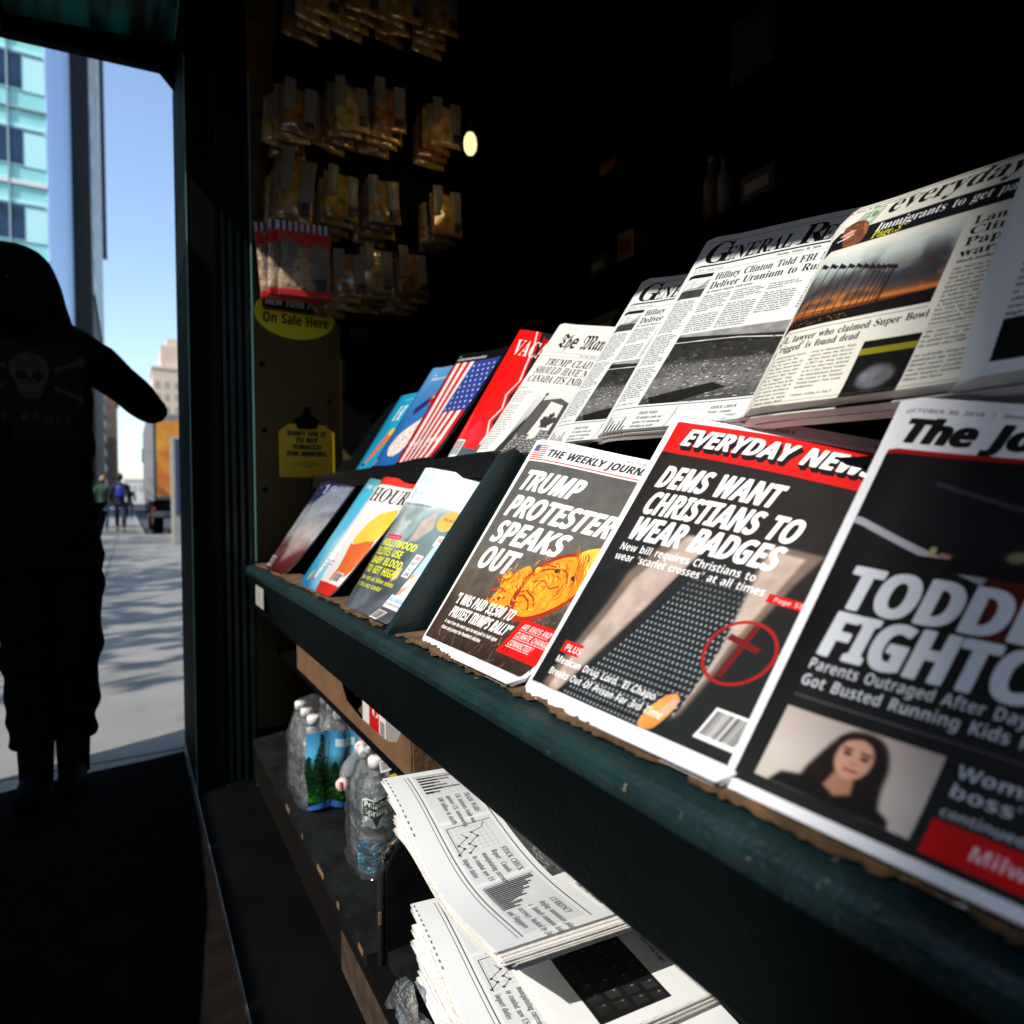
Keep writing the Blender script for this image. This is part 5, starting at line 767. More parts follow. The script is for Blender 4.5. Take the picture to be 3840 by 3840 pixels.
def cover_gossip():
    p = mag(480, 640, (.90, .91, .92)); p.gradient(0, 0, 1, 1, [(0, (.92, .93, .94)), (.2, (.86, .88, .89)), (.4, (.42, .50, .52)), (.6, (.40, .42, .42)), (.85, (.30, .31, .33)), (1, (.36, .37, .42))])
    p.rect(0, .74, 1, 1, (.90, .92, .94)); p.text("H", .03, .88, .085, 'S', (.74, .83, .89), fit=.17, bold=.02); p.text("H", .03, .765, .085, 'S', (.74, .83, .89), fit=.17, bold=.02); p.text("HOLLYWOOD HOT NEWS", .05, .72, .015, 'S', (.3, .35, .4))
    p.poly([(.12, .72), (.22, .66), (.36, .70), (.4, .55), (.34, .42), (.12, .4), (.03, .5)], (.62, .68, .68), .9, soft=5); p.poly([(.12, .64), (.2, .6), (.28, .62), (.26, .5), (.16, .48)], (.80, .82, .82), .8, soft=5); p.poly([(.40, .62), (.5, .7), (.58, .60), (.5, .5), (.42, .46)], (.86, .74, .66), .8, soft=6); p.grain(0, 0, 1, .74, .2, 60, 5, True)
    p.poly([(.40, .1), (.52, .25), (.56, .4), (.46, .5), (.34, .3)], (.25, .26, .28), .8, soft=8); p.poly([(.5, .3), (.56, .32), (.58, .25), (.52, .22)], (.86, .72, .64), soft=2)
    p.rect(.06, .475, .30, .505, (.86, .1, .35)); p.text("THE SHOCKING TRUTH", .075, .483, .012, 'S', (.97, .8, .86), fit=.2)
    for i, (t, f) in enumerate((("HOLLYWOOD", .52), ("ELITES USE", .42), ("BABY BLOOD", .5), ("TO GET HIGH!", .52))): p.text(t, .04, .425-.062*i, .048, 'S', (.93, .93, .13), fit=f, bold=.01)
    p.text("Star rats out fellow celebs", .04, .19, .028, 'S', (.92, .92, .2), fit=.56, bold=.004); p.text("in this crazy scandal!", .04, .145, .028, 'S', (.92, .92, .2), fit=.45, bold=.004)
    for k in range(24):
        t = k*math.pi/12; p.poly([(.66+.088*math.cos(t+.13), .66+.066*math.sin(t+.13)), (.66+.1*math.cos(t), .66+.075*math.sin(t)), (.66+.088*math.cos(t-.13), .66+.066*math.sin(t-.13)), (.66, .66)], (.84, .66, .26))
    p.ell(.66, .66, .09, .067, (.86, .69, .30)); p.text("Hussle", .6, .66, .024, 'S', (.55, .4, .12))
    p.rect(.8, .56, 1, .72, (.70, .80, .45)); p.ell(.89, .665, .05, .04, (.42, .28, .2)); p.poly([(.82, .56), (.84, .62), (.95, .62), (.98, .56)], (.25, .55, .7)); p.poly([(.855, .64), (.93, .64), (.92, .60), (.86, .6)], (.12, .09, .08)); p.rect(.84, .74, 1, .79, (.80, .40, .60)); p.text("LATEST NEW", .85, .765, .012, 'S', (.95, .85, .9)); p.text("SECRETS", .85, .75, .01, 'S', (.95, .85, .9))
    p.rect(.68, .495, 1, .565, (.92, .91, .91)); p.text("VON'S TELL ALL!", .695, .522, .028, 'S', (.62, .06, .16), fit=.29); p.text("ALL ABOUT THE DIVORCE AND MORE", .695, .503, .008, 'S', (.4, .4, .4), xs=.8)
    p.rect(.70, .20, 1, .495, (.70, .80, .86)); p.rect(.70, .16, .8, .3, (.88, .65, .28)); p.poly([(.70, .16), (.70, .25), (.77, .33), (.83, .36), (.93, .36), (1, .33), (1, .16)], (.90, .90, .90)); p.poly([(.82, .36), (.835, .40), (.9, .40), (.91, .36), (.87, .32)], (.78, .58, .48)); p.ell(.865, .43, .045, .045, (.84, .66, .57)); p.poly([(.815, .43), (.82, .475), (.86, .492), (.91, .48), (.915, .43), (.9, .455), (.86, .462), (.83, .455)], (.16, .12, .11)); p.line([(.845, .432), (.858, .432)], .006, (.15, .1, .1)); p.line([(.877, .432), (.89, .432)], .006, (.15, .1, .1)); p.line([(.85, .407), (.88, .407)], .005, (.6, .35, .32))
    p.poly([(.70, .2), (.76, .24), (.74, .17), (.70, .16)], (.82, .60, .48))
    p.rect(.60, .27, .68, .42, (.92, .92, .92)); 
    for i, (t, c) in enumerate((("FIND", (.62, .1, .2)), ("OUT!", (.2, .2, .5)), ("PAGE", (.3, .3, .3)), ("26", (.2, .2, .2)))): p.text(t, .61, .385-.035*i, .022 if i != 2 else .012, 'S', c, fit=.06 if i != 2 else .04)
    p.rect(.66, .08, .9, .16, (.92, .93, .94)); p.text("ALLABOUT", .67, .125, .022, 'S', (.2, .6, .75), fit=.2); p.text("THE REBOUND OF THE YEAR", .67, .098, .012, 'S', (.4, .4, .45), fit=.2); p.barcode(.66, .0, .8, .06, 2)
    return p
def cover_h():
    p = mag(c=(.12, .62, .78)); p.text("H", .3, .62, .2, 'B', (.85, .93, .95), xs=.9); p.text("THE HEALTH ISSUE", .3, .9, .02, 'S', (.7, .9, .95)); p.poly([(.28, .08), (.36, .06), (.62, .34), (.7, .45), (.6, .5), (.5, .42)], (.92, .42, .12), round_=2); p.ell(.62, .46, .1, .05, (.95, .75, .15)); p.rect(.22, .04, .3, .08, (.06, .1, .12)); p.gradient(0, 0, .16, 1, [(0, (.1, .55, .72)), (1, (.05, .5, .72))]); return p
def cover_drop():
    p = mag(c=(.22, .48, .76)); p.gradient(0, 0, 1, 1, [(0, (.38, .62, .82)), (.5, (.2, .46, .74)), (1, (.12, .38, .68))]); p.text("The", .2, .90, .022, 'S', (.85, .9, .95)); p.text("Internationalist", .2, .855, .034, 'S', (.9, .93, .96), fit=.7); p.poly([(.32, .55), (.55, .66), (.62, .58), (.40, .48)], (.14, .18, .42)); p.poly([(.55, .66), (.75, .75), (.82, .65), (.62, .58)], (.78, .12, .12)); p.ell(.78, .70, .05, .05, (.85, .4, .15)); p.text("GLUE", .6, .64, .04, 'S', (.95, .85, .85))
    d = [(.82, .52), (.72, .44), (.5, .36), (.36, .27), (.33, .17), (.42, .1), (.58, .08), (.72, .13), (.8, .22), (.84, .36)]; p.poly(d, (.93, .88, .86), round_=2)
    rg = random.Random(1)
    for i in range(420):
        u, v = rg.uniform(.33, .84), rg.uniform(.085, .5)
        if ((u-.58)/.25)**2+((v-.2)/.13)**2 < .92 or (.60 < u < .8 and .25 < v < .46 and v-.25 < (u-.45)*.8): p.line([(u, v), (u+rg.uniform(-.02, .02), v+rg.uniform(-.012, .012))], .005, rg.choice([(.75, .5, .5), (.3, .3, .35), (.85, .6, .5), (.2, .22, .3)]))
    p.barcode(.06, .02, .2, .07, 1); return p
def cover_flag():
    p = mag(c=(.06, .06, .07)); p.text("The", .1, .965, .016, 'S', (.9, .9, .9)); p.text("Internationalist", .1, .93, .026, 'S', (.92, .92, .92), fit=.55)
    us = [(.80, .1, .12), (.92, .90, .90)]
    for i in range(13): p.rect(.05+i*.0705, .02, .05+(i+1)*.0705, .91, us[i % 2])
    p.rect(.47, .43, .97, .91, (.18, .26, .58))
    for r in range(9):
        for c in range(5):
            u, v = .52+c*.095+(.045 if r % 2 else 0), .46+r*.05
            if u < .95: p.poly([(u+(.02 if k % 2 == 0 else .008)*math.cos(math.pi/2+k*math.pi/5), v+(.015 if k % 2 == 0 else .006)*math.sin(math.pi/2+k*math.pi/5)) for k in range(10)], (.95, .95, .97))
    p.text("Goodbye, America", .1, .16, .055, 'B', (.95, .95, .95), fit=.8, shear=.1); p.text("Why the end of an era matters", .1, .125, .016, 'S', (.92, .92, .92), fit=.6); return p
def cover_red():
    p = mag(c=(.86, .07, .07)); p.poly([(.42, 1), (.5, .86), (.55, .7), (.6, .6), (.52, .5), (.58, .4), (.5, .3), (.62, .2), (.55, .06), (1, 0), (1, 1)], (.12, .11, .13)); p.poly([(.5, .97), (.7, .93), (.95, .96), (1, .8), (1, .3), (.85, .36), (.72, .3), (.66, .45), (.58, .6), (.62, .75)], (.62, .08, .07)); p.poly([(.66, .9), (.95, .93), (1, .78), (.8, .76), (.68, .8)], (.42, .62, .82)); p.poly([(.66, .72), (.78, .76), (.92, .72), (.9, .66), (.76, .64)], (.12, .1, .12)); p.ell(.79, .69, .05, .022, (.75, .85, .92)); p.ell(.8, .69, .02, .018, (.05, .05, .1)); p.poly([(.62, .5), (.72, .56), (.9, .5), (.8, .42), (.68, .4)], (.08, .07, .08)); p.poly([(.35, 1), (.46, .86), (.52, .7), (.56, .62), (.47, .5), (.54, .4), (.45, .3), (.56, .2), (.5, .05), (.46, .05), (.52, .2), (.42, .3), (.51, .4), (.44, .5), (.53, .61), (.49, .7), (.43, .86), (.32, 1)], (.85, .83, .84)); p.rect(0, 0, 1, .13, (.30, .36, .37)); p.poly([(.45, .02), (.9, .32), (1, .3), (1, 0)], (.30, .36, .37)); p.poly([(0, .13), (.2, .13), (.5, .22), (.5, .05), (0, .05)], (.86, .07, .07)); p.rect(0, 0, 1, .09, (.28, .34, .35)); p.text("VACANT", .1, .80, .12, 'B', (.93, .93, .93), fit=.9); p.a = p.a[:, np.clip((np.arange(p.w)/.60).astype(int), 0, p.w-1)]; p.barcode(.02, .01, .13, .14, 8); return p

# ---- signs
def sign_on_sale():
    p = Page(420, 260, (.96, .90, .06)); p.rect(.1, .58, .9, .88, (.04, .04, .04)); p.text("NEW YORK POST", .13, .66, .15, 'S', (.9, .9, .9), fit=.74, shear=.22, bold=.02); p.rect(.12, .54, .9, .575, (.6, .12, .05)); p.text("On Sale Here", .1, .3, .2, 'S', (.05, .05, .04), fit=.82, bold=.01); return p
def sign_card():
    p = Page(330, 330, (.97, .78, .06))
    for i, (t, f) in enumerate((("DON'T USE IT", .7), ("TO BUY", .4), ("TOBACCO", .52), ("FOR MINORS.", .72))): p.text(t, .5-f/2, .77-.125*i, .085, 'S', (.05, .04, .03), fit=f, bold=.04)
    for i in range(3): p.text(("CALL 311 FOR HELP", "U.S. DEPT OF HEALTH PREVENTION", "NYC TOBACCO")[i], .5, .27-.04*i, .02, 'S', (.2, .15, .05), anchor='c')
    return p

# ---------------------------------------------------------------- paints
def speckle(m, col, scale, lo, hi):
    """scattered chips and scratches through the paint"""
    t = m.node_tree; b = t.nodes['Principled BSDF']; lk = b.inputs['Base Color'].links[0]; s = lk.from_socket; t.links.remove(lk)
    tc = t.nodes.new('ShaderNodeTexCoord'); n = t.nodes.new('ShaderNodeTexNoise'); n.inputs['Scale'].default_value = scale; n.inputs['Detail'].default_value = 5; n.inputs['Roughness'].default_value = .7; t.links.new(tc.outputs['Object'], n.inputs[0])
    r = t.nodes.new('ShaderNodeValToRGB'); r.color_ramp.elements[0].position = lo; r.color_ramp.elements[1].position = hi; t.links.new(n.outputs[0], r.inputs[0])
    mx = t.nodes.new('ShaderNodeMix'); mx.data_type = 'RGBA'; mx.inputs[7].default_value = (*col, 1); t.links.new(r.outputs[0], mx.inputs[0]); t.links.new(s, mx.inputs[6]); t.links.new(mx.outputs[2], b.inputs['Base Color'])
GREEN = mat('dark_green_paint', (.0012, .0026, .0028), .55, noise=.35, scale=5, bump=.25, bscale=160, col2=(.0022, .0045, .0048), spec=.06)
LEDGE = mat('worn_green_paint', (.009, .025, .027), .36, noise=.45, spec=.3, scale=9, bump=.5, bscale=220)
speckle(LEDGE, (.20, .20, .17), 70, .66, .69)
BLACK = mat('black_paint', (.002, .0023, .0026), .7, spec=.06, noise=.4, scale=4, bump=.15, bscale=60)
GLOSS = mat('glossy_dark_paint', (.004, .007, .008), .22, spec=.3, noise=.3, scale=3, bump=.06, bscale=20, stretch=(4, 4, .6))
WALL = mat('tan_enamel', (.12, .078, .024), .5, spec=.2, noise=.15, scale=3, bump=.05, bscale=30)
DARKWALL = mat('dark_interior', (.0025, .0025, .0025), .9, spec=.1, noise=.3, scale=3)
STEEL = mat('dull_steel', (.10, .10, .105), .26, metal=.9, noise=.3, scale=6, bump=.1, bscale=40, stretch=(1, .2, 1))
EDGE = mat('bare_edge', (.30, .30, .29), .35, metal=.6, noise=.4, scale=30)
CARD = mat('corrugated_cardboard', (.15, .078, .034), .9, noise=.22, scale=14, bump=.5, bscale=120)
PAPER = mat('newsprint_body', (.78, .765, .72), .85, noise=.05, scale=30, bump=.7, bscale=26, stretch=(3, 3, 90))
WHITEP = mat('blank_paper', (.80, .79, .76), .8, noise=.04, scale=10)
CONC = mat('sidewalk_concrete', (.25, .24, .22), .88, noise=.16, scale=2.2, bump=.25, bscale=50)

# ---------------------------------------------------------------- ground
def slab_material():
    m = CONC; t = m.node_tree; b = t.nodes['Principled BSDF']; lk = b.inputs['Base Color'].links[0]; s = lk.from_socket; t.links.remove(lk)
    tc = t.nodes.new('ShaderNodeTexCoord'); br = t.nodes.new('ShaderNodeTexBrick'); br.offset = 0; br.inputs['Scale'].default_value = 1; br.inputs['Brick Width'].default_value = 1.52; br.inputs['Row Height'].default_value = 1.52; br.inputs['Mortar Size'].default_value = .012
    br.inputs['Color1'].default_value = (1, 1, 1, 1); br.inputs['Color2'].default_value = (.88, .88, .88, 1); br.inputs['Mortar'].default_value = (.3, .3, .3, 1)
    mp = t.nodes.new('ShaderNodeMapping'); mp.inputs['Location'].default_value = (.25, .35, 0); t.links.new(tc.outputs['Object'], mp.inputs[0]); t.links.new(mp.outputs[0], br.inputs[0])
    mx = t.nodes.new('ShaderNodeMix'); mx.data_type = 'RGBA'; mx.blend_type = 'MULTIPLY'; mx.inputs[0].default_value = 1; t.links.new(s, mx.inputs[6]); t.links.new(br.outputs[0], mx.inputs[7]); t.links.new(mx.outputs[2], b.inputs['Base Color'])
slab_material()
ASPH = mat('asphalt', (.05, .05, .052), .9, noise=.3, scale=6, bump=.4, bscale=90)
mesh('ground', [(-600, -60, -.13), (600, -60, -.13), (600, 900, -.13), (-600, 900, -.13)], [(0, 1, 2, 3)], ASPH)['kind'] = 'structure'
sw = MB(); sw.prism([(-14, -.2), (2.9, -.2), (2.9, 0), (-14, 0)], -40, 5.0); sw.prism([(-14, -.2), (1.3, -.2), (1.3, 0), (-14, 0)], 5.0, 20.4); sw.prism([(-14, -.2), (.28, -.2), (.28, 0), (-14, 0)], 20.4, 190)
sw.build('sidewalk', CONC)['kind'] = 'structure'
kb = MB(); kb.box(.28, 20.4, -.2, .40, 190, .003); kb.build('kerb', mat('kerb_stone', (.30, .30, .29), .8, noise=.2, scale=8))['kind'] = 'structure'
dirt = MB(); dirt.grid(lambda u, v: (.0+.165*u+.01*math.sin(9*v)*(1-u), .3+2.1*v, .004+.002*math.sin(40*u+17*v)), 12, 60)
dirt.build('packed_dirt_strip', mat('packed_dirt', (.075, .04, .02), .95, noise=.5, scale=14, bump=.8, bscale=60), smooth=True)['kind'] = 'structure'
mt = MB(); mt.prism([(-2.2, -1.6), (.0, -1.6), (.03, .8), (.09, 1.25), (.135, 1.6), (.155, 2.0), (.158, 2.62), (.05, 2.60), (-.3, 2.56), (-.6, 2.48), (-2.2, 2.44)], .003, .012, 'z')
tag(mt.build('ground_shade_sheet', mat('ground_shade_black', (.003, .003, .003), 1.0, noise=.3, scale=20, bump=.3, bscale=200, spec=.04)), 'large black sheet added on the sidewalk for the deep shade in front of the newsstand', 'mat')  # black sheet added to stand in for deep shade on the ground

# ---------------------------------------------------------------- the newsstand: one thing with its parts
NS = thing('newsstand', 'dark green sidewalk newsstand with sloping racks, canopy and lit interior', 'newsstand', (.16, 2.2, 0))
YN, YF = -.75, 2.30                                        # near and far ends of the stall
def rack_pt(d, off, x0=.35, z0=.709, tilt=54.5):
    t = R_(tilt); return x0+d*math.cos(t)-off*math.sin(t), z0+d*math.sin(t)+off*math.cos(t)
# ledge with a rounded nose, and the undercut fascia below it
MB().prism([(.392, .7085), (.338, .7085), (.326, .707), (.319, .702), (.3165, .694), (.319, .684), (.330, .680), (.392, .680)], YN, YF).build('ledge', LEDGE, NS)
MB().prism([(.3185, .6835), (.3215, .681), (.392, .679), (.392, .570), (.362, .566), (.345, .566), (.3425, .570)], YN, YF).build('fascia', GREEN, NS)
rp = MB(); a = rack_pt(-.01, -.052); b = rack_pt(.46, -.052); c = rack_pt(.46, -.07); d = rack_pt(-.01, -.07)
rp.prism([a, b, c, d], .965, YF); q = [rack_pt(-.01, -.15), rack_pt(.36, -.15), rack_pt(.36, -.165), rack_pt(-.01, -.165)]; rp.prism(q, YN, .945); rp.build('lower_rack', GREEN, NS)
# upper shelf, magazine side (steel lip) and newspaper side
us = MB(); us.prism([(.548, .9535), (.548, .9975), (.5515, .9975), (.5515, .9585), (.66, .9585), (.66, .9535)], 1.0, YF); us.box(.5515, .9975, .9535, .66, 1.0015, .9975); us.build('steel_lip', STEEL, NS)
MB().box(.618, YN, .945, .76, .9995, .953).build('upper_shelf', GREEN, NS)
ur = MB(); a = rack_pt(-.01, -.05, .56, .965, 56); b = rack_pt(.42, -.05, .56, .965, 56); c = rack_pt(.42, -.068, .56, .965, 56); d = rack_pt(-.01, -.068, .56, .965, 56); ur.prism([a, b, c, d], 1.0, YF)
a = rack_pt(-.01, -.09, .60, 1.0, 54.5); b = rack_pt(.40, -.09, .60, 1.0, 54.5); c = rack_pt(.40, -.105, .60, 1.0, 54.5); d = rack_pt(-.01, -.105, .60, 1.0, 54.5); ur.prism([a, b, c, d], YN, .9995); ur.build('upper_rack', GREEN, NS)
dv = MB(); dv.prism([(.334, .7095), rack_pt(.02, .012), rack_pt(.34, .008), rack_pt(.36, -.004), rack_pt(.36, -.049), rack_pt(0, -.049)], .9455, .9645); dv.build('rack_divider', mat('divider_green', (.008, .019, .020), .35, noise=.3, scale=12, bump=.3, bscale=90), NS)
# lower shelves, plinth and base plate
MB().box(.425, 1.0, .398, 1.1, YF, .413).build('middle_shelf', BLACK, NS)
SH = mat('scuffed_shelf', (.008, .0095, .010), .7, spec=.12, noise=.5, scale=18, bump=.4, bscale=120)
bs = MB(); bs.box(.331, 1.058, .128, 1.1, YF, .150); bs.box(.365, .15, .128, 1.1, 1.046, .150); bs.build('bottom_shelf', SH, NS)
wo = mat('raw_wood', (.16, .085, .035), .85, noise=.4, scale=20, bump=.5, bscale=60, stretch=(1, .15, 1))
MB().box(.3332, .95, .024, .3343, 1.22, .100).build('bare_wood_patch', mat('dull_bare_wood', (.045, .022, .009), .9, noise=.6, scale=24, bump=.5, bscale=60), NS)
for (y0, y1) in ((1.075, 1.10), (1.22, 1.235), (1.335, 1.385), (1.52, 1.528), (1.66, 1.70)): MB().box(.3298, y0, .138, .3309, y1, .1485).build('worn_chip', wo, NS)
MB().box(.3345, YN, .022, 1.1, YF, .127).build('plinth', mat('dark_wood_plinth', (.004, .003, .0025), .9, spec=.1, noise=.5, scale=10, bump=.4, bscale=50, stretch=(1, .2, 1)), NS)
MB().box(.166, YN, .006, .334, 2.2, .021).build('base_plate', BLACK, NS); MB().box(.163, YN, .004, .166, 2.73, .0235).build('base_edge', EDGE, NS)
# far post, folded shutter and end wall
po = MB(); po.box(.168, 2.205, .004, .252, 2.74, 2.42, .006); po.build('corner_post', BLACK, NS)
sh = MB()
for k in range(4):
    x = .256+.023*k; sh.prism([(x, 2.225), (x+.006, 2.21), (x+.016, 2.21), (x+.022, 2.225), (x+.022, 2.30), (x, 2.30)], .02, 2.75, 'z')
sh.build('folded_shutter', GLOSS, NS)
MB().box(.1655, 2.2025, .02, .1685, 2.2055, 2.25).build('post_edge_glint', mat('edge_glint_green', (.10, .26, .25), .3, noise=.2, scale=6), NS); MB().box(.3475, 2.2075, .72, .3515, 2.2125, 2.25).build('shutter_edge_glint', MATS['edge_glint_green'], NS)  # pale strips paint the sky's reflection along the post and shutter edges
MB().box(.352, 2.32, .0, 1.80, 2.36, 2.80).build('end_wall', WALL, NS)
for (x, z) in ((.385, 2.515), (.39, 1.58), (.395, 1.37), (.40, 1.15), (.40, .95), (.40, 2.2), (.62, 1.26), (.40, 1.8)): MB().lathe([(0, 0), (.009, 0), (.009, .003), (.006, .006), (0, .006)], (x, 2.32, z), 10, Vector((0, -1, 0))).build('wall_bolt', BLACK, NS)
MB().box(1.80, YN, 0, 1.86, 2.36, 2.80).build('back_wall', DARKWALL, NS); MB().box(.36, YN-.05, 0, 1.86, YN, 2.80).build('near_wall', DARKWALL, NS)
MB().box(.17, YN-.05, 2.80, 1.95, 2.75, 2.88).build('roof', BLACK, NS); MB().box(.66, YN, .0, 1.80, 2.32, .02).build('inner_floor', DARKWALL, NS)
MB().prism([(.17, 2.42), (.30, 2.42), (.30, 2.80), (.17, 2.80)], YN-.05, 2.75).build('header_beam', BLACK, NS)
# canopy over the sidewalk: translucent green panel in a black frame
CX = -.33
tm = bpy.data.materials.new('green_fibreglass'); tm.use_nodes = True; t = tm.node_tree; pb = t.nodes['Principled BSDF']; out = t.nodes['Material Output']
tl = t.nodes.new('ShaderNodeBsdfTranslucent'); mx = t.nodes.new('ShaderNodeMixShader'); mx.inputs[0].default_value = .5; n = t.nodes.new('ShaderNodeTexNoise'); n.inputs['Scale'].default_value = 3; n.inputs['Detail'].default_value = 5; tc = t.nodes.new('ShaderNodeTexCoord'); mp = t.nodes.new('ShaderNodeMapping'); mp.inputs['Scale'].default_value = (6, .7, 1); t.links.new(tc.outputs['Object'], mp.inputs[0]); t.links.new(mp.outputs[0], n.inputs[0])
rr = t.nodes.new('ShaderNodeValToRGB'); rr.color_ramp.elements[0].position = .38; rr.color_ramp.elements[1].position = .6; rr.color_ramp.elements[0].color = (.004, .014, .014, 1); rr.color_ramp.elements[1].color = (.02, .16, .15, 1); t.links.new(n.outputs[0], rr.inputs[0]); t.links.new(rr.outputs[0], tl.inputs[0]); t.links.new(rr.outputs[0], pb.inputs['Base Color']); t.links.new(pb.outputs[0], mx.inputs[1]); t.links.new(tl.outputs[0], mx.inputs[2]); t.links.new(mx.outputs[0], out.inputs[0])
MB().prism([(CX+.02, 2.455), (.168, 2.52), (.168, 2.526), (CX+.02, 2.461)], -.6, 2.60).build('canopy_panel', tm, NS)
cf = MB(); cf.prism([(CX, 2.395), (CX+.02, 2.395), (CX+.02, 2.47), (CX, 2.47)], -.6, 2.64); cf.prism([(CX+.02, 2.395), (.168, 2.425), (.168, 2.56), (CX+.02, 2.49)], 2.602, 2.64); cf.prism([(CX+.02, 2.395), (.168, 2.425), (.168, 2.54), (CX+.02, 2.48)], -.6, -.57)
cf.build('canopy_frame', BLACK, NS); br = MB(); br.prism([(.118, 2.425), (.168, 2.37), (.168, 2.425)], 2.605, 2.637); br.build('canopy_bracket', BLACK, NS)
MB().box(.3165, 1.90, .612, .3185, 2.02, .668).build('price_label', mat('faded_label', (.35, .35, .33), .6, noise=.2, scale=20), NS)

# torn cardboard lining under the papers
def torn(name, y0, y1, seed, label):
    rg = random.Random(seed); V = []; F = []; n = int((y1-y0)/.006)
    for i in range(n+1):
        y = y0+(y1-y0)*i/n; x = .3445-.004*math.sin(i*.11+seed)*math.sin(i*.045)-rg.random()*.0035-(.008 if rg.random() < .04 else 0)+(.006 if math.sin(i*.21+seed) > .8 else 0); z = .7105+.003*rg.random()
        V += [(x, y, z), (.40, y, .7105), (x, y, z+.0035), (.40, y, .7145)]
    for i in range(n):
        a, b = i*4, i*4+4; F += [(a+2, b+2, b+3, a+3), (a, a+1, b+1, b), (a, b, b+2, a+2)]
    tag(mesh(name, V, F, mat('old_cardboard', (.13, .07, .03), .95, noise=.5, scale=40, bump=.8, bscale=150)), label, 'cardboard')
torn('cardboard_lining', -.5, .925, 3, 'torn corrugated cardboard strip under the three tabloids on the ledge')
torn('cardboard_lining', .99, 2.18, 5, 'torn cardboard strip under the lower row of magazines')

# ---------------------------------------------------------------- newspapers and magazines in the racks
NSEG = 18
def sheet_fn(p, tilt, L, W, a0, a1, ease=.6, curl=.006, curlw=.05, wob=.0035, seed=0, toproll=0.0):
    """point of a page: u away from the spine (towards the viewer), v up the rack; the page turns about its spine from a0 (foot) to a1 (head)"""
    t = R_(tilt); s = Vector((math.cos(t), 0, math.sin(t))); e1 = Vector((0, -1, 0)); e2 = s.cross(e1); rg = random.Random(seed); ph = rg.random()*6, rg.random()*6; bow = rg.uniform(-.001, .006); lift = rg.uniform(0, .012)
    def fn(u, v, off=0.0):
        a = R_(a0+(a1-a0)*v**ease); q = math.cos(a)*e1+math.sin(a)*e2; nn = -(-math.sin(a)*e1+math.cos(a)*e2)
        h = bow*math.sin(math.pi*v)*min(1, u*3)+lift*max(0, (u-.7)/.3)**2*max(0, (v-.6)/.4)-curl*max(0, 1-u/curlw)**2+wob*math.sin(5*u+ph[0])*math.sin(3.1*v+ph[1])*min(1, u*6)
        if toproll: h -= toproll*max(0, (v-.9)/.1)**2
        return Vector(p)+s*(L*v)+q*(W*u)+nn*(h-off)
    return fn
def publication(name, label, cat, fn, cover, thick, group=None, nu=NSEG, nv=NSEG+4, body=None, spine=None):
    """a folded paper or a stapled magazine: printed front cover, and the block of inner pages with its edges"""
    o = thing(name, label, cat, tuple(fn(0, 0)), group)
    V = [fn(i/nu, j/nv) for j in range(nv+1) for i in range(nu+1)]; uv = [(i/nu, j/nv) for j in range(nv+1) for i in range(nu+1)]
    F = [(j*(nu+1)+i, j*(nu+1)+i+1, (j+1)*(nu+1)+i+1, (j+1)*(nu+1)+i) for j in range(nv) for i in range(nu)]
    mesh('front_page' if cat == 'newspaper' else 'front_cover', V, F, cover, o, uv, True)
    n = len(V); e = .0006
    V2 = [fn(.002+.994*i/nu, .002+.994*j/nv, e) for j in range(nv+1) for i in range(nu+1)]+[fn(.006+.988*i/nu, .001+.99*j/nv, thick) for j in range(nv+1) for i in range(nu+1)]
    F2 = [q for q in F]+[tuple(n+i for i in q[::-1]) for q in F]
    ring = [i for i in range(nu+1)]+[j*(nu+1)+nu for j in range(1, nv+1)]+[nv*(nu+1)+i for i in range(nu-1, -1, -1)]+[j*(nu+1) for j in range(nv-1, 0, -1)]
    F2 += [(ring[k], n+ring[k], n+ring[(k+1) % len(ring)], ring[(k+1) % len(ring)]) for k in range(len(ring))]
    mesh('inner_pages', V2, F2, body or WHITEP, o)
    return o
def copy_tree(o, delta, label, group=None):
    c = o.copy(); link(c); c.location = Vector(o.location)+Vector(delta); c['label'] = label
    if group: c['group'] = group
    for ch in list(o.children):
        k = ch.copy(); link(k); k.parent = c
    return c
def behind(o, tilt, n, step, label, group, dy=.004, out=.0035, drop=0.0):
    t = R_(tilt); rg = random.Random(hash(label) % 97 if False else len(label)); nn = Vector((-math.sin(t), 0, math.cos(t)))
    o['group'] = group
    for k in range(1, n+1):
        j = rg.uniform(-dy, dy); copy_tree(o, nn*(-step*k)+Vector((0, abs(j)+out*k, 0))+Vector((math.cos(t), 0, math.sin(t)))*(rg.uniform(-.004, .0)-drop*k), label, group)

P_W = printed('print_weekly', page_weekly(), .55, spec=.2); P_E = printed('print_everyday_tabloid', page_everyday_tabloid(), .55, spec=.18); P_J = printed('print_the_j', page_the_j(), .55, spec=.15)
P_B = printed('print_everyday_broadsheet', page_everyday_broadsheet(), .75, spec=.12); P_G = printed('print_general', page_general(), .75, spec=.12); P_M = printed('print_manhattan', page_manhattan(), .75, spec=.12); P_L = printed('print_last', page_last(), .75, spec=.12)
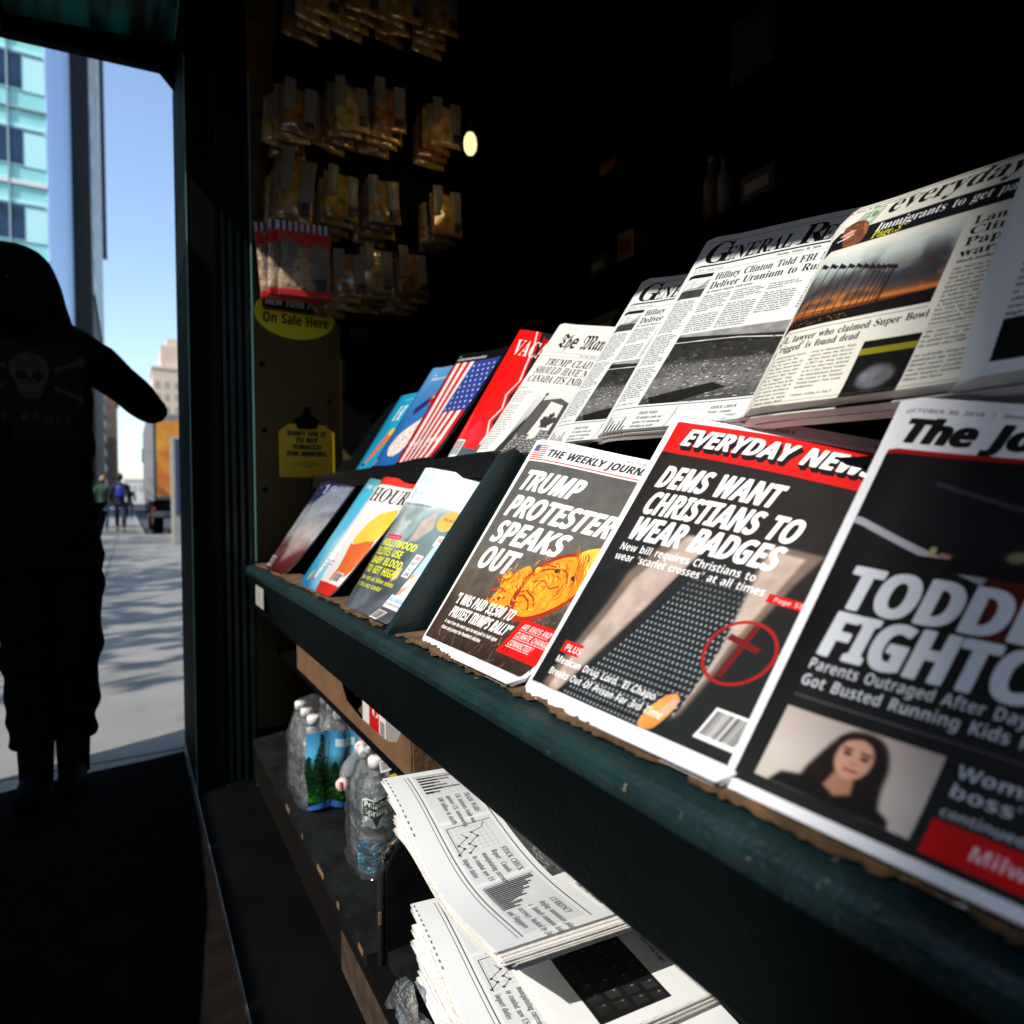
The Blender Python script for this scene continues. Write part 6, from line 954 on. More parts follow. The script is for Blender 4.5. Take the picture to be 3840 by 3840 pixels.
# three tabloids along the ledge
w = publication('tabloid_newspaper', 'tabloid with white headline over a grey photo with an orange carved face', 'newspaper', sheet_fn((.352, .874, .711), 55.5, .362, .284, -3, 21, seed=1), P_W, .006)
behind(w, 55.5, 3, .0085, 'white tabloid copy stacked under the one with the orange face', 'copies of the orange face tabloid', .006, .011)
e = publication('tabloid_newspaper', 'black tabloid with red banner, dotted necktie photo and circled red cross', 'newspaper', sheet_fn((.351, .589, .7125), 53.6, .386, .282, -3, 23, seed=2), P_E, .006)
behind(e, 53.6, 3, .0085, 'tabloid copy stacked under the one with the circled cross', 'copies of the necktie tabloid')
j = publication('tabloid_newspaper', 'black tabloid with woman portrait and huge grey headline, nearest on the ledge', 'newspaper', sheet_fn((.350, .320, .716), 51.0, .366, .300, -2, 17, seed=3), P_J, .006)
behind(j, 51.0, 3, .0085, 'tabloid copy stacked under the one with the woman portrait', 'copies of the woman portrait tabloid')
# upper row of broadsheets
NX, NZ = .59, 1.0025
mh = publication('broadsheet_newspaper', 'broadsheet with blackletter title and maple leaf flag photo, left end of the upper row', 'newspaper', sheet_fn((.561, 1.100, 1.001), 53.5, .335, .262, 5, 24, seed=4, wob=.004), P_M, .006)
behind(mh, 53.5, 2, .008, 'copy stacked behind the maple leaf broadsheet', 'copies of the maple leaf broadsheet')
g1 = publication('broadsheet_newspaper', 'grey broadsheet mostly hidden behind its twin with the curved roof photo', 'newspaper', sheet_fn((NX, .912, NZ-.002), 54.5, .381, .38, 1, 13, seed=5), P_G, .006)
g2 = publication('broadsheet_newspaper', 'grey broadsheet with large serif title and curved roof photo, in front of its twin', 'newspaper', sheet_fn((NX-.006, .758, NZ+.004), 54.9, .398, .38, 1, 13.5, seed=6), P_G, .006)
behind(g2, 54.9, 2, .006, 'copy stacked behind the broadsheet with the curved roof photo', 'copies of the curved roof broadsheet', drop=.0)
ev = publication('broadsheet_newspaper', 'cream broadsheet with dark banner, raised fist and sunset flags photo', 'newspaper', sheet_fn((NX-.008, .500, NZ+.006), 54.4, .328, .38, 0, 5, seed=7, curl=.012, toproll=.010), P_B, .010)
behind(ev, 54.4, 2, .011, 'copy stacked behind the cream broadsheet with the sunset photo', 'copies of the sunset photo broadsheet', drop=.0)
la = publication('broadsheet_newspaper', 'bluish white newspaper standing nearest the camera in the upper row', 'newspaper', sheet_fn((NX-.012, .293, NZ+.006), 57.0, .335, .32, 0, 4, seed=8, curl=.02, curlw=.12), P_L, .02)

# magazines: lower row on the ledge, upper row behind the steel lip
def magazine(label, x, y, z, tilt, L, W, page, a0, a1, seed, thick=.004, group=None, curl=.004, wob=.004):
    return publication('magazine', label, 'magazine', sheet_fn((x, y, z), tilt, L, W, a0, a1, seed=seed, curl=curl, wob=wob), printed('print_'+page.__name__, page(), .16, coat=.6, spec=.5, bump=.12), thick, group, 12, 14, body=WHITEP)
magazine('silvery magazine with dark blue top and red foot, leftmost on the lower rack', .351, 2.085, .713, 56, .312, .225, cover_nineties, 0, 14, 11)
m2 = magazine('silvery magazine with dark blue top, overlapping its twin on the lower rack', .349, 2.035, .714, 55.6, .316, .225, cover_nineties, -1, 10, 12)
magazine('sky blue magazine peeking out behind the white one with the orange shape', .351, 1.625, .714, 55, .312, .22, cover_sky, 0, 12, 13)
h2 = magazine('white magazine with red bands, serif title and an orange and yellow shape', .350, 1.545, .7155, 53.5, .316, .22, cover_hou, -1, 8, 14)
go = magazine('gossip magazine with yellow headline and glaring white top, beside the rack divider', .352, 1.247, .714, 57.0, .318, .282, cover_gossip, -3, 15, 15, wob=.005)
behind(go, 57.0, 5, .0052, 'magazine stacked under the gossip magazine with the yellow headline', 'magazines stacked at the rack divider', .006)
magazine('turquoise magazine with a large white letter and orange stick, leftmost of the upper row', .556, 1.835, .9985, 57.5, .262, .215, cover_h, 0, 6, 16)
magazine('blue magazine with a white sprinkled drop shape, in the upper row', .556, 1.701, .9985, 56.8, .338, .22, cover_drop, 0, 8, 17)
magazine('magazine with red white stripes and blue star field, in the upper row', .555, 1.512, .9985, 58, .330, .225, cover_flag, 0, 8, 18)
magazine('grey topped magazine showing behind the striped one', .575, 1.36, .9985, 60, .325, .22, cover_red, 0, 8, 19) if False else None
magazine('red and black magazine with a torn face, right end of the upper row', .554, 1.208, .9985, 57.6, .333, .225, cover_red, 16, 34, 20)

# ---------------------------------------------------------------- the pile of folded newspapers on the bottom shelf
P_F = printed('print_general_foot', page_general_foot(), .65); P_K = printed('print_keyboard', page_keyboard(), .65)
def flat_fn(p, W, D, rz, zfar, znear, sag, lift, seed, ripple=.004, lean=0.0):
    """a sheet lying down: u runs towards the viewer along -Y, v runs into the stall along +X; foot edge (v=0) faces the sidewalk"""
    a = R_(rz); du = Vector((-math.sin(a), -math.cos(a), 0)); dv = Vector((math.cos(a), -math.sin(a), 0)); ph = random.Random(seed).random()*6
    def fn(u, v, off=0.0):
        z = zfar+(znear-zfar)*u+sag*math.sin(math.pi*u)*(1-.4*v)+lift*math.sin(2*math.pi*u+.6)*(1-v)*.5+ripple*math.sin(7*u+ph)*math.sin(3*v+ph)+lean*v
        return Vector(p)+du*(W*u)+dv*(D*v)+Vector((0, 0, z-off))
    return fn
def folded(name, label, fn, cover, thick, group, layers=5, seed=0, taper=1.0):
    """a folded newspaper lying flat: printed top page, and a bundle of leaves whose rounded folds show at the edge"""
    o = thing(name, label, 'newspaper', tuple(fn(0, 0)), group); nu, nv = 20, 10
    V = [fn(i/nu, j/nv) for j in range(nv+1) for i in range(nu+1)]; uv = [(i/nu, j/nv) for j in range(nv+1) for i in range(nu+1)]
    F = [(j*(nu+1)+i, j*(nu+1)+i+1, (j+1)*(nu+1)+i+1, (j+1)*(nu+1)+i) for j in range(nv) for i in range(nu)]
    mesh('front_page', V, F, cover, o, uv, True)
    m = MB(); rg = random.Random(seed); t = thick/layers
    for k in range(layers):
        z0 = .0006+k*t; dx = rg.uniform(-.003, .003); dy = rg.uniform(-.004, .004); n0 = len(m.v); NU = 16
        prof = [(1.0, 0), (.5, 0), (.02, 0), (.004, .15), (0, .5), (.004, .85), (.02, 1), (.5, 1), (1.0, 1)]
        for i in range(NU+1):
            for (v, h) in prof: q = fn(i/NU, v, .0006+(z0-.0006+t*h*.93)*(1-(1-taper)*i/NU)); m.v.append((q.x+dx, q.y+dy, q.z))
        P = len(prof)
        for i in range(NU):
            for a in range(P-1): m.f.append((n0+i*P+a, n0+i*P+a+1, n0+(i+1)*P+a+1, n0+(i+1)*P+a))
        m.f.append(tuple(n0+a for a in range(P))[::-1]); m.f.append(tuple(n0+NU*P+a for a in range(P)))
    m.build('inner_pages', PAPER, o, True)
    return o
GB = 'newspapers piled on the bottom shelf'
zb = .1505
for k in range(14):
    rg = random.Random(40+k); th = .0108
    fn = flat_fn((.360+.0016*(10-k)+rg.uniform(-.010, .008), .905+rg.uniform(-.010, .012), zb+th), .407, .27, 5+rg.uniform(-2.5, 2.0), 0, 0, 0, 0, k, .0015)
    top = k == 13
    folded('folded_newspaper', 'folded newspaper on top of the lower pile, its chart strip facing the sidewalk' if top else 'folded newspaper inside the lower white pile', flat_fn((.352, .905, zb+th+.003), .407, .29, 6.5, .004, .0, .004, .008, k, .002) if top else fn, P_F if top else WHITEP, th*.96, GB if top else 'newspapers inside the lower pile', 5, k)
    zb += th
fk = flat_fn((.412, .775, zb+.028), .225, .30, 4.0, .008, .0, .003, .003, 77, .002)
folded('folded_newspaper', 'folded newspaper with a keyboard photo, sticking out between the two piles', fk, P_K, .016, GB, 5, 77)
za = .372
for k in range(5):
    rg = random.Random(60+k); top = k == 4; q = (4-k)
    fn = flat_fn((.338+(0 if top else rg.uniform(-.004, .012)+.004*q), .985+(0 if top else rg.uniform(-.012, .004)), za), .412, .28, 3.2+rg.uniform(-.8, .8)*(not top), .094-.0205*q, .074-.0052*q, -.012, .024, 60, .002)
    folded('folded_newspaper', 'topmost newspaper of the pile, chart strip and barcode in view' if top else 'folded newspaper fanned out under the topmost one', fn, P_F if top else WHITEP, .0115 if top else .0125, GB if top else 'newspapers fanned under the topmost one', 5, 60+k, .40)

# black board with a worn rounded edge, standing between the water and the papers
pn = thing('black_board', 'black board with rounded corner and worn brown edge beside the newspaper pile', 'board', (.40, 1.05, .151))
pr = [(.357, .022), (.357, .272)]+[(.357+.045*(1-math.cos(t)), .272+.062*math.sin(t)) for t in [i*math.pi/16 for i in range(1, 9)]]+[(.66, .338), (.66, .022)]
MB().prism([(x+.006, z-.004 if z > .2 else z+.001) for x, z in pr], 1.046, 1.052).build('face_panel', mat('black_laminate', (.005, .0055, .006), .34, spec=.3, noise=.5, scale=14, bump=.1, bscale=90), pn)
rim = MB(); rim.tube([(x, 1.056, z) for x, z in pr[:-1]], .0075, 8); rim.build('worn_rim', mat('worn_rim', (.016, .017, .018), .4, noise=.3, scale=24, col2=(.02, .021, .022)), pn, True)
ch = MB(); 
for (x, z, l) in ((.361, .31, .012), (.353, .20, .022), (.372, .326, .008)): ch.box(x-.004, 1.0465, z, x+.001, 1.049, z+l)
ch.build('paint_chip', wo, pn)

# crumpled clear wrap at the foot of the pile
rg = random.Random(9); cw = [[Vector((.352+.05*i/9+rg.uniform(-.008, .008), .93-.16*j/9+rg.uniform(-.01, .01), .16+.06*math.sin(i*.5+.3)*math.sin(j*.4+.6)+rg.uniform(-.012, .012)+.02*(i > 5))) for i in range(10)] for j in range(10)]
FILM = clear_film('crinkled_film', body=.35, bscale=60, bump=.9)
w0 = mesh('plastic_wrap', [p+Vector((-.035, 0, .0)) for r in cw for p in r], [(j*10+i, j*10+i+1, j*10+i+11, j*10+i+10) for j in range(9) for i in range(9)], FILM, smooth=False)
tag(w0, 'crumpled clear plastic wrap at the foot of the lower newspaper pile', 'plastic wrap')

# ---------------------------------------------------------------- cardboard tray on the middle shelf
bx = thing('cardboard_tray', 'long brown cardboard tray with a cut-out front under the ledge', 'box', (.45, 1.5, .4135))
fr = [(2.0, 0), (1.09, 0), (1.09, .098), (1.125, .085), (1.16, .045), (1.22, .026), (1.40, .024), (1.50, .034), (1.56, .08), (1.575, .105), (1.60, .06), (1.615, .11), (2.0, .125)]
MB().prism([(y, .4135+h) for y, h in fr], .4265, .4305, 'x').build('front_flap', CARD, bx)
b2 = MB(); b2.box(.4305, 1.086, .4135, .60, 1.0895, .515); b2.box(.4305, 2.0, .4135, .60, 2.004, .53); b2.box(.4305, 1.0895, .4135, .60, 2.0, .417); b2.box(.60, 1.0895, .4135, .604, 2.0, .53); b2.build('tray_body', CARD, bx)
def red_box_page():
    p = Page(160, 200, (.86, .85, .83)); p.rect(.30, 0, .72, 1, (.76, .05, .06)); p.text("G", .40, .45, .22, 'B', (.92, .9, .88), shear=.2, xs=1.0); p.text("R", .38, .66, .18, 'B', (.92, .9, .88), shear=.2); p.barcode(.75, .1, .97, .5, 4); return p
rb = thing('small_carton', 'red and white carton lying in the cardboard tray', 'carton', (.47, 1.33, .4175)); v = [(.437, 1.40, .418), (.437, 1.25, .418), (.437, 1.25, .512), (.437, 1.40, .512), (.52, 1.40, .418), (.52, 1.25, .418), (.52, 1.25, .512), (.52, 1.40, .512)]
mesh('carton_face', v[:4], [(0, 1, 2, 3)], printed('print_carton', red_box_page(), .4), rb, [(0, 0), (1, 0), (1, 1), (0, 1)]); mesh('carton_body', [(x+.0005, y, z) for x, y, z in v], [(1, 5, 6, 2), (0, 3, 7, 4), (3, 2, 6, 7), (4, 7, 6, 5), (0, 4, 5, 1)], mat('white_card', (.75, .74, .72), .6), rb)
r2 = MB().box(.44, 1.72, .4175, .50, 1.80, .545, .003).build('red_packet', mat('red_packet_paint', (.55, .03, .03), .4), None); tag(r2, 'small plain red packet at the far end of the cardboard tray', 'packet')

# ---------------------------------------------------------------- bottled water in shrink wrap
PET = clear_film('bottle_plastic', (.93, .97, .98), .55, .05, .5, 25); CAPM = mat('white_cap', (.78, .77, .76), .35); WATER = clear_film('water_film', (.95, .97, .98), .10, .05, 1.0, 26)
def bottle(parent, c, ax=(0, 0, 1), s=1.0, cap=CAPM):
    ax = Vector(ax).normalized(); m = MB(); m.lathe([(.0, 0), (.027*s, 0), (.031*s, .008*s), (.031*s, .05*s), (.0295*s, .056*s), (.031*s, .062*s), (.031*s, .11*s), (.029*s, .135*s), (.02*s, .165*s), (.013*s, .178*s), (.0125*s, .19*s)], c, 16, ax)
    b = m.build('bottle', PET, parent, True); k = MB(); k.lathe([(0, .186*s), (.0145*s, .186*s), (.0148*s, .203*s), (.0125*s, .206*s), (0, .206*s)], c, 16, ax); kk = k.build('cap', cap, b, True); return b
def film_hull(parent, x0, y0, z0, x1, y1, z1, name, m, seed, pinch=.3):
    rg = random.Random(seed); V = []; F = []; n, r = 28, 12
    for j in range(r+1):
        t = j/r
        for i in range(n):
            a = 2*math.pi*i/n; cx, sy = math.cos(a), math.sin(a); k = 1/max(abs(cx), abs(sy))**.75; w = 1-.5*max(0, t-.62)/.38*pinch*2
            V.append(((x0+x1)/2+(x1-x0)/2*cx*k*w*(1+rg.uniform(-.03, .03)), (y0+y1)/2+(y1-y0)/2*sy*k*w*(1+rg.uniform(-.03, .03)), z0+(z1-z0)*t+rg.uniform(-.006, .006)*(j > 0)))
    for j in range(r):
        for i in range(n): F.append((j*n+i, j*n+(i+1) % n, (j+1)*n+(i+1) % n, (j+1)*n+i))
    F.append(tuple(range(r*n, (r+1)*n))); return mesh(name, V, F, m, parent)
def forest_page():
    p = Page(360, 420, (.25, .55, .72)); p.gradient(0, 0, 1, 1, [(0, (.22, .50, .70)), (.3, (.30, .66, .82)), (.5, (.10, .22, .14)), (1, (.03, .12, .06))]); p.rect(.42, .80, .74, .90, (.75, .85, .9)); rg = random.Random(3)
    for (u, h, w) in ((.22, .96, .26), (.62, .80, .20), (.86, .95, .24), (.04, .7, .2), (.45, .6, .2)):
        for i in range(260):
            t = rg.random()**.7; x = u+(rg.random()-.5)*w*1.5*t; y = .1+(h-.1)*(1-t); g = rg.uniform(.4, 1.5); p.poly([(x-.045, y-.03), (x, y+.018), (x+.045, y-.032), (x, y-.006)], (.05*g, .17*g, .07*g))
    for i in range(160): u, v = rg.random(), rg.uniform(.1, .26); g = rg.uniform(.6, 1.6); p.ell(u, v, .03, .014, (.06*g, .26*g, .05*g))
    p.poly([(0, .0), (1, .0), (1, .14), (.8, .12), (.55, .07), (.3, .09), (0, .05)], (.16, .36, .62)); p.poly([(.55, .03), (1, .06), (1, .1), (.7, .08)], (.4, .62, .85)); return p
def spring_page():
    p = Page(300, 260, (.88, .92, .93)); p.poly([(.02, .93), (.98, 1), (.96, .42), (.62, .30), (.52, .02), (.38, .3), (.04, .40)], (.03, .17, .08)); p.text("Poland", .07, .70, .22, 'S', (.94, .96, .93), fit=.84, bold=.01); p.text("Spring", .08, .44, .22, 'S', (.94, .96, .93), fit=.82, bold=.01); return p
def creek_page():
    p = Page(300, 220, (.2, .5, .65)); rg = random.Random(5)
    for i in range(130): u, v = rg.random(), rg.random(); p.line([(u, v), (u+.2, v+.05)], .03, rg.choice([(.04, .22, .14), (.1, .42, .5), (.55, .78, .86), (.03, .16, .1), (.14, .36, .55), (.8, .9, .93)]))
    return p
yl = mat('yellow_label', (.72, .55, .02), .4); wl = printed('print_pack_code', (lambda p: (p.barcode(0, 0, 1, 1, 4), p)[1])(Page(80, 60)), .4)
k1 = thing('water_bottle_pack', 'shrink wrapped pack of water with a forest label, farther one on the bottom shelf', 'water bottles', (.45, 1.66, .151), 'water packs on the bottom shelf')
for i in range(3):
    for j in range(3): bottle(k1, (.390+.066*i, 1.655+.068*j, .153), s=1.08)
V = []; uv = []
for j in range(9):
    for i in range(13):
        u, v = i/12, j/8; V.append((.362+.155*u+.004*math.sin(9*v), 1.615-.012*math.sin(math.pi*((u*3) % 1))-.02*u*(1-u)*2+.01*v*v, .157+.185*v+.006*math.sin(7*u))); uv.append((u, v))
mesh('forest_label', V, [(j*13+i, j*13+i+1, (j+1)*13+i+1, (j+1)*13+i) for j in range(8) for i in range(12)], printed('print_forest', forest_page(), .22, coat=.5), k1, uv, True)
film_hull(k1, .350, 1.610, .152, .575, 1.845, .385, 'shrink_film', WATER, 1)
for (c, nm) in (((.448, 1.46, .345), 0), ((.404, 1.46, .269), 1)):
    lb = thing('water_bottle', ('upper' if nm == 0 else 'lower')+' of two bottles lying with red striped white caps towards the sidewalk', 'bottle', c); m = MB(); bottle(lb, Vector(c)+Vector((.12, .165, .0)), (-.58, -.80, .0), 1.0, mat('pink_cap', (.72, .62, .61), .35))
    st = MB(); q = Vector(c)+Vector((.12, .165, 0))+Vector((-.58, -.80, 0)).normalized()*.2065; st.tube([q+Vector((-.001, -.0015, -.009)), q+Vector((-.001, -.0015, .009))], .0035, 6); st.build('cap_mark', mat('red_ink', (.75, .16, .16), .5), lb)
k2 = thing('water_bottle_pack', 'shrink wrapped pack of clear water bottles with a green logo, next to the black board', 'water bottles', (.46, 1.30, .151), 'water packs on the bottom shelf')
for i in range(3):
    for j in range(2): bottle(k2, (.432+.066*i, 1.30+.068*j, .153), s=1.12)
def cyl_patch(nm, z0, z1, a0, a1, pg, c=(.432, 1.30), r=.041):
    V = []; uv = []
    for j in range(5):
        for i in range(11): a = R_(a0+(a1-a0)*i/10); V.append((c[0]+r*math.cos(a)*1.05, c[1]+r*math.sin(a), z0+(z1-z0)*j/4+.003*math.sin(i))); uv.append((i/10, j/4))
    mesh(nm, V, [(j*11+i, j*11+i+1, (j+1)*11+i+1, (j+1)*11+i) for j in range(4) for i in range(10)], printed('print_'+nm, pg, .25, coat=.4), k2, uv, True)
cyl_patch('logo_label', .255, .312, 212, 292, spring_page()); cyl_patch('creek_label', .160, .225, 190, 300, creek_page())
film_hull(k2, .386, 1.252, .152, .605, 1.412, .385, 'shrink_film', WATER, 2, .35)
mesh('yellow_strip', [(.445, 1.250, .345), (.55, 1.240, .357), (.55, 1.246, .385), (.445, 1.256, .373)], [(0, 1, 2, 3)], yl, k2); mesh('code_label', [(.425, 1.25, .368), (.47, 1.246, .374), (.47, 1.255, .394), (.425, 1.259, .388)], [(0, 1, 2, 3)], wl, k2, [(0, 0), (1, 0), (1, 1), (0, 1)])

# ---------------------------------------------------------------- snack bags hanging on the end wall
CLEARBAG = clear_film('bag_film', (.95, .94, .9), .3, .1, .8, 50)
def bag_mats():
    r = []
    for i, c in enumerate(((.40, .24, .04), (.42, .29, .10), (.33, .18, .035), (.24, .11, .03))): r.append(mat('snack_bag_%s' % ('amber', 'cream', 'tan', 'brown')[i], c, .18, noise=.55, scale=26, bump=1.0, bscale=38, coat=.7))
    return r
BAGM = bag_mats(); LABW = mat('pale_bag_label', (.16, .15, .13), .45, noise=.25, scale=90, stretch=(.3, 1, 3)); CODE = mat('dark_bag_code', (.03, .03, .035), .5)
def make_bag(name, label, x, y, z, w, h, body, red=None, group=None, seed=0):
    o = thing(name, label, 'snack bag', (x, y, z), group); rg = random.Random(seed); NX_, NZ_ = 10, 10; V = []; F = []
    for s in (-1, 1):
        for jn in range(NZ_+1):
            for i in range(NX_+1):
                u, v = i/NX_, jn/NZ_; d = .011*max(0, math.sin(math.pi*u))**.6*max(0, math.sin(math.pi*min(1, v*1.02)))**.5*(1.25-.5*v)+.0008
                V.append((x-w/2+w*u*(1-.03*math.sin(math.pi*v)), y+s*d+.002*math.sin(9*u+5*v+seed), z+h*v+.002*math.sin(8*u+seed)))
    n = (NX_+1)*(NZ_+1)
    for k in (0, 1):
        for jn in range(NZ_):
            for i in range(NX_):
                a = k*n+jn*(NX_+1)+i; q = (a, a+1, a+NX_+2, a+NX_+1); F.append(q if k == 0 else q[::-1])
    for i in range(NX_): F.append((i+1, i, n+i, n+i+1)); a = NZ_*(NX_+1); F.append((a+i, a+i+1, n+a+i+1, n+a+i))
    for jn in range(NZ_): a = jn*(NX_+1); F.append((a, a+NX_+1, n+a+NX_+1, n+a)); a += NX_; F.append((a+NX_+1, a, n+a, n+a+NX_+1))
    an, yw = rg.uniform(-.09, .09), rg.uniform(-.25, .25); ca, sa, cy, sy = math.cos(an), math.sin(an), math.cos(yw), math.sin(yw); zt = z+h*1.1
    def T(vs):
        r = []
        for (a, b, c_) in vs:
            a, b, c_ = a-x, b-y, c_-zt; a, c_ = a*ca-c_*sa, a*sa+c_*ca; a, b = a*cy-b*sy, a*sy+b*cy; r.append((a+x, b+y, c_+zt))
        return r
    def put(nm, m_, mt_, sm=False): mesh(nm, T(m_.v), m_.f, mt_, o, smooth=sm)
    def flap(u0, u1, v0, v1, dy): return MB().grid(lambda u, v: (x+w*(u0+(u1-u0)*u), y-dy-.002*math.sin(6*v+seed)-.0015*math.sin(5*u), z+h*(v0+(v1-v0)*v)+.003*u), 4, 8)
    mesh('pouch', T(V), F, body, o, smooth=True)
    put('back_label', flap(-.42, -.12, .45, rg.uniform(1.02, 1.16), .013), LABW); put('nutrition_label', flap(.12, .44, .30, rg.uniform(.9, 1.06), .013), LABW); put('barcode', flap(.17, .40, .08, .30, .0145), CODE)
    if red:
        put('red_band', MB().box(x-w/2, y-.0130, z+h*.86, x+w/2, y+.0125, z+h*1.08, .003), red); put('foot_band', MB().box(x-w/2, y-.0130, z-.004, x+w/2, y+.0125, z+h*.10, .003), red)
        hb = MB(); hc = MB()
        for k in range(9): hb.box(x-w/2+w*k/9, y-.002, z+h*1.08, x-w/2+w*(k+.5)/9, y+.002, z+h*1.26); hc.box(x-w/2+w*(k+.5)/9, y-.002, z+h*1.08, x-w/2+w*(k+1)/9, y+.002, z+h*1.255)
        put('striped_header', hb, mat('white_stripes', (.55, .55, .6), .5)); put('dark_stripes', hc, mat('indigo_stripes', (.05, .03, .16), .5))
    return o
hk = MB(); cols = {0: (.556, .71, .84, .99), 1: (.487, .655, .80, 1.0), 2: (.487, .632, .77, 1.005), 3: (.487, .64, .748, .872)}; rows = {0: 2.475, 1: 2.075, 2: 1.80, 3: 1.565}
BR = ('top row', 'second row', 'third row', 'lowest row'); CN = ('nearest the shutter', 'second from the shutter', 'third from the shutter', 'farthest from the shutter')
for r in range(4):
    for c in range(4):
        x = cols[r][c]; z = rows[r]+(.0, .02, .05, .055)[c]+(.04 if r in (0, 1) and c else 0)+(.02 if r == 2 and c == 1 else 0); w, h = (.118, .145) if not (r == 2 and c == 0) else (.115, .20)
        red = mat('red_bag_print', (.48, .02, .02), .3, noise=.2, scale=20) if (r == 3 and c == 0) else None
        hk.tube([(x, 2.32, z+h*1.14), (x, 2.12, z+h*1.14)], .002, 6)
        if red: w, h = .165, .185
        nb = 3 if red else (5 if (r, c) == (2, 0) else 4)
        for k in range(nb):
            rg = random.Random(r*40+c*7+k); zz = z-.017*k*(0 if red else 1)+rg.uniform(-.004, .004); dx = rg.uniform(-.012, .012); y = 2.150+.024*k
            if red:
                body = mat('nut_mix', (.20, .12, .06), .3, noise=.9, scale=60, bump=1, bscale=70, col2=(.50, .40, .28)); name = 'nut_bag'
                lab = ('front one of the nut bags with red bands and striped header', 'red banded nut bag showing behind the front one', 'rear nut bag with red bands, against the wall')[k]
            else:
                body = BAGM[(r*3+c*2+k) % 4]; name = 'snack_bag'; lab = 'snack bag %s its peg, %s, %s' % (('at the front of', 'in the middle of', 'at the back of', 'at the back of', 'at the back of')[k], BR[r], CN[c])
            make_bag(name, lab, x+dx-.012*k-(.022*k if red else 0)+(.02 if red else 0), y, zz, w, h, body, red, 'snack bags hanging on the end wall' if not red else 'nut bags with red bands', r*100+c*10+k)
hk.build('peg_hooks', STEEL, NS)

# signs on the end wall
os_ = thing('oval_sign', 'yellow oval sign with black lettering under the red banded bags', 'sign', (.505, 2.314, 1.546)); el = [(.505+.134*math.cos(t), 1.546+.082*math.sin(t)) for t in [2*math.pi*i/48 for i in range(48)]]
mesh('printed_face', [(x, 2.310, z) for x, z in el], [tuple(range(48))], printed('print_on_sale', sign_on_sale(), .4), os_, [((x-.371)/.268, (z-1.464)/.164) for x, z in el]); MB().prism(el, 2.3104, 2.314).build('backing', mat('yellow_vinyl', (.5, .42, .03), .5), os_)
cd = thing('warning_card', 'yellow tag shaped card with black capitals and a black clip, low on the end wall', 'sign', (.537, 2.314, 1.0)); cp = [(.443, .993), (.631, .993), (.631, 1.148), (.60, 1.175), (.575, 1.175), (.565, 1.158), (.51, 1.158), (.50, 1.175), (.475, 1.175), (.443, 1.148)]
mesh('printed_face', [(x, 2.308, z) for x, z in cp], [tuple(range(10))], printed('print_card', sign_card(), .5), cd, [((x-.443)/.188, (z-.993)/.185) for x, z in cp]); MB().prism(cp, 2.3084, 2.312).build('backing', mat('yellow_card', (.42, .30, .03), .6), cd)
cl = MB(); cl.prism([(.505, 1.160), (.57, 1.160), (.578, 1.19), (.55, 1.205), (.545, 1.235), (.530, 1.235), (.525, 1.205), (.497, 1.19)], 2.3, 2.307); cl.build('clip', BLACK, cd); hg = MB(); hg.tube([(.462, 2.312, 1.172), (.537, 2.312, 1.232), (.612, 2.312, 1.172)], .004, 6); hg.build('hanger', mat('hanger_card', (.22, .13, .04), .7), cd)
fp = Page(200, 80, (.012, .011, .010)); fp.text("FIN", .06, .12, .8, 'B', (.40, .22, .10), fit=.88, shear=.1, track=.1)
fs = mesh('lettered_strip', [(.685, 2.308, 1.495), (.765, 2.308, 1.495), (.765, 2.308, 1.530), (.685, 2.308, 1.530)], [(0, 1, 2, 3)], printed('print_fin', fp, .6), None, [(0, 0), (1, 0), (1, 1), (0, 1)]); tag(fs, 'small dark strip with three faded brown capitals right of the oval sign', 'sign')
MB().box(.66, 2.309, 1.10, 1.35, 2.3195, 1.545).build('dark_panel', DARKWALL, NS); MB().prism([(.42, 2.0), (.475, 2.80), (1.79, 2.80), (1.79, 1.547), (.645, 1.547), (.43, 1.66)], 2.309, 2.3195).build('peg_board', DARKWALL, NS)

# lamp hanging inside, and goods on the dark back wall
lp = thing('hanging_lamp', 'small oval lamp glowing pale yellow in the dark interior', 'lamp', (1.0, 1.955, 2.09)); b = MB(); b.lathe([(0, -.036), (.012, -.033), (.020, -.020), (.0225, 0), (.020, .020), (.012, .034), (0, .037)], (1.0, 1.955, 2.09), 16); b.build('bulb', emit('lamp_glow', (1.0, .86, .40), .58), lp, True)
b = MB(); b.lathe([(.0, .036), (.013, .036), (.013, .07), (0, .075)], (1.0, 1.955, 2.09), 12); b.tube([(1.0, 1.955, 2.16), (1.0, 1.955, 2.80)], .003, 6); b.build('socket', BLACK, lp)
pl = bpy.data.lights.new('lamp_light', 'POINT'); pl.energy = .30; pl.color = (1.0, .66, .26); pl.shadow_soft_size = .03; po_ = link(bpy.data.objects.new('lamp_light', pl)); po_.location = (.93, 1.86, 2.04)
shv = MB()
for z in (1.35, 1.75, 2.10, 2.42): shv.box(1.55, -.2, z, 1.80, 2.3, z+.015)
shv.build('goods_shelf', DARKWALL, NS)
def goods(kind, label, cat, y, z, w, h, d, colr, c2=None, x=1.58):
    o = thing(kind, label, cat, (x, y, z))
    if kind == 'drink_bottle':
        m = MB(); m.lathe([(0, 0), (w*.5, 0), (w*.5, h*.6), (w*.2, h*.82), (w*.18, h*.92)], (x, y, z), 12); m.build('bottle_body', colr, o, True); m = MB(); m.lathe([(0, h*.92), (w*.22, h*.92), (w*.22, h), (0, h)], (x, y, z), 12); m.build('cap', c2 or LABW, o, True)
    else:
        MB().box(x, y-w/2, z, x+d, y+w/2, z+h, .004).build('carton_body', colr, o); MB().box(x-.002, y-w*.35, z+h*.35, x-.0005, y+w*.35, z+h*.7).build('printed_band', c2 or LABW, o)
    return o
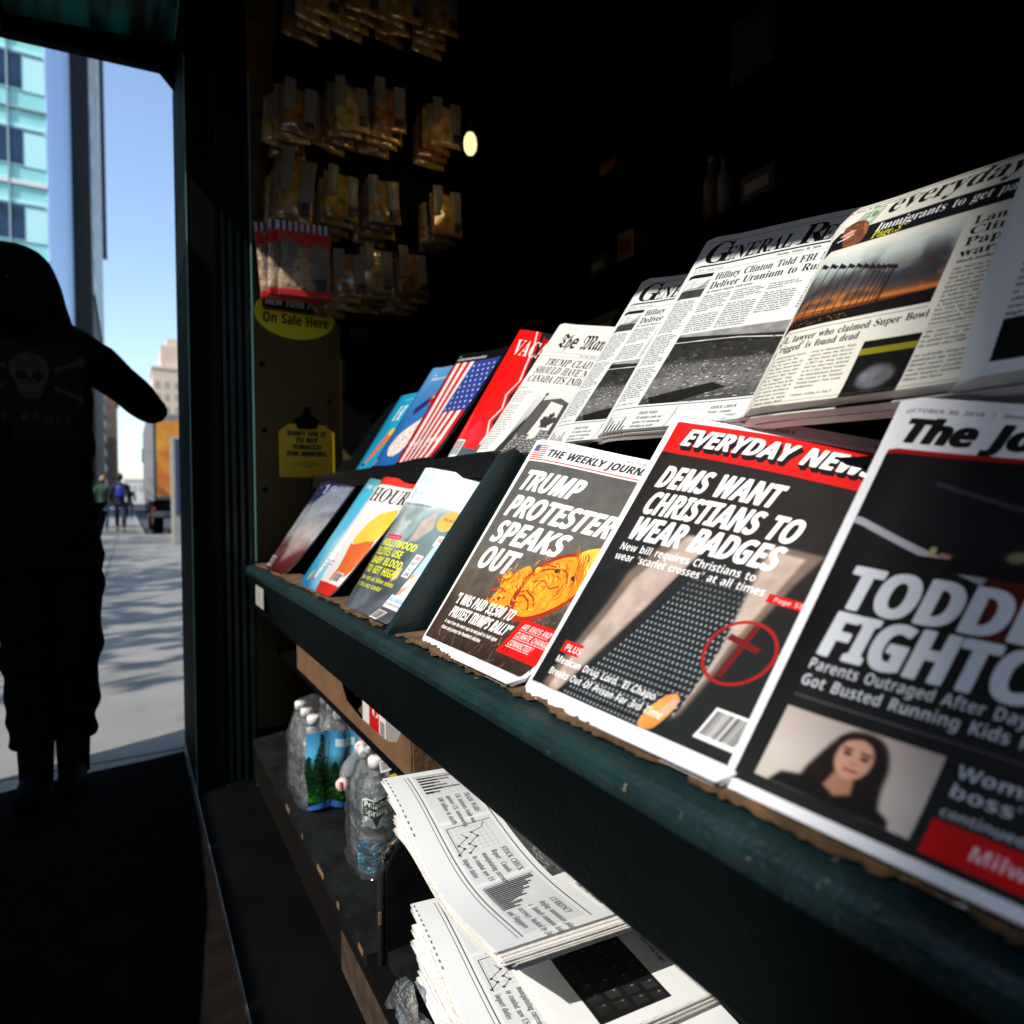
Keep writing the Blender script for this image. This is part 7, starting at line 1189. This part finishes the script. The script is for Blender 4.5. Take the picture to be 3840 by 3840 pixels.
red_ = mat('deep_red_print', (.16, .015, .01), .5, noise=.3, scale=20); teal = mat('teal_print', (.012, .07, .065), .5, noise=.3, scale=20); amb = mat('ochre_print', (.17, .11, .03), .5, noise=.3, scale=20); pale = mat('pale_print', (.24, .23, .21), .4, noise=.2, scale=20)
goods('candy_box', 'red candy box on the third goods shelf, above the teal one', 'box', 1.96, 2.1165, .10, .07, .08, red_, amb); goods('candy_box', 'teal candy box on the second goods shelf', 'box', 2.02, 1.7665, .10, .08, .08, teal, pale); goods('candy_box', 'ochre box beside the teal candy box', 'box', 1.86, 1.7665, .09, .12, .08, amb, red_); goods('candy_box', 'dark red box on the lowest goods shelf', 'box', 2.08, 1.3665, .12, .10, .08, red_, teal)
goods('drink_bottle', 'white and amber bottle on the lit part of the goods shelf', 'bottle', 1.45, 1.7665, .05, .20, .05, amb, pale); goods('drink_bottle', 'pale slim bottle beside the amber bottle', 'bottle', 1.40, 1.7665, .04, .18, .05, pale, red_); goods('candy_box', 'grey carton on the lowest goods shelf behind the broadsheets', 'box', 1.28, 1.7665, .12, .09, .08, mat('grey_print', (.05, .05, .05), .6, noise=.3, scale=20), pale)
goods('candy_box', 'white and orange packet standing on the lowest goods shelf', 'packet', 1.86, 1.3665, .06, .11, .04, pale, mat('orange_print', (.6, .14, .03), .5)); goods('candy_box', 'black framed card box on the upper goods shelf', 'box', 1.30, 2.1165, .16, .20, .03, mat('charcoal_print', (.03, .03, .03), .6), mat('grey_print', (.05, .05, .05), .6))

# ---------------------------------------------------------------- people
def skin_verts(J, E, sub=2, root=None):
    """one continuous surface grown along a skeleton: J = {name: (x,y,z,radius)}, E = pairs of names"""
    names = list(J); ix = {n: i for i, n in enumerate(names)}
    me = bpy.data.meshes.new('skeleton'); me.from_pydata([J[n][:3] for n in names], [(ix[a], ix[b]) for a, b in E], []); o = bpy.data.objects.new('skeleton', me); link(o)
    sk = o.modifiers.new('skin', 'SKIN'); sk.use_smooth_shade = True
    for i, n in enumerate(names): r = J[n][3]; r = r if isinstance(r, tuple) else (r, r); me.skin_vertices[0].data[i].radius = r
    me.skin_vertices[0].data[ix[root] if root else 0].use_root = True
    ss = o.modifiers.new('sub', 'SUBSURF'); ss.levels = sub; ss.render_levels = sub
    dg = bpy.context.evaluated_depsgraph_get(); dg.update(); ev_ = o.evaluated_get(dg); m2 = ev_.to_mesh()
    V = [v.co[:] for v in m2.vertices]; F = [tuple(p.vertices) for p in m2.polygons]; ev_.to_mesh_clear(); bpy.data.objects.remove(o); bpy.data.meshes.remove(me)
    return V, F
def head_verts(c, r=.098, turn=0.0):
    """a head with brow, eye hollows, nose, lips, chin and ears; looks along -Y before turning"""
    V, F = [], []; nu, nv = 28, 22; ct, st = math.cos(turn), math.sin(turn)
    for j in range(nv+1):
        th = math.pi*j/nv
        for i in range(nu):
            ph = 2*math.pi*i/nu; x, y, z = math.sin(th)*math.sin(ph), -math.sin(th)*math.cos(ph), math.cos(th)
            X, Y, Z = x*.80, y*.98, z*1.22
            if Z < -.2: k = 1-.30*min(1, (-.2-Z)); X *= k; Y = Y*k-.06*(-.2-Z)
            f = max(0, -y)
            Y -= f*.24*math.exp(-(x/.13)**2-((z+.10)/.16)**2); Y -= f*.07*math.exp(-(x/.22)**2-((z+.42)/.07)**2)
            for sx in (-1, 1): Y += f*.11*math.exp(-((x-sx*.34)/.15)**2-((z-.06)/.09)**2); X += sx*.10*math.exp(-((x-sx*.99)/.2)**2-(y/.16)**2-((z+.03)/.16)**2)
            V.append((c[0]+r*(X*ct-Y*st), c[1]+r*(X*st+Y*ct), c[2]+r*Z))
    for j in range(nv):
        for i in range(nu): F.append((j*nu+i, (j+1)*nu+i, (j+1)*nu+(i+1) % nu, j*nu+(i+1) % nu))
    return V, F
def joinm(*parts):
    V, F = [], []
    for v, f in parts: n = len(V); V += list(v); F += [tuple(i+n for i in q) for q in f]
    return V, F
def hand_verts(w, d, side, s=1.0, curl=.9):
    """a palm with four unequal bent fingers and a thumb leaving its side; w = wrist, d = direction of the hand, side = towards the thumb"""
    w = Vector(w); d = Vector(d).normalized(); side = (Vector(side)-d*Vector(side).dot(d)).normalized(); n = d.cross(side); parts = []
    J = {'w': (*w, .022*s), 'p': (*(w+d*.045*s), .030*s), 'k': (*(w+d*.082*s), .028*s)}; parts.append(skin_verts(J, [('w', 'p'), ('p', 'k')], 1, 'w'))
    for k, L in enumerate((.070, .078, .073, .058)):
        b = w+d*.070*s+side*(.027-.018*k)*s; q = [b]; a = 0
        for m, fr in ((0, .45), (1, .32), (2, .23)): a += curl*(.25, .75, .5)[m]; q.append(q[-1]+(d*math.cos(a)+n*math.sin(a))*L*fr*s)
        parts.append(skin_verts({str(i): (*p, (.0095-.0008*i)*s) for i, p in enumerate(q)}, [('0', '1'), ('1', '2'), ('2', '3')], 1, '0'))
    b = w+d*.030*s+side*.022*s; q = [b, b+(side*.7+d*.7)*.034*s, b+(side*.75+d*1.2+n*.3)*.055*s, b+(side*.6+d*1.5+n*.8)*.065*s]
    parts.append(skin_verts({str(i): (*p, (.0115-.001*i)*s) for i, p in enumerate(q)}, [('0', '1'), ('1', '2'), ('2', '3')], 1, '0'))
    return joinm(*parts)
SKINM = mat('skin', (.05, .026, .017), .5, noise=.15, scale=30); BCLOTH = mat('black_cotton', (.003, .003, .0033), 1.0, noise=.3, scale=12, spec=.03, bump=.5, bscale=16); BSHOE = mat('black_leather', (.003, .003, .003), .8, spec=.05)
def wrinkle(V, amp, sc, seed=0.0, keep=None):
    """soft folds in cloth"""
    from mathutils import noise
    r = []
    for v in V:
        p = Vector(v)*sc+Vector((seed, seed, 0)); q = Vector((p.x, p.y, p.z*1.9)); k = 1 if keep is None or keep(v) else .2
        r.append((v[0]+amp*k*noise.noise(q), v[1]+amp*k*noise.noise(q+Vector((9, 3, 1))), v[2]+amp*.4*k*noise.noise(q+Vector((2, 7, 5)))))
    return r
def one_surface(VF, voxel):
    """fuse overlapping pieces into a single continuous skin"""
    me = bpy.data.meshes.new('pieces'); me.from_pydata(VF[0], [], VF[1]); me.update(); o = link(bpy.data.objects.new('pieces', me)); r = o.modifiers.new('remesh', 'REMESH'); r.mode = 'VOXEL'; r.voxel_size = voxel
    dg = bpy.context.evaluated_depsgraph_get(); dg.update(); v = o.evaluated_get(dg); m = v.to_mesh(); V = [q.co[:] for q in m.vertices]; F = [tuple(p.vertices) for p in m.polygons]; v.to_mesh_clear(); bpy.data.objects.remove(o); bpy.data.meshes.remove(me)
    up = list(range(len(V)))
    def root(i):
        while up[i] != i: up[i] = up[up[i]]; i = up[i]
        return i
    for f in F:
        a = root(f[0])
        for k in f[1:]: up[root(k)] = a
    rs = [root(i) for i in range(len(V))]; cnt = {}
    for r in rs: cnt[r] = cnt.get(r, 0)+1
    big = max(cnt, key=cnt.get); ids = {}; W = []
    for i, r in enumerate(rs):
        if r == big: ids[i] = len(W); W.append(V[i])
    return W, [tuple(ids[k] for k in f) for f in F if f[0] in ids]
def squash(VF, c, k, zmin=-9): return [(x, c+(y-c)*(k if z > zmin else 1), z) for x, y, z in VF[0]], VF[1]
man = thing('person', 'person in black hooded top and trousers leaning a hand on the newsstand post', 'person', (-.215, 2.5, 0.012))
jz = {'pel': (-.228, 2.5, .86, .150), 'wai': (-.230, 2.5, 1.04, .150), 'che': (-.235, 2.5, 1.25, .168), 'upc': (-.238, 2.5, 1.36, .120), 'nek': (-.262, 2.495, 1.455, .120), 'hd1': (-.280, 2.475, 1.535, .132), 'hd2': (-.290, 2.475, 1.630, .119), 'hd3': (-.288, 2.49, 1.690, .068),
      'shl': (-.105, 2.5, 1.375, .080), 'arl': (-.040, 2.54, 1.330, .070), 'ell': (.040, 2.58, 1.262, .064), 'wrl': (.118, 2.62, 1.200, .050), 'hem': (-.228, 2.5, .775, .142), 'shr': (-.375, 2.5, 1.375, .080), 'arr': (-.43, 2.49, 1.24, .062), 'elr': (-.452, 2.49, 1.10, .055), 'wrr': (-.440, 2.42, .90, .042)}
ez = [('hem', 'pel'), ('pel', 'wai'), ('wai', 'che'), ('che', 'upc'), ('upc', 'nek'), ('nek', 'hd1'), ('hd1', 'hd2'), ('hd2', 'hd3'), ('upc', 'shl'), ('shl', 'arl'), ('arl', 'ell'), ('ell', 'wrl'), ('upc', 'shr'), ('shr', 'arr'), ('arr', 'elr'), ('elr', 'wrr')]
SV, SF = skin_verts(jz, ez, 2, 'pel'); SV = [(x, 2.5+(y-2.5)*(.72 if z < 1.42 and x < -.08 and abs(x+.235) < .2 else 1), z) for x, y, z in SV]
def skull_page():
    p = Page(360, 360, (.080, .080, .080)); c = (.21, .20, .18)
    for a, b in (((.04, .42), (.96, .08)), ((.04, .08), (.96, .42)), ((.02, .60), (.98, .95)), ((.02, .95), (.98, .60))): pass
    for (x0, y0, x1, y1) in ((.06, .80, .94, .40), (.06, .40, .94, .80)):
        p.line([(x0, y0), (x1, y1)], .045, c)
        for (x, y) in ((x0, y0), (x1, y1)): p.ell(x, y+.025, .032, .028, c); p.ell(x, y-.02, .032, .028, c)
    p.ell(.5, .60, .215, .27, (.08, .08, .08)); p.ell(.49, .68, .17, .175, c); p.poly([(.36, .6), (.64, .6), (.60, .44), (.56, .38), (.44, .38), (.40, .44)], c, round_=1); p.ell(.425, .615, .052, .05, (.07, .07, .07)); p.ell(.56, .615, .052, .05, (.07, .07, .07)); p.poly([(.475, .54), (.515, .54), (.495, .58)], (.07, .07, .07)); p.grain(.2, .3, .8, .9, .3, 30, 2, True)
    for k in range(5): p.line([(.43+.032*k, .40), (.43+.032*k, .445)], .008, (.08, .08, .08))
    p.text("ST. PAULI", .5, .14, .085, 'S', (.19, .185, .17), anchor='c', xs=.95, track=.12); return p
SV = wrinkle(SV, .014, 8.0, 3.0, lambda v: v[2] < 1.42)
hood = mesh('hooded_top', SV, SF, None, man, [((x+.385)/.285, (z-1.115)/.285) for x, y, z in SV], True, mats=[BCLOTH, printed('print_emblem', skull_page(), .9, spec=.1)], fmat=[1 if (sum(SV[i][1] for i in f)/len(f) < 2.47 and -.375 < sum(SV[i][0] for i in f)/len(f) < -.11 and 1.125 < sum(SV[i][2] for i in f)/len(f) < 1.39) else 0 for f in SF])
for m in (MATS['print_emblem'],): m.node_tree.nodes['Image Texture'].extension = 'EXTEND'
jt = {'pel': (-.228, 2.5, .90, .120), 'hil': (-.158, 2.5, .84, .098), 'knl': (-.150, 2.49, .50, .078), 'ank': (-.165, 2.51, .19, .070), 'cul': (-.172, 2.51, .165, .074), 'hir': (-.298, 2.5, .84, .098), 'knr': (-.275, 2.48, .50, .080), 'anr': (-.258, 2.46, .19, .070), 'cur': (-.256, 2.46, .165, .072)}
TV, TF = skin_verts(jt, [('pel', 'hil'), ('hil', 'knl'), ('knl', 'ank'), ('ank', 'cul'), ('pel', 'hir'), ('hir', 'knr'), ('knr', 'anr'), ('anr', 'cur')], 3, 'pel'); mesh('trousers', wrinkle(TV, .016, 9.0, 5.0), TF, BCLOTH, man, smooth=True)
for (x, y) in ((-.165, 2.51), (-.258, 2.465)): mk = MB(); mk.tube([(x, y, .05), (x, y, .12), (x, y, .20)], [.044, .046, .05], 12); mk.build('sock', BSHOE, man, True)
for (x, y) in ((-.165, 2.50), (-.262, 2.45)):
    V, F = skin_verts({'h': (x, y+.03, .060, .040), 'm': (x, y-.07, .055, .043), 't': (x-.012, y-.16, .045, .034), 'a': (x, y+.03, .13, .038)}, [('a', 'h'), ('h', 'm'), ('m', 't')], 2, 'h'); mesh('shoe', [(a, b, max(c, .0125)) for a, b, c in V], F, BSHOE, man, smooth=True)
inner = {n: (x, y, z, r*.55) for n, (x, y, z, r) in jz.items()}; inner['hd1'] = (-.285, 2.49, 1.56, .05); inner['hd2'] = (-.286, 2.48, 1.60, .05); inner['hd3'] = (-.287, 2.48, 1.62, .04)
mesh('body', *one_surface(joinm(skin_verts(inner, ez, 1, 'pel'), head_verts((-.288, 2.462, 1.575), .086), hand_verts((.138, 2.63, 1.190), (.70, .60, -.35), (.2, .3, 1), 1.0, .55), hand_verts((-.440, 2.42, .90), (0, -.25, -1), (.3, -1, .2), 1, .5)), .0045), SKINM, man, smooth=True)

def walker(label, x, y, h, coat, legs, hairc, step=.18, pack=None, group='people walking far down the sidewalk'):
    o = thing('person', label, 'person', (x, y, 0), group); k = h/1.75
    J = {'pel': (0, 0, .92, .135), 'wai': (0, .01, 1.08, .14), 'che': (0, .01, 1.28, .16), 'upc': (0, .02, 1.40, .10), 'nek': (0, .02, 1.48, .065), 'sl': (.17, .02, 1.38, .075), 'el': (.25, .06, 1.12, .06), 'wl': (.24, -.04, .92, .045), 'sr': (-.17, .02, 1.38, .075), 'er': (-.25, -.02, 1.12, .06), 'wr': (-.25, .10, .92, .045), 'hem': (0, 0, .78, .15)}
    E = [('hem', 'pel'), ('pel', 'wai'), ('wai', 'che'), ('che', 'upc'), ('upc', 'nek'), ('upc', 'sl'), ('sl', 'el'), ('el', 'wl'), ('upc', 'sr'), ('sr', 'er'), ('er', 'wr')]
    T = lambda VF: ([(x+a*k, y+b*k, c*k) for a, b, c in VF[0]], VF[1])
    mesh('coat', *T(skin_verts(J, E, 2, 'pel')), coat, o, smooth=True)
    L = {'pel': (0, 0, .88, .11), 'hl': (.09, 0, .82, .095), 'kl': (.09, -step*.5, .48, .07), 'al': (.09, -step, .12, .055), 'hr': (-.09, 0, .82, .095), 'kr': (-.09, step*.2, .48, .07), 'ar': (-.09, step, .14, .055)}
    mesh('trousers', *T(skin_verts(L, [('pel', 'hl'), ('hl', 'kl'), ('kl', 'al'), ('pel', 'hr'), ('hr', 'kr'), ('kr', 'ar')], 2, 'pel')), legs, o, smooth=True)
    for sx, yy in ((.09, -step), (-.09, step)): m = skin_verts({'h': (sx, yy+.02, .06, .045), 't': (sx, yy+.17, .04, .038)}, [('h', 't')], 1, 'h'); mesh('shoe', *T(([(a, b, max(0, c)) for a, b, c in m[0]], m[1])), BSHOE, o, smooth=True)
    Ji = {n: (a, b, c, q*.55) for n, (a, b, c, q) in J.items()}; Ji['nek'] = (0, .02, 1.55, .05); mesh('body', *T(one_surface(joinm(skin_verts(Ji, E, 1, 'pel'), head_verts((0, .02, 1.62), .098, math.pi), hand_verts((.24, -.04, .92), (0, -.1, -1), (0, 1, 0), 1, .4), hand_verts((-.25, .10, .92), (0, .1, -1), (0, 1, 0), 1, .4)), .0055)), SKINM, o, smooth=True)
    hv = head_verts((0, .02, 1.635), .106, math.pi); mesh('hair', *T(([(a, min(b, .07), max(c, 1.60)) for a, b, c in hv[0]], hv[1])), hairc, o, smooth=True)
    if pack: V, F = skin_verts({'a': (0, -.20, 1.02, .13), 'b': (0, -.21, 1.22, .14), 'c': (0, -.18, 1.36, .09)}, [('a', 'b'), ('b', 'c')], 2, 'b'); mesh('backpack', *T((V, F)), pack, o, smooth=True)
    return o
DK = mat('navy_wool', (.008, .010, .022), .9); JE = mat('blue_denim', (.05, .10, .22), .9, noise=.3, scale=30); DJ = mat('dark_denim', (.012, .018, .05), .9); HR = mat('dark_hair', (.01, .008, .007), .6); HB = mat('fair_hair', (.35, .22, .12), .6)
walker('person in dark coat carrying a bright blue backpack, walking away', -.20, 22.9, 1.76, DK, DJ, HR, .22, mat('blue_nylon', (.012, .025, .26), .5))
walker('person in dark green jacket and pale jeans beside the one with the backpack', -.66, 23.6, 1.70, mat('green_jacket', (.02, .06, .03), .9), JE, HB, .16)
walker('person in a long dark coat farther away, near the rear of the truck', .06, 38.0, 1.72, mat('dark_coat', (.012, .012, .014), .9), DK, HB, .15)

# ---------------------------------------------------------------- down the street
tk = thing('delivery_truck', 'parked delivery truck seen from behind, grey frame and orange picture panel on its back', 'truck', (1.6, 21, -.13))
GREY = mat('truck_grey', (.22, .22, .21), .5, noise=.15, scale=3)
MB().box(.50, 21.05, .95, 2.70, 27.5, 3.4, .03).build('cargo_box', GREY, tk); MB().box(.46, 21.0, .92, .64, 21.06, 3.42, .01).build('rear_frame', mat('pale_frame', (.40, .39, .36), .5, noise=.15, scale=4), tk)
op = mat('orange_picture', (.55, .10, .02), .5, noise=.5, scale=1.6, col2=(.80, .38, .03)); MB().box(.70, 21.02, 1.05, 2.5, 21.05, 3.2).build('picture_panel', op, tk); MB().box(.64, 21.01, .92, .695, 21.06, 3.4).build('door_edge', STEEL, tk)
MB().box(.62, 21.1, .42, 2.6, 27.4, .95).build('chassis', BLACK, tk); MB().box(.56, 20.98, .46, 2.66, 21.08, .62, .01).build('rear_bumper', mat('bumper_steel', (.12, .12, .12), .5, metal=.5), tk)
for (x, y) in ((.62, 22.3), (2.45, 22.3), (.62, 26.6), (2.45, 26.6)):
    m = MB(); m.lathe([(.16, 0), (.40, 0), (.46, .05), (.46, .23), (.40, .28), (.16, .28)], (x, y, .33), 24, Vector((1, 0, 0))); wv = m.build('wheel', BLACK, tk); m = MB(); m.lathe([(0, -.01), (.15, -.01), (.17, .03), (.10, .05), (0, .05)], (x, y, .33), 16, Vector((1, 0, 0))); m.build('hub', mat('rusty_hub', (.25, .13, .06), .6), wv)
tl_ = MB(); tl_.box(.58, 20.975, .66, .66, 20.985, .74); tl_.build('tail_light', mat('tail_red', (.4, .02, .02), .3), tk)
kb_ = thing('utility_cabinet', 'tall pale grey cabinet with a dark blue door at the kerb, just beyond the post', 'cabinet', (1.0, 15.5, 0)); MB().box(.80, 15.3, 0, 1.30, 15.9, 2.25, .02).build('cabinet_body', mat('cabinet_grey', (.30, .30, .27), .6, noise=.15, scale=4), kb_); MB().box(.86, 15.285, .62, 1.28, 15.30, 2.2).build('door_panel', mat('cabinet_blue', (.03, .05, .11), .5), kb_)

TEALW = mat('teal_spandrel', (.30, .72, .68), .35, noise=.08, scale=.6); TEALP = mat('pale_teal_glass', (.52, .88, .85), .25, noise=.06, scale=.4); WIN = mat('dark_window_glass', (.012, .035, .075), .12, noise=.6, scale=.8); MULL = mat('mullion_grey', (.30, .40, .42), .5); WBAND = mat('white_band', (.75, .72, .68), .6)
BLUEG = mat('blue_curtain_glass', (.50, .66, .98), .3, metal=.2, noise=.10, scale=.25, bump=.05, bscale=.6, stretch=(1, 1, .15))
tb = thing('glass_office_building', 'teal glazed office building with dark window bands, left edge of the view', 'building', (-12, 42, 0))
FH = 3.86; x1 = -3.36; F0 = 1.9
MB().box(-30, 42.15, 0, x1, 61.0, 72).build('front_facade', TEALW, tb); MB().box(x1+.001, 42.1, 0, x1+.06, 61.0, 72).build('side_facade', BLUEG, tb)
for fl in range(1, 17):
    z = F0+FH*fl
    for b in range(3):
        xr = x1-.98-4.1*b; f_ = MB().box(xr-2.95, 42.06, z+1.0, xr, 42.12, z+2.75).build('window', WIN, tb)
    MB().box(-16, 42.09, z+.92, x1, 42.15, z+3.05).build('window_band', TEALP, tb); MB().box(-16, 42.02, z-.06, x1+.03, 42.15, z+(.16 if fl % 5 == 4 else .04)).build('floor_line', WBAND if fl % 5 == 4 else MULL, tb)
    MB().box(-16, 42.05, z+2.72, x1-.1, 42.10, z+2.84).build('window_head', mat('head_shadow_gap', (.08, .22, .24), .5), tb)
for k in range(8): MB().box(x1-1.62-1.55*k, 42.0, 0, x1-1.54-1.55*k, 42.12, 72).build('mullion', MULL, tb)
tw = thing('brown_tower', 'tall dark brown tower with a pale gridded flank, behind the teal building', 'building', (-10, 64, 0)); bx_ = -2.2
MB().box(-24, 64, 0, bx_, 89, 120).build('tower_wall', mat('dark_brown_cladding', (.035, .03, .029), .7, noise=.1, scale=.8, stretch=(1, 1, .05)), tw)
MB().box(bx_+.002, 64.4, 18, bx_+.14, 86.5, 118).build('gridded_flank', mat('pale_flank', (.55, .72, .72), .45, noise=.45, scale=.55, col2=(.90, .93, .92)), tw)
fl_ = MB()
for k in range(40): fl_.box(bx_+.142, 64.4, 18+2.5*k, bx_+.22, 86.5, 18.45+2.5*k)
for k in range(2): fl_.box(bx_+.142, 80.5+5*k, 18, bx_+.26, 81.5+5*k, 118)
fl_.build('flank_ribs', mat('pale_ribs', (.85, .80, .76), .6), tw); MB().box(bx_-.3, 89.0, 30, bx_+.6, 93, 120).build('rear_wing', mat('grey_violet_cladding', (.10, .10, .13), .7), tw)
MB().box(bx_+.3, 90, 62.5, bx_+1.25, 92, 95).build('hanging_sign_frame', BLACK, tw)
def block(name, label, x0, x1, y0, y1, h, wall, win, rows, cols, face_x=None, roof=True):
    o = thing(name, label, 'building', ((x0+x1)/2, y0, 0)); MB().box(x0, y0, -.13, x1, y1, h).build('wall', wall, o)
    if roof: MB().box(x0-.3, y0-.3, h, x1+.3, y1+.3, h+.8).build('cornice', wall, o)
    for r in range(rows):
        z = 5+(h-7)*r/rows; dz = (h-7)/rows*.55
        for c in range(cols):
            xa = x0+(x1-x0)*(c+.25)/cols; MB().box(xa, y0-.06, z, xa+(x1-x0)*.5/cols, y0+.02, z+dz).build('window', win, o)
            if face_x is not None: ya = y0+(y1-y0)*(c+.25)/cols; MB().box(face_x-.06, ya, z, face_x+.06, ya+(y1-y0)*.5/cols, z+dz).build('window', win, o)
    return o
CREAM = mat('cream_stone', (.62, .50, .38), .8, noise=.08, scale=.2); RB = mat('brown_brick', (.22, .12, .08), .85, noise=.15, scale=.3); GB_ = mat('grey_green_glass', (.22, .32, .32), .3, noise=.3, scale=.3); PALEB = mat('pale_facade', (.66, .62, .57), .8, noise=.08, scale=.2)
ct_ = block('stone_tower', 'cream stone tower with stepped top at the end of the street', 6.9, 22, 220, 240, 40, CREAM, mat('cream_window', (.36, .30, .25), .5), 9, 6); MB().box(9.2, 222, 40.8, 20, 238, 47.5).build('upper_storeys', CREAM, ct_); MB().box(11, 224, 47.5, 18, 236, 50).build('penthouse', CREAM, ct_)
block('glass_block', 'grey green glazed block low on the left side of the far street', -20, -3.4, 120, 150, 26, GB_, WIN, 7, 6, -3.4)
block('brick_block', 'brown brick block beyond the grey green one', -22, -1.9, 155, 190, 24, RB, mat('brick_window', (.12, .12, .13), .5), 7, 6, -1.9)
block('pale_block', 'pale far block on the right side of the street behind the truck', 10.5, 30, 70, 120, 15, PALEB, GB_, 4, 8, 10.5); block('pale_far_block', 'pale low block closing the view at the far end of the street', -1.2, 9, 330, 345, 10, PALEB, GB_, 3, 4)
sg = thing('street_sign', 'dark traffic signal on a thin pole far down the street', 'traffic signal', (1.25, 60, 0)); MB().tube([(1.25, 60, -.13), (1.25, 60, 5.2)], .06, 8).build('pole', BLACK, sg); MB().box(1.0, 59.8, 4.0, 1.45, 60.1, 5.1, .03).build('signal_head', BLACK, sg)

# unseen blockers added on the sunny side to shade the stall and pavement
bb = thing('shade_brick_building', 'unseen brown brick building added behind the camera to shade the nearest papers', 'building', (-16, -20, 0)); MB().prism([(-10, -40), (-10, -3.525), (-10.6, -3.9), (-22, -8.8), (-22, -40)], -.13, 26, 'z').build('wall', RB, bb)  # unseen building added so that its corner shades the nearest papers
for r in range(6):
    for c in range(6): MB().box(-10.02, -38+5.6*c, 4+3.6*r, -9.96, -35+5.6*c, 6.2+3.6*r).build('window', WIN, bb)
lb = thing('sky_block_building', 'long low dark brick building added out of view to the left to cut sky light', 'building', (-18, 15, 0)); MB().box(-24, -6, -.13, -14.2, 41, 12.2).build('wall', mat('dark_brick', (.06, .035, .025), .9, noise=.2, scale=.4), lb)  # unseen building added to cut the sky light reaching the stall
for k in range(10): MB().box(-14.22, -3+4.4*k, 2, -14.15, -.5+4.4*k, 10).build('window', WIN, lb)
ap = thing('shade_panel', 'tall unseen advertising panel added left of the person for shade', 'advert panel', (-1.3, 2.0, 0)); MB().box(-1.36, 1.66, 0, -1.24, 2.36, 3.1, .02).build('panel_case', BLACK, ap); MB().box(-1.24, 1.74, .5, -1.236, 2.28, 2.95).build('poster', mat('grey_poster', (.10, .10, .11), .4), ap); MB().box(-1.50, 1.60, 0, -1.10, 2.42, .012).build('foot_plate', BLACK, ap)  # unseen panel added to keep the sun off the person and post
def shade_newsbox(y, c, label):  # unseen boxes added to shade the ground beside the stall
    o = thing('shade_news_box', label, 'news box', (-1.35, y, 0), 'news boxes added along the sidewalk for shade'); MB().box(-1.55, y-.308, .35, -1.15, y+.308, 1.36, .02).build('cabinet', c, o); MB().box(-1.15, y-.25, .55, -1.145, y+.25, 1.25).build('window', WIN, o); MB().box(-1.45, y-.2, 0, -1.25, y+.2, .35).build('pedestal', BLACK, o)
for i, (c, l) in enumerate(((BLACK, 'black news box'), (mat('box_blue', (.02, .04, .12), .4), 'blue news box'), (mat('box_red', (.12, .01, .01), .4), 'red news box'))): shade_newsbox(.42+.62*i, c, l+' in the unseen row added for shade left of the camera')
BARK = mat('grey_bark', (.10, .08, .065), .9, noise=.4, scale=9, bump=.6, bscale=30, stretch=(1, 1, .2)); LEAFM = mat('tree_leaves', (.05, .09, .025), .7, noise=.4, scale=2.5)
def tree(x, y, h, r, seed, label):  # unseen trees added to cast dapples on the far sidewalk
    o = thing('dapple_tree', label, 'tree', (x, y, 0), 'street trees added along the building side for dappled shade'); rg = random.Random(seed); m = MB(); top = h*.45
    m.tube([(x, y, 0), (x+.03, y, top*.5), (x+.05, y-.04, top)], [.16, .13, .11], 10)
    tips = []
    for k in range(7):
        a = 2*math.pi*k/7+rg.random(); e = Vector((x+math.cos(a)*r*.75, y+math.sin(a)*r*.75, h*rg.uniform(.62, .92))); m.tube([(x+.05, y-.04, top*.95), Vector((x, y, top*1.3))*.5+e*.5+Vector((0, 0, .1)), e], [.075, .045, .015], 7); tips += [e, Vector((x, y, top*1.4))*.4+e*.6]
    m.build('trunk', BARK, o, True); L = MB()
    for t in tips:
        for _ in range(24):
            c = t+Vector((rg.gauss(0, .38), rg.gauss(0, .38), rg.gauss(0, .30))); a = Vector((rg.uniform(-1, 1), rg.uniform(-1, 1), rg.uniform(-1, 1))).normalized()*.16; b = a.orthogonal().normalized()*.10; L.add([c-a, c+b, c+a, c-b], [(0, 1, 2, 3)])
    L.build('crown', LEAFM, o)
for i, y in enumerate((3.6, 7.4, 11.4, 15.6, 20.2, 26.0)): tree(-5.4, y, 6.4, 1.9, 50+i, '%s street tree of the row, added out of view to dapple the sidewalk' % ('first', 'second', 'third', 'fourth', 'fifth', 'sixth')[i])
